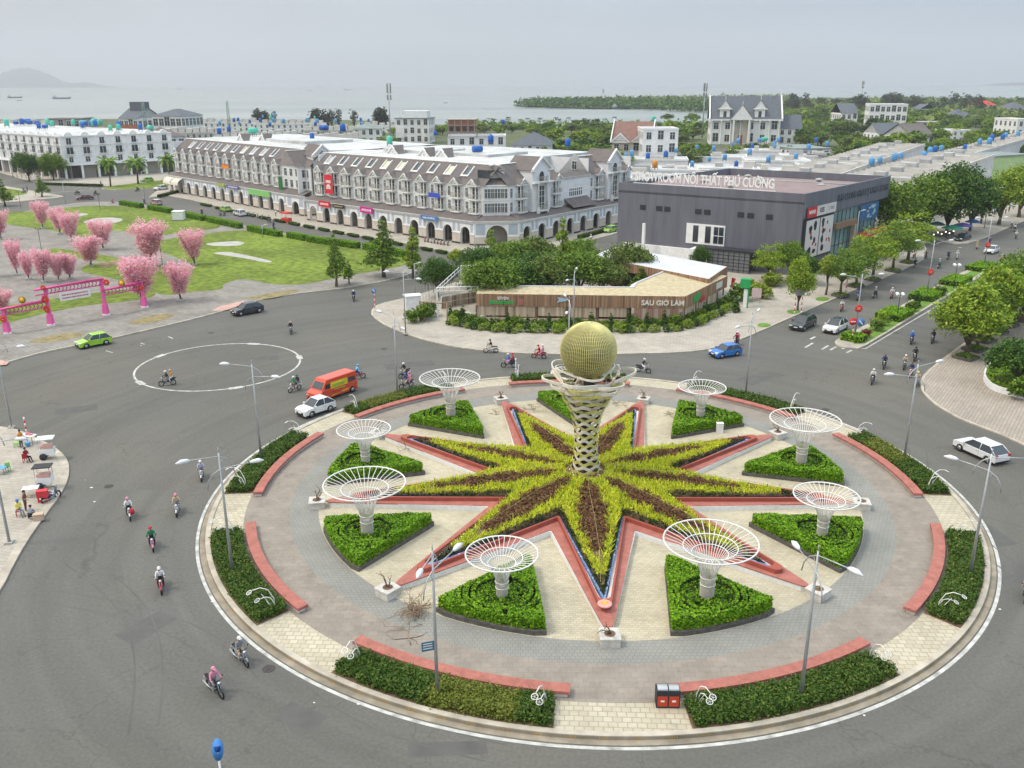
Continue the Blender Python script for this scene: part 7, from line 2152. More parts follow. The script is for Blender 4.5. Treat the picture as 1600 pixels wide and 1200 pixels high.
for i in range(52):
 x,y=along(path,i/51)
 shrub('ball' if i%3 else 'dball',x+random.uniform(-2,2),y+random.uniform(-2,1),random.uniform(.5,.95),'clipped ball shrub in the front row before the cafe fence','front row of cafe shrubs')
 kk=('cone','clump','clump','cone','dball','clump')[i%6]
 x2,y2=along([(704,495),(745,508),(800,511),(870,511),(940,511),(1000,510),(1058,508),(1098,494),(1142,472)],i/51)
 shrub(kk,x2,y2,random.uniform(.6,1.0),{'cone':'pointed dark cypress shrub against the cafe fence','clump':'loose leafy shrub against the cafe fence','dball':'dark round shrub against the cafe fence'}[kk],'back row of cafe shrubs')
for x,y,k,s,d in((660,500,'clump',1.6,'leafy shrub beside the wooden gate frame'),(645,504,'clump',1.2,'low shrub in front of the grey-white cabinet'),(672,494,'dball',1.5,'dark shrub right of the grey-white cabinet'),(1158,470,'clump',1.9,'spiky green shrub left of the pillar sign'),(1172,458,'yel',1.4,'yellow shrub behind the pillar sign'),(1190,466,'yel',1.5,'yellow shrub beside the pink notice board'),(1206,448,'yel',1.6,'yellow-green shrub on a square tree pit'),(965,452,'red',1.5,'dark red shrub in the cafe garden'),(975,448,'red',1.3,'second dark red shrub in the cafe garden'),(1028,444,'yel',1.4,'dry yellowish shrub under the rear cafe roof'),(1150,488,'cone',1.0,'single pointed shrub at the cafe fence end'),(1592,622,'clump',1.6,'leafy shrub at the right edge by the white bed wall')):
 shrub(k,x,y,s,d)
def hedge_box(p,q,w_,h,lab,grp,z=.14,leaf=0):
 a,c=G(*p),G(*q);d=c-a;L_=d.length;d.normalize();nn=Vector((-d.y,d.x,0))
 n=int((L_*w_+2*(L_+w_)*h)*90)
 fac=RNG.random(n);U=RNG.random((n,2));P=np.zeros((n,3))
 top=fac<(L_*w_)/(L_*w_+1.4*(L_+w_)*h)
 P[:,0]=U[:,0]*L_;P[:,1]=(U[:,1]-.5)*w_;P[:,2]=h
 sd=~top;e=RNG.random(n)
 P[sd,2]=U[sd,1]*h;P[sd,1]=np.where(e[sd]<.5,-w_/2,w_/2)
 en=sd&(e>.85);P[en,1]=(RNG.random(en.sum())-.5)*w_;P[en,0]=np.where(RNG.random(en.sum())<.5,0,L_)
 P+=RNG.normal(size=P.shape)*.03
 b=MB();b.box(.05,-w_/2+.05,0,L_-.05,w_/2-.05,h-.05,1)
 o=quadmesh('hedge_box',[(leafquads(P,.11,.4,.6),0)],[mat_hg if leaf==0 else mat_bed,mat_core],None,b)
 o.location=(a.x,a.y,z);o.rotation_euler=(0,0,math.atan2(d.y,d.x))
 tag(o,lab,'hedge',grp)
for i,(p,q)in enumerate((((190,321),(222,326)),((234,328),(268,334)),((288,339),(320,346)),((326,347),(345,351)),((345,351),(376,358)),((390,361),(415,367)),((418,367),(438,371)),((452,372),(478,377)),((482,378),(520,384)),((526,384),(560,389)),((570,390),(600,395)),((604,396),(634,403)))):
 hedge_box(p,q,1.4,1.2,'low clipped hedge box number along the plaza street edge, %s from the junction'%('first second third fourth fifth sixth seventh eighth ninth tenth eleventh twelfth'.split()[i]),'hedge boxes along the plaza edge')
for p,q,d in(((248,309),(300,296),'curved hedge end at the left tip of the arcade pavement'),((762,405),(850,388),'low hedge strip on the grass wedge by the rounded corner'),((905,374),(962,358),'long low hedge before the right wing arcade'),((62,289),(160,292),'low hedge before the white row'),((580,383),(610,388),'small hedge by the arcade kerb')):
 hedge_box(p,q,.9,.7,d,None,leaf=1)
for i in range(17):
 t=i/16;x=322+(690-322)*t;y=322+(396-322)*t**.93
 hedge_box((x-7,y-1.4),(x+7,y+1.6),.9,.45,'oblong planter of low shrubs along the arcade kerb','arcade kerb planters',leaf=1)
med=smooth_poly(GP([(1305,538),(1312,543),(1335,545),(1353,541),(1420,500),(1480,464),(1549,422),(1552,416),(1540,412),(1500,428),(1420,472),(1368,501),(1318,527),(1306,533)]),2)
kerbed('median',med,mat_walk,.16)
lawn('median_lawn',[(1328,532),(1352,536),(1420,495),(1480,459),(1542,420),(1534,417),(1500,432),(1420,477),(1368,506),(1330,525)],M('median_grass',(0.12,0.22,0.035),.9,var=.35,scale=1.2,world=True,detail=8),.165,2)
for i,(p,q,w_,d)in enumerate((((1318,530),(1349,536),2.2,'clipped hedge block at the near median tip'),((1385,502),(1409,490),3.4,'round-cornered hedge ring at the first garden lamp'),((1436,471),(1458,460),3.4,'hedge ring around the double lamp foot'),((1482,448),(1503,438),3.2,'hedge ring at the second garden lamp'),((1520,425),(1545,417),3.0,'clipped hedge block at the far median tip'))):
 hedge_box(p,q,w_,.8,d,'median hedges',.17)
for x,y,k,s,d in((1377,508,'ball',1.2,'ball-topped shrub before the first garden lamp'),(1431,480,'cone',1.1,'egg-shaped dark shrub before the double lamp'),(1370,516,'clump',1.0,'spreading shrub on the median'),(1424,486,'clump',1.0,'tiered little tree on the median'),(1470,461,'clump',1.0,'tiered little tree right of the hedge ring'),(1352,527,'red',.8,'brownish shrub near the median tip')):
 shrub(k,x,y,s,d,None,.17)
def pit(x,y,s,lab,grp,green=True):
 root=empty('tree_pit',G(x,y,.14),.6,lab,'planter',grp);root.scale=(s,s,1)
 b=MB();b.ringprism([(-1,-1),(1,-1),(1,1),(-1,1)],[(-.85,-.85),(.85,-.85),(.85,.85),(-.85,.85)],0,.35);b.build('border',mat_stone,root)
 C=RNG.uniform(-.85,.85,(500,3));C[:,2]=RNG.uniform(.2,.5,500);quadmesh('plants',[(leafquads(C,.14,.4),0)],LM['mid'],root)
o5='nearest second third fourth fifth sixth'.split()
for i,(x,y)in enumerate(((1313,463),(1337,448),(1363,438),(1395,424),(1418,411))):pit(x,y,1.0,'square planter at the trunk foot, %s along the showroom pavement'%o5[i],'showroom pavement planters')
for i,(x,y)in enumerate(((1509,560),(1523,547),(1537,533),(1556,520),(1573,509),(1590,500))):pit(x,y,1.15,'square planter full of shrubs, %s along the right pavement'%o5[i],'right pavement planters')
for x,y in((1194,508),(1240,487),(1285,467)):
 lawn('grass_pit',[(x-11,y),(x-6,y-3),(x+5,y-3),(x+11,y),(x+5,y+3),(x-6,y+3)],M('median_grass',(0.12,0.22,0.035)),.16,2)
bedp=[(v.x,v.y)for v in smooth_poly(GP([(1536,590),(1541,604),(1556,614),(1578,620),(1600,626),(1660,630),(1690,590),(1640,560),(1580,564),(1548,574)]),3)]
root=empty('walled_bed',(0,0,0),0,'curved white walled planting bed at the right edge','flower bed')
b=MB();cx0,cy0=np.mean([p[0]for p in bedp]),np.mean([p[1]for p in bedp]);inn=[(cx0+(x-cx0)*.95,cy0+(y-cy0)*.95)for x,y in bedp]
b.ringprism(bedp,inn,.1,.75);b.build('wall',mat_white,root)
P=scatter(inn,9000);C=np.concatenate([P,RNG.uniform(.55,.85,(len(P),1))],1);quadmesh('ground_cover',[(leafquads(C,.15,.6),0)],mat_hg,root)
b=MB();b.prism(inn,.1,.6);b.build('bed_soil',mat_soil,root)
# ================ LAMPS, SIGNS, GATE, MASTS
mat_gal=M('galvanised',(0.42,0.44,0.45),0.4,metal=0.4,var=0.12,scale=1.5)
mat_head=M('lamp_head_white',(0.68,0.70,0.72),0.35,var=0.05)
def lamp_post(H=9.0,arms=((10,1.9),(170,1.9)),swoop=True):
 root=empty('street_lamp')
 b=MB();b.box(-.28,-.28,0,.28,.28,.12);b.build('base',mat_conc,root)
 b=MB();b.tube([(0,0,.1),(0,0,H*.55),(0,0,H)],[.11,.085,.05],8);b.tube([(0,0,H),(0,0,H+.35)],.03,5);b.build('pole',mat_gal,root)
 for i,(a,L_)in enumerate(arms):
  t=math.radians(a);d=Vector((math.cos(t),math.sin(t),0));z=H-.25-i*.9 if swoop else H-.3
  P=lambda u,h:tuple(d*u+Vector((0,0,z+h)))
  b=MB()
  if swoop:
   b.tube([P(-.9,-1.3),P(-.8,-.75),P(-.5,-.3),P(0,.0),P(L_*.5,.12),P(L_,.22)],.035,5)
   b.tube([P(-.25,-.12),P(-.05,-.6)],.018,4)
  else:b.tube([P(0,-.5),P(L_*.35,-.05),P(L_,.12)],.04,5)
  ar=b.build('arm',mat_gal,root)
  b=MB();b.tube([P(L_-.05,.22),P(L_+.15,.25),P(L_+.5,.27),P(L_+.85,.24)],[.06,.14,.16,.04],8);h_=b.build('lamp_head',mat_head,root)
 return template(root)
LP=lamp_post()
LPM=lamp_post(9.0,((0,2.2),(180,2.2)),False)
def PX_dir(k):return math.radians(40*k+20)+PH0
for k,d in((8,'in the bottom left shrub bed, with a blue plate'),(0,'standing in the bottom right shrub bed'),(1,'leaning in view at the right edge bed'),(2,'in the upper right bed below the white car'),(3,'in the far right bed'),(4,'behind the golden sphere'),(5,'in the far left bed below the scooter riders'),(6,'in the upper left bed beside the car lane'),(7,'in the left edge bed')):
 a=40*k+20
 place(LP,USED,loc=PO(28.4,a,.2),rz=PX_dir(k)-math.pi/2,label='grey two-armed street lamp '+d,cat='street lamp',group='street lamps round the island')
o=empty('pole_plate',PO(28.4,-20,3.6),.3,'small blue street plate fixed on the lamp pole in the bottom left bed','sign');b=MB();b.box(-.75,-.03,-.28,-.08,.0,.28);b.build('plate',M('plate_blue',(.06,.16,.22),.5),o);b=MB();[b.box(-.68,-.04,z,-.18,-.031,z+.05)for z in(-.15,0,.14)];b.build('lettering',mat_tr,o)
for t,x,y,h,rz,d in((LP,18,668,9,3.4,'with a tall lean at the left edge kerb'),(LP,15,848,9,3.3,'nearest at the left edge, on the vendor pavement'),(LP,634,522,8.4,3.0,'before the power cabinet on the corner pavement'),(LP,896,516,8.0,1.2,'slim, in front of the cafe pavilion fascia'),(LPM,1335,531,8.6,.05,'at the near median tip with a red emblem'),(LPM,1447,467,9,0.05,'in the middle of the median with a red emblem'),(LPM,1537,419,9,0.05,'at the far median end with a red emblem'),(LPM,1475,408-6,0,0,''),(LPM,1538,346+10,9,.1,'on the far pavement by the market umbrellas')):
 if not h:continue
 place(t,USED,loc=G(x,y,.14),rz=rz,sc=h/9,label='grey street lamp '+d,cat='street lamp',group=None)
for x,y,yt,d in((411,372,352,'on the plaza street edge'),(649,460,412,'with a white lower sleeve beside the bend'),(226,308,268,'far, on the corner pavement beyond the plaza'),(103,319,284,'far, on the plaza top kerb'),(56,306,275,'far left junction'),(1333,400+12,302+28,'by the showroom glass')):
 h=hgt(x,y,yt)
 root=empty('light_pole',G(x,y,.14),0,'thin light pole '+d,'pole');b=MB();b.tube([(0,0,0),(0,0,h)],[.08,.05],6);b.build('pole',mat_gal,root)
 b=MB();b.tube([(0,0,h-.1),(.7,0,h+.15)],.035,4);b.tube([(.6,0,h+.12),(1.2,0,h+.2)],[.12,.04],6);b.build('lamp_head',mat_head,root)
for x,y,yt,d in((65,392,356,'upper left of the plaza'),(25+38,360+31,350,''),(255,424,365,'between the two big blossom trees'),(157,330,302,'at the top kerb of the plaza'),(33,326,298,'at the far left kerb')):
 if not d:continue
 h=hgt(x,y,yt)
 root=empty('plaza_lamp',G(x,y,.15),0,'thin black plaza lamp pole '+d,'lamp');b=MB();b.tube([(0,0,0),(0,0,h)],.05,5);b.build('pole',mat_dark,root)
 b=MB();b.box(-.5,-.04,h-.35,.5,.04,h-.28);[b.ball((q,0,h-.1),.13,n=6,k=4)for q in(-.5,.5)];b.build('lamp_head',mat_dark,root)
mat_em=M('emblem_red',(0.62,0.05,0.04),0.5)
for x,y,d in((1335,531,'near'),(1447,467,'middle'),(1537,419,'far')):
 root=empty('flower_emblem',G(x,y,4.2),0,'round red flower emblem hung on the %s median lamp'%d,'ornament','red emblems on the median lamps')
 g=G(x,y,4.2);root.location=(g.x*1,G(x,y,.14).y,4.3);root.location.x=G(x,y,.14).x
 b=MB()
 for k in range(7):
  a=k*2*math.pi/7;b.ball((.33*math.cos(a),-.14,.33*math.sin(a)),.2,.06,.2,8,5)
 b.ball((0,-.17,0),.3,.07,.3,10,5);b.build('petals',mat_em,root)
 b=MB();[b.box(-.2+.0,-.26,z,.2,-.235,z+.04)for z in(-.12,0,.12)];b.build('motif',M('emblem_pale',(.75,.5,.4),.5),root)
for x,y,d in((1402,494,'first'),(1491,444,'second')):
 root=empty('garden_lamp',G(x,y,.8),0,'black garden lamp with white bowl heads in the %s median hedge ring'%d,'lamp','garden lamps on the median')
 b=MB();b.tube([(0,0,-.6),(0,0,3.0)],[.07,.04],6);b.build('pole',mat_dark,root)
 for k in range(4):
  a=k*math.pi/2+.5
  b=MB();b.tube([(0,0,2.7),(.5*math.cos(a),.5*math.sin(a),2.9)],.025,4);b.lathe((.5*math.cos(a),.5*math.sin(a),2.9),[(.05,0),(.24,.1),(.26,.3),(.1,.42)],8);b.build('lamp_head',mat_head,root)
def disc_sign(x,y,h,r,col,bar,lab,bx=0.0,post=True,dx=0.0,barcol=None):
 root=empty('road_sign',G(x,y,.16),0,lab,'road sign')
 if post:
  for i in range(8):
   pass
  b=MB()
  for i in range(8):b.tube([(0,0,h*i/8),(0,0,h*(i+1)/8)],.06,6,i%2)
  b.build('post',[mat_tr,mat_em],root)
 b=MB();b.tube([(dx,-.09,h),(dx,-.06,h)],r,20);b.build('disc',M('sign_%s'%lab.split()[0],col,.4,var=.03),root)
 b=MB()
 if bar=='h':b.box(dx-r*.7,-.105,h-r*.16,dx+r*.7,-.092,h+r*.16)
 else:b.add([(dx-r*.6,-.1,h+r*.45),(dx-r*.4,-.1,h+r*.65),(dx+r*.6,-.1,h-r*.45),(dx+r*.4,-.1,h-r*.65)],[(3,2,1,0)],0,False)
 b.build('bar',mat_tr,root)
disc_sign(1331,533,2.6,.48,(.6,.02,.03),'h','red no-entry disc on a striped post at the median tip',dx=-.15)
disc_sign(1336,533,2.5,.5,(.03,.18,.55),'d','blue keep-right disc with a white arrow at the median tip',post=False,dx=.42)
disc_sign(586,486,3.0,.35,(.05,.2,.6),'d','blue round sign on a striped post at the corner pavement tip')
root=empty('guide_sign',G(1246,490),.35,'grey guide board on two striped posts on the pavement edge','road sign')
for x_ in(-.55,.6):
 b=MB();[b.tube([(x_,0,.4*i),(x_,0,.4*(i+1))],.07,6,i%2)for i in range(8)];b.build('post',[mat_tr,mat_em],root)
b=MB();b.box(-.7,-.12,2.7,.8,-.08,3.6);b.build('board',mat_dkw,root)
for x,y,yt,d in((1321,462,434,'on the showroom pavement edge'),(43,684,652,'beside the vendor table at the left'),(806,594,560,'plain white, at the far rim of the island')):
 h=hgt(x,y,yt);root=empty('striped_post',G(x,y,.14),0,'thin striped marker post '+d,'post');b=MB()
 [b.tube([(0,0,h*i/7),(0,0,h*(i+1)/7)],.07,6,i%2 if 'white,' not in d else 0)for i in range(7)];b.build('post',[mat_tr,mat_em],root)
root=empty('blue_dish_sign',G(352,1262),0.2,'blue oval sign on a white post at the bottom left edge of the picture','sign')
h=hgt(352,1262,1172)
b=MB();b.tube([(0,0,0),(0,0,h-.1)],.05,6);b.build('post',mat_tr,root)
mb1=M('dish_blue',(0.07,0.24,0.58),.35);
b=MB();b.tube([(0,0,h),(0,.05,h)],.3,16);b.v=[(x*.85,y+(z-h)*.5,h+(z-h)*1.6)for x,y,z in b.v];b.build('dish',mb1,root)
b=MB();b.tube([(0,-.03,h+.12),(0,-.01,h+.12)],.2,14);b.v=[(x*.8,y+(z-h)*.5,z)for x,y,z in b.v];b.build('inner_dish',M('dish_navy',(.02,.08,.3),.4),root)
def curl():
 root=empty('curl_ornament')
 for s_,H,L_,nm in((0,1.9,1.25,'tall_stem'),(.12,1.25,.85,'short_stem')):
  b=MB();pts=[(0,s_,0),(.05,s_,H*.5),(.28*L_,s_,H*.85),(.62*L_,s_,H*.98),(L_,s_,H*.95)]
  b.tube(pts,.03,5);b.tube([(0,s_,0),(.35*L_,s_,H*.45),(.6*L_,s_,H*.75)],.018,4)
  st=b.build(nm,mat_tw,root)
  c=Vector((L_+.2,s_,H*.9));b=MB()
  ax,ay=Vector((.85,0,-.45)),Vector((0,1,0))
  b.tube([c+ax*.18*math.cos(q)+ay*.18*math.sin(q)for q in[math.pi*i/8 for i in range(17)]],.025,4,cap=False)
  for i in range(5):q=math.pi*2*i/5;b.tube([c,c+ax*.17*math.cos(q)+ay*.17*math.sin(q)],.012,4)
  b.build('ring_head',mat_tw,st)
 return template(root)
CU=curl()
side_n={0:'bottom',1:'lower right',2:'right',3:'upper right',4:'far right',5:'far left',6:'upper left',7:'left',8:'lower left'}
for k in range(9):
 for s_ in(-1,1):
  a=40*k+s_*8.3
  place(CU,USED,loc=PO(27.6,a,.2),rz=math.radians(a)+PH0-math.pi/2+.25*s_,sc=random.uniform(.9,1.05),label='white curled stem ornament, %s side of the %s cream gap'%(('left' if(s_<0)==(k in(0,1,8,7))else 'right')if k in(0,1,8)else('near' if(s_>0)==(k>4)else 'far'),side_n[k]),cat='ornament',group='white curled ornaments')
root=empty('litter_bin',G(1042,1100,.2),-.02,'black and red double litter bin at the end of the right-hand red bench','litter bin')
b=MB();b.box(-.62,-.32,0,.62,.32,1.05);b.build('body',mat_dark,root)
for x_ in(-.3,.3):
 b=MB();b.box(x_-.26,-.36,.12,x_+.26,-.322,.72);b.build('front_panel',M('bin_red',(.5,.06,.03),.5),root)
 b=MB();b.box(x_-.1,-.375,.4,x_+.1,-.362,.5);b.build('label',mat_tr,root)
 b=MB();pts=[(-.32,.9),(-.22,1.08),(0,1.15),(.22,1.08),(.32,.95)]
 for(y0,z0),(y1,z1)in zip(pts,pts[1:]):b.add([(x_-.27,y0,z0+.02),(x_+.27,y0,z0+.02),(x_+.27,y1,z1+.02),(x_-.27,y1,z1+.02)],[(0,1,2,3)],0,False)
 b.build('hood',mat_gal,root)
mat_pg=M('gate_pink',(0.75,0.13,0.36),0.6,var=.08,scale=1);mat_pg2=M('gate_pink_dark',(0.40,0.05,0.17),0.6)
gpts=[G(12,521,.15),G(80,508,.15),G(166,492,.15),G(226,480,.15)]
gate=empty('festival_gate',(0,0,0),0,'magenta festival gate with three low arches and red flowers on the plaza','gate')
hs=[3.6,5.2,5.2,3.9]
for p,h in zip(gpts,hs):
 b=MB();b.cbox((p.x,p.y,.1),.95,.95,.25,.6);b.build('foot_slab',mat_tr,gate)
 b=MB()
 for z0,z1,w0,w1 in((.3,1.7,.75,.6),(1.7,h,.42,.34)):
  a=[(p.x+w0/2*s1,p.y+w0/2*s2,z0)for s1,s2 in((-1,-1),(1,-1),(1,1),(-1,1))]+[(p.x+w1/2*s1,p.y+w1/2*s2,z1)for s1,s2 in((-1,-1),(1,-1),(1,1),(-1,1))]
  b.add(a,[(0,1,5,4),(1,2,6,5),(2,3,7,6),(3,0,4,7),(4,5,6,7)],0,False)
 b.build('post',mat_pg,gate)
for i,(zt,ov)in enumerate(((3.5,.5),(5.3,1.4),(3.75,.3))):
 P_,Q_=gpts[i],gpts[i+1];d=(Q_-P_);L_=d.length;d.normalize();nn=Vector((-d.y,d.x,0))
 b=MB();A_,B_=P_-d*ov,Q_+d*(ov*.3)
 for o_,zz,th in((0,zt,.16),(0,zt-.75,.10)):
  b.tube([(A_.x,A_.y,zz),(B_.x,B_.y,zz)],th,4)
 b.add([tuple(A_+nn*.45+Vector((0,0,zt-.1))),tuple(A_-nn*.45+Vector((0,0,zt-.1))),tuple(B_-nn*.3+Vector((0,0,zt+.15))),tuple(B_+nn*.3+Vector((0,0,zt+.15)))],[(0,1,2,3),(3,2,1,0)],0,False)
 n=int(L_/.5)
 for j in range(n):
  q=P_+d*(j+.2)*L_/n;q2=q+d*.28
  b.tube([(q.x,q.y,zt-.75),(q2.x,q2.y,zt-.35),(q.x,q.y,zt)],.06,4,1)
 b.build('beam',[mat_pg,mat_pg2],gate)
def flower(p,r,lab):
 root=empty('paper_flower',p,0,lab,'ornament','flowers on the festival gate');b=MB()
 for k in range(6):a=k*math.pi/3;b.ball((r*.6*math.cos(a),0,r*.6*math.sin(a)),r*.42,.07,r*.42,8,4)
 b.build('petals',mat_em,root);b=MB();b.ball((0,-.08,0),r*.2,.06,r*.2,6,4);b.build('centre',M('flower_centre',(.75,.3,.2),.5),root)
for i,(px,z,r,d)in enumerate(((1,3.9,.55,'on the inner left post, upper'),(1,2.5,.5,'on the inner left post, middle'),(1,5.5,.4,'on the left end of the high beam'),(2,5.0,.5,'on the right end of the high beam'),(3,3.2,.45,'on the outer right post'),(0,2.2,.45,'on the outer left post'))):
 q=gpts[px];flower((q.x+(.9 if i==3 else 0),q.y-.45,z),r,'red paper flower '+d)
for f,d in((.45,'left'),(.5,'right')):
 a,c=(gpts[0],gpts[1])if d=='left' else(gpts[2],gpts[3]);q=a+(c-a)*f
 root=empty('sun_disc',(q.x,q.y-.1,4.3),0,'yellow sun disc standing on the %s low gate beam'%d,'ornament');b=MB();b.tube([(0,0,0),(0,.12,0)],.48,16);b.build('disc',M('disc_brown',(.3,.18,.04),.5),root);b=MB();b.tube([(0,-.03,0),(0,0,0)],.32,10);b.build('face',M('disc_yellow',(.8,.5,.04),.5),root)
q=(gpts[1]+gpts[2])/2;ga_=math.atan2((gpts[2]-gpts[1]).y,(gpts[2]-gpts[1]).x)
root=empty('gate_banner',(q.x,q.y,3.75),ga_,'white banner with faint red writing hung under the high gate beam','banner');b=MB();b.box(-2.1,-.02,-.55,2.1,.02,.55);b.build('cloth',mat_tr,root)
b=MB();rr_0=random.Random(8)
for z in(.12,-.3):
 x=-1.8
 while x<1.75:d=rr_0.uniform(.1,.25);b.box(x,-.035,z,x+d,-.021,z+.2);x+=d+.06
b.build('lettering',M('banner_red',(.5,.12,.12),.6),root)
def mast(x,yb,yt,lab,lattice=False,z0=0):
 h=hgt(x,yb,yt,z0);root=empty('radio_mast',G(x,yb,z0),0,lab,'mast');r=.9 if lattice else .45
 b=MB()
 if lattice:
  for s1,s2 in((-1,-1),(1,-1),(1,1),(-1,1)):b.tube([(s1*r,s2*r,0),(s1*r*.4,s2*r*.4,h)],.12,4)
  for i in range(int(h/1.5)):s_=1 if i%2 else-1;b.tube([(-s_*r*.8,-r*.8,i*1.5),(s_*r*.8,-r*.8,i*1.5+1.5)],.07,3)
 else:b.tube([(0,0,0),(0,0,h)],[r,r*.5],7)
 b.build('pole',mat_gal if not lattice else M('mast_green',(.18,.26,.22),.7),root)
 b=MB()
 if not lattice:
  for z in(h*.9,h*.8,h*.97):
   for a in(0,2.1,4.2):b.box(1.0*math.cos(a)-.3,1.0*math.sin(a)-.3,z-2,1.0*math.cos(a)+.3,1.0*math.sin(a)+.3,z+.6)
  b.build('antennas',mat_dkw,root)
mast(611,232,129,'tall grey radio mast with antenna clusters in front of the sea');mast(1097,215,129,'tall grey radio mast left of the grand villa');mast(233,238,160,'green lattice mast above the white row',True,0);mast(360,214,158,'green lattice mast over the distant terraces',True);mast(1344,172,126,'thin far mast on the horizon at the right');mast(942,162,139,'thin crane mast on the far spit')
def boat(x,y,wpx,col,lab,cab=.2,side=-1):
 g=G(x,y,-1.4);L_=wpx*(g.y*math.cos(PITCH))/F_PX;h=L_*.07
 root=empty('boat',g,0,lab,'boat');b=MB();w_=L_*.16
 V=[(-L_/2,-w_/2,h),(-L_/2+L_*.04,-w_*.4,0),(L_/2-L_*.1,-w_*.3,0),(L_/2,0,h*1.5),(-L_/2,w_/2,h),(-L_/2+L_*.04,w_*.4,0),(L_/2-L_*.1,w_*.3,0),(L_*.35,-w_/2,h),(L_*.35,w_/2,h)]
 b.add(V,[(0,1,2,7),(7,2,3),(4,8,6,5),(8,3,6),(0,7,3,8,4),(0,4,5,1)],0,False);b.build('hull',M('hull_'+col[0],col[1],.6),root)
 b=MB();x0=side*L_*.38;b.box(x0-L_*.08,-w_*.3,h,x0+L_*.08,w_*.3,h+L_*.07);b.box(x0-L_*.05,-w_*.2,h+L_*.07,x0+L_*.05,w_*.2,h+L_*.11);b.build('cabin',mat_off,root)
gy,bl,br_=('grey',(.10,.09,.09)),('blue',(.06,.14,.2)),('brown',(.16,.08,.05))
boat(24,153,24,gy,'dark cargo boat farthest left on the sea');boat(31,157.5,9,br_,'small boat just below the leftmost cargo boat');boat(97,154.5,30,bl,'long blue barge on the sea at the left');boat(282,139.5,10,gy,'small grey boat on the sea above the casuarinas');boat(353,134.5,8,gy,'tiny boat near the horizon at left');boat(501,135.5,14,gy,'low boat near the horizon left of the radio mast');boat(513,134,6,gy,'tiny boat right beside the low horizon boat');boat(484,142,8,gy,'tiny skiff below the low horizon boat');boat(544,141,12,gy,'flat far boat left of the radio mast');boat(697,161,7,gy,'small skiff on the bay right of the radio mast');boat(976,170.5,42,bl,'long blue ship moored by the mangrove spit')
for i,(x,y)in enumerate(((757,171),(763,173),(770,171.5),(738,180),(748,181))):boat(x,y,3,br_,'tiny skiff anchored in the bay, %s of five'%('first second third fourth fifth'.split()[i]))
mat_pla=lambda n,c:M('plastic_'+n,c,.45)
def stool(x,y,col,n,lab,chair=False,cat='stool'):
 root=empty('plastic_chair' if chair else 'plastic_stool',G(x,y,.14),random.uniform(0,6),lab,cat);b=MB()
 m=mat_pla(n,col)
 b.box(-.2,-.2,.4,.2,.2,.44);b.build('seat',m,root)
 for s1 in(-1,1):
  for s2 in(-1,1):b=MB();b.box(s1*.17-.025,s2*.17-.025,0,s1*.17+.025,s2*.17+.025,.4);b.build('leg',m,root)
 if chair:b=MB();b.box(-.2,.17,.44,.2,.21,.85);b.build('backrest',m,root)
stool(27,698,(.25,.55,.1),'green','lime green plastic stool behind the person in orange')
stool(13,736,(.3,.6,.15),'green','lime green plastic chair beside the blue table',True,'chair');stool(41,722,(.35,.02,.03),'red','dark red plastic chair under the seated person',True,'chair');stool(30,806,(.5,.06,.07),'red','red plastic stool by the crouching group');stool(70,780,(.08,.3,.42),'cyan','blue plastic stool under the red boxes')
def table(x,y,w_,d,h,mat,lab,rz=0,name='folding_table'):
 root=empty(name,G(x,y,.14),rz,lab,'table');b=MB();b.box(-w_/2,-d/2,h-.04,w_/2,d/2,h);b.build('table_top',mat,root)
 for s1 in(-1,1):
  for s2 in(-1,1):b=MB();b.box(s1*(w_/2-.06)-.025,s2*(d/2-.06)-.025,0,s1*(w_/2-.06)+.025,s2*(d/2-.06)+.025,h-.04);b.build('leg',mat_dkw,root)
table(3,740,.9,.8,.6,mat_pla('sky',(.12,.35,.6)),'sky blue plastic table at the left picture edge');table(47,692,1.3,.7,.8,mat_tr,'white vendor table beside the striped post',-.3)
table(50,775,1.2,.8,.75,mat_tr,'white covered vendor table above the crouching group',.3)
root=empty('bucket',G(44,697,.14),0,'blue plastic bucket under the white vendor table','bucket');b=MB();b.lathe((0,0,0),[(.18,0),(.26,.35),(.27,.38)],12);b.build('pail',mat_pla('sky',(.1,.3,.6)),root)
b=MB();[b.ball((random.uniform(-.5,.5),random.uniform(-.25,.25),0),.12,n=8,k=5)for _ in range(5)];o=b.build('goods',mat_pla('pink',(.7,.25,.3)));g=G(47,692,.14);o.location=(g.x,g.y,1.03);tag(o,'pink bags of goods on the white vendor table','goods')
def cart(x,y,rz,lab,canopy,glass=True):
 root=empty('food_cart',G(x,y,.14),rz,lab,'cart');b=MB();b.box(-.6,-.4,.45,.6,.4,1.0);b.build('counter',mat_tr,root)
 for s1 in(-1,1):
  for s2 in(-1,1):b=MB();b.box(s1*.57-.02,s2*.37-.02,1.0,s1*.57+.02,s2*.37+.02,1.9);b.build('post',mat_gal,root)
 b=MB();b.box(-.7,-.5,1.9,.7,.5,1.98);b.build('canopy',canopy,root)
 b=MB();b.box(-.5,-.3,1.02,.5,.3,1.3);b.build('goods',mat_pla('pinkish',(.6,.35,.3)),root)
 for s1 in(-1,1):b=MB();b.tube([(-.3,s1*.44-.03,.32),(-.3,s1*.44+.03,.32)],.32,14);b.build('wheel',mat_dark,root)
cart(76,716,.25,'white glass food cart with a flat canopy near the kerb',mat_tr);cart(72,762,.2,'food cart with a dark canopy behind the red boxes',mat_dark)
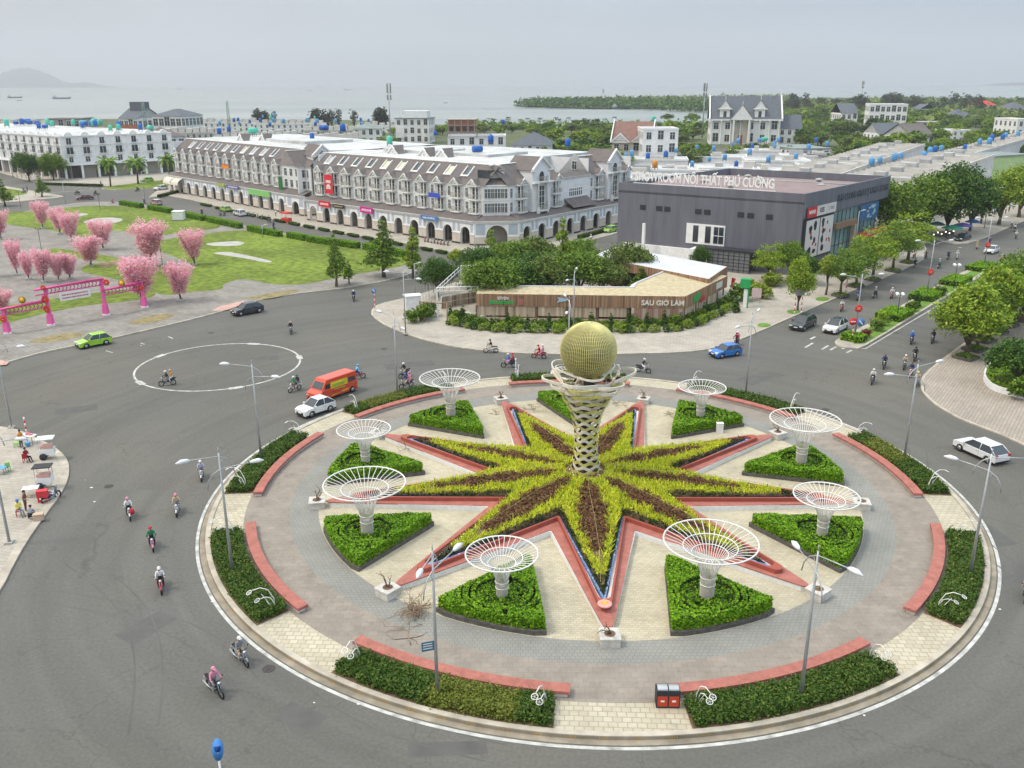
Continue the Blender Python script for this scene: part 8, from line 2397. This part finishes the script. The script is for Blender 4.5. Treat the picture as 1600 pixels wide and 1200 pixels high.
for i,(x,y,s_,c,d)in enumerate(((67,776,.5,(.6,.05,.06),'upper red cool box beside the parked motorbike'),(68,783,.45,(.65,.07,.07),'lower red cool box beside the parked motorbike'),(61,812,.45,(.5,.38,.28),'cardboard box beside the crouching person'))):
 root=empty('box',G(x,y,.14+(.5 if i==0 else 0)),.3,d,'box');b=MB();b.box(-s_*.8,-s_/2,0,s_*.8,s_/2,s_);b.build('body',mat_pla('box%d'%i,c),root);b=MB();b.box(-s_*.83,-s_*.53,s_,s_*.83,s_*.53,s_+.06);b.build('lid',mat_pla('box%d'%i,c),root)
root=empty('white_kiosk',G(280,344,.15),.1,'white cubic utility kiosk standing on the lawn edge','kiosk');b=MB();b.box(-1.3,-1.1,0,1.3,1.1,2.1);b.build('body',mat_ww,root);b=MB();b.box(-1.4,-1.2,2.1,1.4,1.2,2.25);b.build('lid',mat_tr,root);b=MB();b.box(-1.5,-1.3,-.1,1.5,1.3,.25);b.build('plinth',mat_dkw,root)
root=empty('red_kiosk',G(448,347,.12),-.6,'red food kiosk on the arcade pavement','kiosk');b=MB();b.box(-1.1,-.7,.1,1.1,.7,1.0);b.build('counter',mat_em,root);b=MB();b.box(-1.3,-.9,2.1,1.3,.9,2.4);b.build('canopy',mat_em,root);b=MB();[b.box(x_-.04,y_-.04,1,x_+.04,y_+.04,2.1)for x_ in(-1,1)for y_ in(-.6,.6)];b.build('posts',mat_tr,root)
def umbrella(x,y,col,n,s_,lab):
 root=empty('market_umbrella',G(x,y,.14),0,lab,'umbrella');b=MB();b.tube([(0,0,0),(0,0,2.6)],.04,5);b.build('pole',mat_gal,root);b=MB();b.lathe((0,0,0),[(1.9,2.1),(1.0,2.55),(.05,2.8)],10,sm=False);b.build('canopy',M('canopy_'+n,col,.7),root);root.scale=(s_,s_,1)
umbrella(1486,372,(.05,.3,.2),'green',1.2,'dark green market umbrella under the big shade tree');umbrella(1502,368,(.16,.14,.45),'violet',1.1,'violet market umbrella beside the green one');umbrella(1518,362,(.05,.15,.4),'navy',.9,'dark blue market umbrella at the far kerb');umbrella(1462,366,(.08,.3,.3),'teal',1.0,'teal market umbrella half hidden under the trees')
lamp_em=M('bulb_glow',(1.0,.9,.65),.5,emit=3.0)
root=empty('stall_sign',G(1473,365,3.0),.4,'dark stall board with a row of round glowing bulbs under the shade tree','sign');b=MB();b.box(-3,-.1,-.5,3,0,.5);b.build('board',mat_dark,root)
for i in range(6):b=MB();b.ball((-2.6+i*1.05,-.2,.35*(i%2)),.13,n=6,k=4);b.build('bulb',lamp_em,root)
# ================ CARS
mat_tyre=M('tyre',(0.02,0.02,0.02),.8);mat_rim=M('rim',(.38,.39,.4),.35,metal=.6);mat_cgl=M('car_glass',(.03,.04,.05),.08,spec=.8,var=.2)
mat_trim=M('black_trim',(.025,.025,.028),.6);mat_hl=M('headlight',(.7,.72,.75),.15);mat_tl=M('taillight',(.4,.02,.02),.3)
def paint(n,c):return M('paint_'+n,c,.28,metal=.1,var=.03,coat=.5,spec=.5)
def car(kind,pm,L=4.3,W=1.8,H=1.6,roofm=None,name='car',trim=True):
 root=empty(name);hw=W/2;xf,xr=L/2,-L/2;wr=.34 if H>1.5 else .31;zb=.24;bl=H*.60
 wx=(xf-.82,xr+.78)
 P={'suv':[(xf,.55),(xf-.05,.82),(xf-.35,.95),(xf-1.15,bl)],'hatch':[(xf,.5),(xf-.08,.72),(xf-.4,.84),(xf-1.1,bl)],'sedan':[(xf,.48),(xf-.08,.66),(xf-.4,.78),(xf-1.3,bl)],'van':[(xf,.5),(xf-.04,.95),(xf-.3,1.1),(xf-.62,1.22)]}[kind]
 if kind=='van':bl=1.25
 rear={'suv':[(xr+.05,bl),(xr,.7)],'hatch':[(xr+.05,bl),(xr,.65)],'sedan':[(xr+.15,bl+.02),(xr,.82)],'van':[(xr+.02,bl),(xr,.6)]}[kind]
 out=[(xf,zb+.06)]+P+rear+[(xr,zb+.08)]
 def arch(cx):return[(cx-(wr+.07)*math.cos(math.pi*i/7),max(zb,wr-.02+(wr+.07)*math.sin(math.pi*i/7)))for i in range(8)]
 out+=[(xr+.1,zb)]+arch(wx[1])+arch(wx[0])+[(xf-.1,zb)]
 b=MB();cz=.6;n=len(out);V=[]
 for y,s in((-hw,.96),(-hw+.09,1),(hw-.09,1),(hw,.96)):
  V+=[(x*s,y,cz+(z-cz)*(s if z>.45 else 1))for x,z in out]
 F=[(k*n+i,k*n+(i+1)%n,(k+1)*n+(i+1)%n,(k+1)*n+i)for k in range(3)for i in range(n)]+[tuple(range(n)),tuple(reversed(range(3*n,4*n)))]
 b.add(V,[f[::-1]for f in F],0,False);body=b.build('body',pm,root)
 g={'suv':(xf-1.1,xf-1.9,xr+.85,xr+.08),'hatch':(xf-1.1,xf-1.85,xr+.6,xr+.12),'sedan':(xf-1.3,xf-2.05,xr+1.15,xr+.45),'van':(xf-.62,xf-1.35,xr+.14,xr+.05)}[kind]
 a,r0,r1,c=g;yb,yt=hw-.07,hw-(.24 if kind!='van' else .16);zt=H-.06
 b=MB();V=[(a,-yb,bl-.02),(a,yb,bl-.02),(c,yb,bl-.02),(c,-yb,bl-.02),(r0,-yt,zt),(r0,yt,zt),(r1,yt,zt),(r1,-yt,zt)]
 van=kind=='van'
 b.add(V,[(0,1,5,4),(1,2,6,5),(2,3,7,6),(3,0,4,7)],0,False);b.build('cabin' if van else 'windows',pm if van else mat_cgl,root)
 b=MB();e=.05;V=[(r0+.05,-yt-.01,zt),(r0+.05,yt+.01,zt),(r1-.06,yt+.01,zt),(r1-.06,-yt-.01,zt),(r0-.15,-yt+.1,H),(r0-.15,yt-.1,H),(r1+.15,yt-.1,H),(r1+.15,-yt+.1,H)]
 b.add(V,[(0,1,5,4),(1,2,6,5),(2,3,7,6),(3,0,4,7),(4,5,6,7)],0,False);b.build('roof',roofm or pm,root)
 if van:
  b=MB();k=lambda t,y,o:(a+(r0-a)*t+o,y,bl+(zt-bl)*t)
  b.add([k(.08,-yb+.12,.02),k(.08,yb-.12,.02),k(.75,yt-.12,.02),k(.75,-yt+.12,.02)],[(0,1,2,3)],0,False);b.build('windscreen',mat_cgl,root)
  for s in(-1,1):
   b=MB();sl=lambda x,z:(x,s*(yb+(yt-yb)*(z-bl)/(zt-bl)+.012),z)
   for x0,x1 in((xf-1.05,xf-1.75),(xr+1.35,xr+.3)):
    q=[sl(x0,bl+.05),sl(x1,bl+.05),sl(x1,bl+.55),sl(x0-.1,bl+.55)];b.add(q,[(0,1,2,3)if s<0 else(3,2,1,0)],0,False)
   b.build('side_window',mat_cgl,root)
   b=MB();q=[(xf-1.85,s*(hw+.008),.45),(xr+1.4,s*(hw+.008),.45),sl(xr+1.4,bl+.62),sl(xf-1.85,bl+.62)];q[1]=(xr+1.4,s*(hw+.008),.6)
   b.add(q,[(0,1,2,3)if s<0 else(3,2,1,0)],0,False)
   ad=b.build('side_advert',M('advert_yellow',(.72,.55,.05),.4,var=.25,scale=.6),root)
   b=MB();
   for z,h_,w_ in((bl+.1,.28,1.7),(bl-.25,.12,1.5)):b.box(-.9,s*(hw+.02)-.004,z,-.9+w_,s*(hw+.02)+.004,z+h_)
   b.build('advert_green',M('advert_green',(.30,.42,.05),.4,var=.2),root)
   b=MB();rr=random.Random(4);x=-.7
   for z in(bl-.45,bl-.7):
    x=-.4
    while x<1.0:d=rr.uniform(.08,.2);b.box(x,s*(hw+.025)-.004,z,x+d,s*(hw+.025)+.004,z+.13);x+=d+.05
   b.build('lettering',mat_em,root)
 else:
  for s in(-1,1):
   b=MB()
   for p,q in(((a,s*yb,bl),(r0,s*yt,zt)),((c,s*yb,bl),(r1,s*yt,zt)),(((a+c)/2-.05,s*yb,bl),((r0+r1)/2-.05,s*yt,zt))):b.tube([p,q],.04,4)
   b.build('pillar',pm if p[0]else pm,root)
 for x in wx:
  for s in(-1,1):
   w=MB();w.tube([(x,s*(hw-.21),wr),(x,s*(hw-.19),wr),(x,s*(hw-.02),wr),(x,s*hw,wr)],[wr*.9,wr,wr,wr*.9],18);wo=w.build('wheel',mat_tyre,root)
   w=MB();w.tube([(x,s*(hw-.02),wr),(x,s*(hw+.008),wr)],wr*.6,14);w.build('rim',mat_rim,wo)
 for s in(-1,1):
  b=MB()
  for x_ in((a+c)/2-.05,a-.1,c+.35):b.box(x_-.008,s*hw-.006,zb+.15,x_+.008,s*hw+.004,bl-.04)
  b.build('door_seam',mat_trim,root)
  b=MB();[b.box(x_,s*hw-.01,bl-.2,x_+.16,s*hw+.02,bl-.16)for x_ in((a+c)/2+.08,c+.45)];b.build('door_handle',mat_rim,root)
  b=MB();b.box(xf-.28,s*hw*.72-.22,.62,xf-.02,s*hw*.72+.2,.8);b.build('headlight',mat_hl,root)
  b=MB();b.box(xr-.012,s*hw*.78-.16,.78,xr+.15,s*hw*.78+.13,.98);b.build('taillight',mat_tl,root)
  b=MB();b.box(a-.25,s*(hw+.1)-.1,bl+.0,a-.1,s*(hw+.1)+.1,bl+.16);b.build('mirror',pm,root)
 b=MB();b.box(xf-.1,-hw*.62,.34,xf+.015,hw*.62,.6);b.box(xf-.3,-hw*.9,zb,xf+.01,hw*.9,.34);b.box(xr-.01,-hw*.9,zb,xr+.3,hw*.9,.38);b.build('bumper_trim',mat_trim,root)
 for x in(xf+.018,xr-.02):b=MB();b.box(x-.004,-.25,.5,x+.004,.25,.62);b.build('number_plate',mat_tr,root)
 if kind in('suv',)and trim:
  for s in(-1,1):b=MB();b.box(xr+.1,s*hw-.02,zb,xf-.1,s*hw+.004,.36);b.build('sill',mat_trim,root)
 return root
def put_car(x,y,fx,fy,kind,pm,L,W,H,lab,cat='car',name='parked_car',roofm=None):
 """(x, y): middle of the car on the road; (fx, fy): a photo point it drives towards."""
 c=G(x,y);d=G(fx,fy)-c
 r=car(kind,pm,L,W,H,roofm,name);r.location=c;r.rotation_euler=(0,0,math.atan2(d.y,d.x));tag(r,lab,cat)
wh,gn,bk=paint('white',(.72,.73,.74)),paint('lime',(.32,.62,.04)),paint('black',(.025,.03,.035))
put_car(147,540,116,546,'hatch',gn,4.1,1.8,1.6,'lime green taxi hatchback driving along the plaza kerb',name='car')
put_car(387,490,355,496,'suv',paint('dark',(.035,.04,.05)),4.5,1.75,1.65,'dark people carrier at the plaza kerb right of the tile patch',name='car')
put_car(494,645,460,656,'suv',wh,3.9,1.75,1.62,'small white off-roader with black windows beside the orange van',name='car')
put_car(520,618,480,632,'van',paint('orange',(.62,.07,.03)),5.6,1.95,2.3,'orange-red high-roof van with yellow advert on its side','van','van')
put_car(1133,556,1095,562,'hatch',paint('blue',(.02,.16,.5)),3.9,1.74,1.5,'blue hatchback passing the corner pavement',name='car',roofm=paint('blue',(.02,.16,.5)))
put_car(1254,512,1226,526,'suv',paint('darkgrey',(.03,.04,.04)),4.9,1.95,1.8,'black large off-roader nosing into the junction',name='car')
put_car(1305,517,1275,532,'suv',wh,4.6,1.88,1.68,'white off-roader with dark glass roof next to the median tip',name='car',roofm=mat_cgl)
put_car(1531,712,1482,690,'suv',wh,4.6,1.88,1.6,'white off-roader driving round the right side of the island',name='car')
put_car(1503,376,1484,381,'sedan',bk,4.8,1.82,1.45,'black saloon parked at the side street below the umbrellas')
put_car(1549,395,1533,402,'sedan',wh,4.4,1.75,1.45,'white saloon coming along the avenue past the median end',name='car')
put_car(133,312,115,313,'sedan',paint('maroon',(.12,.03,.04)),4.6,1.8,1.45,'maroon saloon crossing the far junction',name='car')
put_car(244,320,225,317,'hatch',paint('pinkish',(.5,.3,.3)),4.2,1.8,1.6,'pinkish hatchback in front of the arcade end',name='car',roofm=wh)
put_car(252,297,235,299,'suv',wh,4.5,1.8,1.6,'white off-roader behind the grass island',name='car')
put_car(230,284,212,285,'hatch',gn,4.2,1.8,1.55,'lime green taxi before the white row',name='car')
put_car(375,337,360,333,'suv',wh,4.6,1.85,1.65,'white off-roader parked in front of the arcade')
put_car(353,330,340,326,'hatch',gn,4.1,1.8,1.5,'lime green taxi parked half behind the white off-roader')
put_car(953,363,935,367,'hatch',gn,4.1,1.8,1.55,'lime green taxi parked before the right wing beside the scaffold')
# ================ MOTORBIKES AND PEOPLE
def wheel(root,x,r=.27):
 w=MB();n=18
 w.tube([(x+r*math.cos(2*math.pi*i/n),0,r+r*math.sin(2*math.pi*i/n))for i in range(n+1)],.055,6,cap=False);wo=w.build('wheel',mat_tyre,root)
 w=MB();w.tube([(x,-.03,r),(x,.03,r)],.06,8);[w.tube([(x,0,r),(x+r*math.cos(q),0,r+r*math.sin(q))],.012,3)for q in[i*math.pi*.4 for i in range(5)]];w.build('rim',mat_rim,wo)
def bike(pm,name='motorbike'):
 root=empty(name);wheel(root,.63);wheel(root,-.62)
 def loft(secs,nm,mt):
  b=MB();V=[]
  for x,z,w_,h in secs:V+=[(x,w_*math.cos(q),z+h*math.sin(q))for q in[2*math.pi*i/8 for i in range(8)]]
  k=len(secs);b.add(V,[(i*8+j,i*8+(j+1)%8,(i+1)*8+(j+1)%8,(i+1)*8+j)for i in range(k-1)for j in range(8)]+[tuple(range(8)),tuple(reversed(range((k-1)*8,k*8)))],0,True);return b.build(nm,mt,root)
 loft([(-.98,.78,.04,.04),(-.8,.72,.1,.1),(-.4,.62,.15,.16),(-.05,.5,.15,.15),(.1,.42,.13,.1)],'tail_body',pm)
 loft([(.05,.36,.12,.07),(.3,.38,.13,.07),(.42,.5,.12,.14),(.52,.78,.13,.16),(.46,.98,.08,.07)],'front_shield',pm)
 loft([(.5,.45,.05,.06),(.72,.6,.075,.04),(.92,.48,.05,.03)],'front_mudguard',pm)
 loft([(-.85,.80,.1,.05),(-.4,.82,.14,.06),(.0,.76,.12,.05),(.1,.68,.08,.04)],'seat',mat_trim)
 b=MB();b.tube([(.63,.06,.27),(.45,.06,.98)],.025,5);b.tube([(.63,-.06,.27),(.45,-.06,.98)],.025,5);b.build('fork',mat_gal,root)
 b=MB();b.tube([(.36,-.34,1.0),(.46,-.12,1.03),(.46,.12,1.03),(.36,.34,1.0)],.022,5);b.build('handlebar',mat_trim,root)
 b=MB();b.ball((.54,0,.93),.07,.09,.07,8,5);b.build('headlight',mat_hl,root)
 b=MB();b.ball((-.98,0,.72),.04,.08,.05,8,5);b.build('taillight',mat_tl,root)
 b=MB();b.tube([(-.1,-.14,.3),(-.5,-.16,.34),(-.95,-.17,.45)],[.03,.05,.055],7);b.box(-.15,-.13,.2,.2,.13,.42);b.build('engine',mat_gal,root)
 for s in(-1,1):b=MB();b.tube([(.42,s*.26,1.02),(.40,s*.30,1.2)],.01,4);b.ball((.40,s*.31,1.22),.02,.06,.04,6,4);b.build('mirror',mat_trim,root)
 b=MB();b.box(-1.02,-.08,.52,-1.0,.08,.66);b.build('number_plate',mat_tr,root)
 return root
SKIN=M('skin',(.42,.24,.16),.6);SHOE=M('shoe',(.05,.045,.045),.7)
def cloth(n,c):return M('cloth_'+n,c,.85,var=.12,scale=4)
def figure(pose):
 """One continuous skinned body mesh; materials: 0 skin, 1 top, 2 trousers, 3 shoes."""
 J={};E_=[]
 def j(n,p,r):J[n]=(Vector(p),r)
 if pose=='ride':hip,ch,nk,hd=(-.12,0,.90),(-.02,0,1.22),(.03,0,1.42),(.07,0,1.56);hand=(.38,.30,1.03);knee,ank,toe=(.26,.17,.74),(.16,.16,.36),(.32,.17,.31);elb=(.14,.27,1.10)
 elif pose=='pass':hip,ch,nk,hd=(-.55,0,.96),(-.50,0,1.28),(-.47,0,1.48),(-.45,0,1.62);hand=(-.2,.16,1.0);knee,ank,toe=(-.2,.24,.84),(-.3,.26,.46),(-.15,.28,.41);elb=(-.42,.26,1.12)
 elif pose=='sit':hip,ch,nk,hd=(0,0,.50),(-.03,0,.85),(-.02,0,1.05),(0,0,1.18);hand=(.3,.12,.72);knee,ank,toe=(.42,.1,.50),(.55,.1,.08),(.7,.11,.04);elb=(.08,.22,.74)
 elif pose=='squat':hip,ch,nk,hd=(-.15,0,.32),(.08,0,.62),(.17,0,.80),(.25,0,.92);hand=(.5,.1,.45);knee,ank,toe=(.25,.2,.48),(.05,.16,.08),(.2,.17,.04);elb=(.25,.24,.5)
 else:hip,ch,nk,hd=(0,0,.92),(.02,0,1.25),(.03,0,1.46),(.06,0,1.6);hand=(.34,.2,1.0);knee,ank,toe=(.02,.1,.5),(-.02,.1,.08),(.13,.11,.04);elb=(.06,.26,1.12)
 j('hip',hip,.15);j('waist',[(a+c)/2 for a,c in zip(hip,ch)],.135);j('ch',ch,.16);j('nk',nk,.06);j('hd',hd,.095);j('top',(hd[0]+.02,0,hd[2]+.12),.085)
 E_=[('hip','waist',2),('waist','ch',1),('ch','nk',1),('nk','hd',0),('hd','top',0)]
 for s in(-1,1):
  t='LR'[s>0];m=lambda p:(p[0],p[1]*s,p[2])
  j('sh'+t,(ch[0]+.02,.19*s,ch[2]+.13),.07);j('el'+t,m(elb),.05);j('wr'+t,[a+(c-a)*.85 for a,c in zip(m(elb),m(hand))],.035);j('ha'+t,m(hand),.04)
  j('lg'+t,(hip[0]+.03,.1*s,hip[2]-.05),.1);j('kn'+t,m(knee),.07);j('an'+t,m(ank),.045);j('to'+t,m(toe),.04)
  E_+=[('ch','sh'+t,1),('sh'+t,'el'+t,1),('el'+t,'wr'+t,0 if pose=='stand' else 1),('wr'+t,'ha'+t,0),('hip','lg'+t,2),('lg'+t,'kn'+t,2),('kn'+t,'an'+t,2),('an'+t,'to'+t,3)]
  H_=Vector(m(hand));dr=(H_-Vector(m(elb))).normalized()
  for f in range(5):
   o=Vector((0,(f-2)*.018*s,0))if f<4 else Vector((0,-.045*s,.0));L_=(.07,.085,.08,.06,.045)[f]
   j('f%d%s'%(f,t),H_+o+dr*L_*.7+Vector((0,0,-L_*.5)),.010);E_.append(('ha'+t,'f%d%s'%(f,t),0))
 names=list(J);me=bpy.data.meshes.new('person');me.from_pydata([J[n][0]for n in names],[(names.index(a),names.index(c))for a,c,_ in E_],[])
 o=bpy.data.objects.new('t',me);COL.objects.link(o);sk=o.modifiers.new('s','SKIN');sv=me.skin_vertices[0].data
 for i,n in enumerate(names):sv[i].radius=(J[n][1],J[n][1]*(1.15 if n in('hip','ch','waist')else 1));sv[i].use_root=n=='hip'
 sb_=o.modifiers.new('u','SUBSURF');sb_.levels=1;sb_.render_levels=1
 bpy.context.view_layer.update();out=bpy.data.meshes.new_from_object(o.evaluated_get(bpy.context.evaluated_depsgraph_get()));bpy.data.objects.remove(o)
 segs=[(J[a][0],J[c][0],m)for a,c,m in E_]
 while len(out.materials)<4:out.materials.append(SKIN)
 for p in out.polygons:
  c=p.center;best=min(segs,key=lambda s:(c-(s[0]+(s[1]-s[0])*max(0,min(1,(c-s[0]).dot(s[1]-s[0])/max(1e-6,(s[1]-s[0]).length_squared))))).length)
  p.material_index=best[2];p.use_smooth=True
 out.name='person'
 return out,J['hd'][0]
FIG={p:figure(p)for p in('ride','pass','sit','squat','stand')}
HUES={'white':(.68,.67,.66),'pink':(.62,.25,.34),'black':(.03,.03,.035),'blue':(.05,.17,.5),'navy':(.03,.05,.15),'green':(.03,.2,.1),'red':(.45,.03,.05),'grey':(.22,.23,.25),'beige':(.5,.38,.26),'orange':(.65,.25,.04),'cyan':(.15,.45,.65),'brown':(.16,.08,.05),'maroon':(.22,.02,.04),'lilac':(.42,.4,.55),'yellow':(.7,.6,.12)}
def helmet(hd,mt,par,hair=False):
 b=MB();b.ball((hd.x+.0,0,hd.z+.07),.135 if not hair else .115,.125 if not hair else .11,.125 if not hair else .11,12,8)
 if not hair:b.box(hd.x+.08,-.08,hd.z+.06,hd.x+.19,.08,hd.z+.085)
 b.v=[(x,y,max(z,hd.z+.01))for x,y,z in b.v];b.build('hair' if hair else 'helmet',mt,par)
 b=MB();f=hd.x+.088
 for s in(-1,1):b.ball((f,s*.035,hd.z+.03),.012,.014,.01,6,4)
 b.build('eyes',mat_trim,par);b=MB();b.ball((f+.012,0,hd.z-.005),.02,.015,.028,6,4);b.build('nose',SKIN,par);b=MB();b.box(f-.01,-.025,hd.z-.05,f+.006,.025,hd.z-.04);b.build('mouth',mat_tl,par)
def person(pose,loc,rz,top,leg,hat,lab,hair=False,grp=None):
 me,hd=FIG[pose];me=me.copy()
 for q,m in enumerate((SKIN,cloth(top,HUES[top]),cloth(leg,HUES[leg]),SHOE)):me.materials[q]=m
 o=bpy.data.objects.new('person',me);COL.objects.link(o);o.location=loc;o.rotation_euler=(0,0,rz);tag(o,lab,'person',grp)
 helmet(hd,SHOE if hair else cloth('hat_'+hat,HUES[hat]),o,hair)
 return o
BT={}
def rider(x,y,fx,fy,col,top,leg,hat,where,passenger=None,parked=False):
 c=G(x,y);d=G(fx,fy)-c;rz=math.atan2(d.y,d.x)
 if col not in BT:BT[col]=template(bike(paint('bike_'+col,HUES[col])))
 who=('rider in %s top and %s helmet'%(top,hat))if top else ''
 place(BT[col],USED,loc=c,rz=rz,label=('parked %s motorbike %s' if parked else '%s motorbike %s')%(col,where),cat='motorbike')
 if top:person('ride',c,rz,top,leg,hat,'person in %s with %s helmet, %s'%(top,hat,where))
 if passenger:person('pass',c,rz,passenger[0],passenger[1],passenger[2],'passenger in %s, %s'%(passenger[0],where))
D=[(337,1083,352,1096,'black','pink','grey','pink','nearest of all at the bottom left'),(377,1034,392,1048,'grey','grey','beige','white','second nearest at the bottom left'),(253,921,253,940,'red','white','black','white','lowest of the four coming down the left lane'),(239,856,241,872,'pink','green','black','red','above the red one in the left lane'),(203,808,205,822,'white','white','black','pink','leftmost in the left lane with a red bag'),(278,802,275,815,'white','beige','grey','pink','between the lamp and the left lane group'),(316,748,314,760,'white','lilac','grey','white','beside the double lamp head at the left'),(262,602,248,604,'black','black','grey','white','on the near rim of the painted circle',('orange','white','beige')),(461,611,447,616,'white','green','brown','white','left of the orange van',('black','grey','green')),(559,592,572,590,'red','cyan','navy','cyan','behind the orange van'),(632,589,618,594,'black','black','beige','white','upper one right of the van'),(635,606,622,609,'black','navy','beige','blue','lower one right of the van',('pink','pink','pink')),(455,521,454,527,'black','black','grey','beige','alone above the painted circle'),(553,470,552,476,'black','navy','black','white','at the mouth of the arcade street'),(767,551,755,551,'white','black','beige','black','left of three passing the corner pavement'),(795,574,783,574,'black','blue','pink','white','middle of three passing the corner pavement',('red','navy','red')),(842,560,830,559,'red','red','red','red','right of three passing the corner pavement',('pink','pink','white')),(1005,582,1018,584,'black','black','white','white','right of the golden sphere'),(1150,540,1140,546,'maroon','maroon','black','maroon','behind the blue hatchback',('pink','grey','white')),(1363,599,1357,612,'black','white','black','white','lowest of the group leaving the avenue'),(1381,575,1377,586,'black','navy','black','brown','above the lowest of the avenue group'),(1413,576,1407,587,'black','beige','grey','white','in the middle of the avenue group'),(1429,563,1424,573,'black','black','black','black','above the middle of the avenue group'),(1423,588,1415,597,'pink','navy','grey','brown','upper one behind the lamp at the right corner'),(1432,603,1424,612,'grey','beige','grey','yellow','lower one behind the lamp at the right corner'),(1424,537,1418,547,'black','blue','navy','cyan','left of the two riding in from the avenue'),(1457,535,1450,543,'black','black','black','black','right of the two riding in from the avenue'),(1315,486,1308,493,'red','white','brown','grey','nearest on the showroom side of the median'),(1341,469,1332,476,'black','blue','black','black','behind the near median lamp'),(1367,465,1375,461,'black','grey','black','white','third on the showroom side of the median'),(1393,466,1386,472,'red','white','grey','white','beside the first garden lamp'),(1446,404,1440,408,'black','grey','black','green','at the side street mouth'),(1481,405,1488,401,'black','navy','black','grey','left of a pair crossing below the black saloon'),(1495,405,1494,410,'white','white','grey','white','right of a pair crossing below the black saloon'),(1467,419,1474,415,'black','grey','green','white','right of the double median lamp'),(1429,418,1436,412,'black','black','black','black','by the pavement corner'),(1526,389,1524,394,'beige','beige','beige','yellow','before the white saloon'),(1545,384,1549,380,'navy','navy','navy','pink','behind the far median lamp'),(1564,412,1560,418,'red','pink','grey','white','right of the white saloon'),(1580,356,1582,352,'black','white','black','white','farthest up the avenue'),(1585,362,1587,357,'black','white','black','black','second farthest up the avenue'),(1587,373,1586,379,'black','white','navy','white','third farthest up the avenue'),(1602,935,1599,950,'black','grey','grey','white','cut by the right picture edge'),(121,304,112,304,'black','grey','black','white','left of the maroon saloon'),(150,305,158,304,'black','black','black','grey','behind the maroon saloon'),(176,318,182,319,'red','pink','grey','pink','right of the maroon saloon on the plaza side'),(215,299,208,300,'black','navy','black','white','at the grass island end'),(226,318,220,316,'black','grey','maroon','white','left of the pinkish hatchback'),(316,336,310,334,'black','maroon','black','pink','riding before the arcade planters'),(428,358,436,361,'navy','navy','black','black','on the arcade street by the hedge boxes'),(421,348,413,346,'black','black','grey','black','at the kerb near the red kiosk'),(923,379,930,376,'white','white','grey','white','in the street before the right wing'),(38,302,30,303,'black','black','grey','black','far left at the junction corner')]
for r in D:rider(*r)
for i,x in enumerate((664,669,674,679,684,689,694,700)):
 rider(x,378+i*.9,x-3,384+i,('red','black','white','black','grey','red','black','black')[i],None,None,None,'in the row before the coffee arch, %s from the left'%('first second third fourth fifth sixth seventh eighth'.split()[i]),None,True)
for i,x in enumerate((382,389,396,403,410)):rider(x,336+i*1.6,x+4,330+i,('black','grey','black','navy','black')[i],None,None,None,'behind the white off-roader at the arcade, %s from the left'%('first second third fourth fifth'.split()[i]),None,True)
for i,x in enumerate((20,27,34,41,48,58)):rider(x,276+i*.8,x-2,270,('grey','black','red','grey','black','black')[i],None,None,None,'before the white row at the far left, %s of six'%('first second third fourth fifth sixth'.split()[i]),None,True)
for x,y,d,c in((345,337,'left of the parked taxi','grey'),(351,337,'just beside the parked taxi','black'),(81,782,'with the red cool boxes at the vendor corner','navy'),(1478,376,'under the green umbrella','black'),(1490,376,'between the green and violet umbrellas','black'),(1508,370,'under the violet umbrella','black'),(1428,404,'red cargo one at the pavement corner','red')):
 rider(x,y,x+6,y-3,c,None,None,None,d,None,True)
o=MB();o.ball((0,0,0),.22,.16,.26,8,6);o=o.build('bag',cloth('red',HUES['red']));g=G(208,812);o.location=(g.x,g.y,.7);tag(o,'red bag hanging beside the leftmost rider of the left lane','bag')
def pp(pose,x,y,rz,top,leg,lab,z=.14,hair=True,hat='white'):person(pose,G(x,y,z),rz,top,leg,hat,lab,hair)
pp('stand',34,699,-.3,'orange','black','person in an orange shirt standing at the white vendor table');pp('sit',42,721,-.35,'maroon','black','person in a dark red shirt sitting on the red plastic chair');pp('squat',49,811,1.8,'grey','black','person in a light grey shirt crouching by the kerb');pp('stand',41,798,.2,'brown','brown','person in brown bending over the white covered table');pp('sit',31,805,-.6,'yellow','grey','person in a yellow shirt and blue cap sitting on the red stool',hair=False,hat='blue')
for i,(x,y,c)in enumerate(((1553,336,'blue'),(1560,335,'navy'),(1567,333,'blue'),(1571,334,'white'),(1545,337,'black'),(1576,331,'grey'))):pp('stand',x,y,i,c,'black','person in %s in the group on the far avenue pavement, %s of six'%(c,'first second third fourth fifth sixth'.split()[i]))
pp('stand',43,300,0,'black','navy','person in black standing at the far left grass corner');pp('stand',158,291,1,'black','black','person in black at the grass island tip');pp('stand',431,338,1,'white','grey','person in white among the planters near the red kiosk')
for o in HIDE:
 if o.name in bpy.data.objects and o.parent is None:
  def _rm(x):
   for c in list(x.children):_rm(c)
   bpy.data.objects.remove(x)
  _rm(o)
b=MB()
b.box(-17000,-120,-3,17000,15500,700)
hz=b.build('haze',[])
mh=bpy.data.materials.new('haze_air');mh.use_nodes=True
th=mh.node_tree;th.nodes.clear()
pv=th.nodes.new('ShaderNodeVolumePrincipled')
pv.inputs['Color'].default_value=(0.90,0.95,1.0,1)
pv.inputs['Density'].default_value=0.00013
pv.inputs['Anisotropy'].default_value=0.1
om=th.nodes.new('ShaderNodeOutputMaterial')
th.links.new(pv.outputs[0],om.inputs['Volume'])
hz.data.materials.append(mh)
hz['kind']='stuff'
hz.display_type='WIRE'
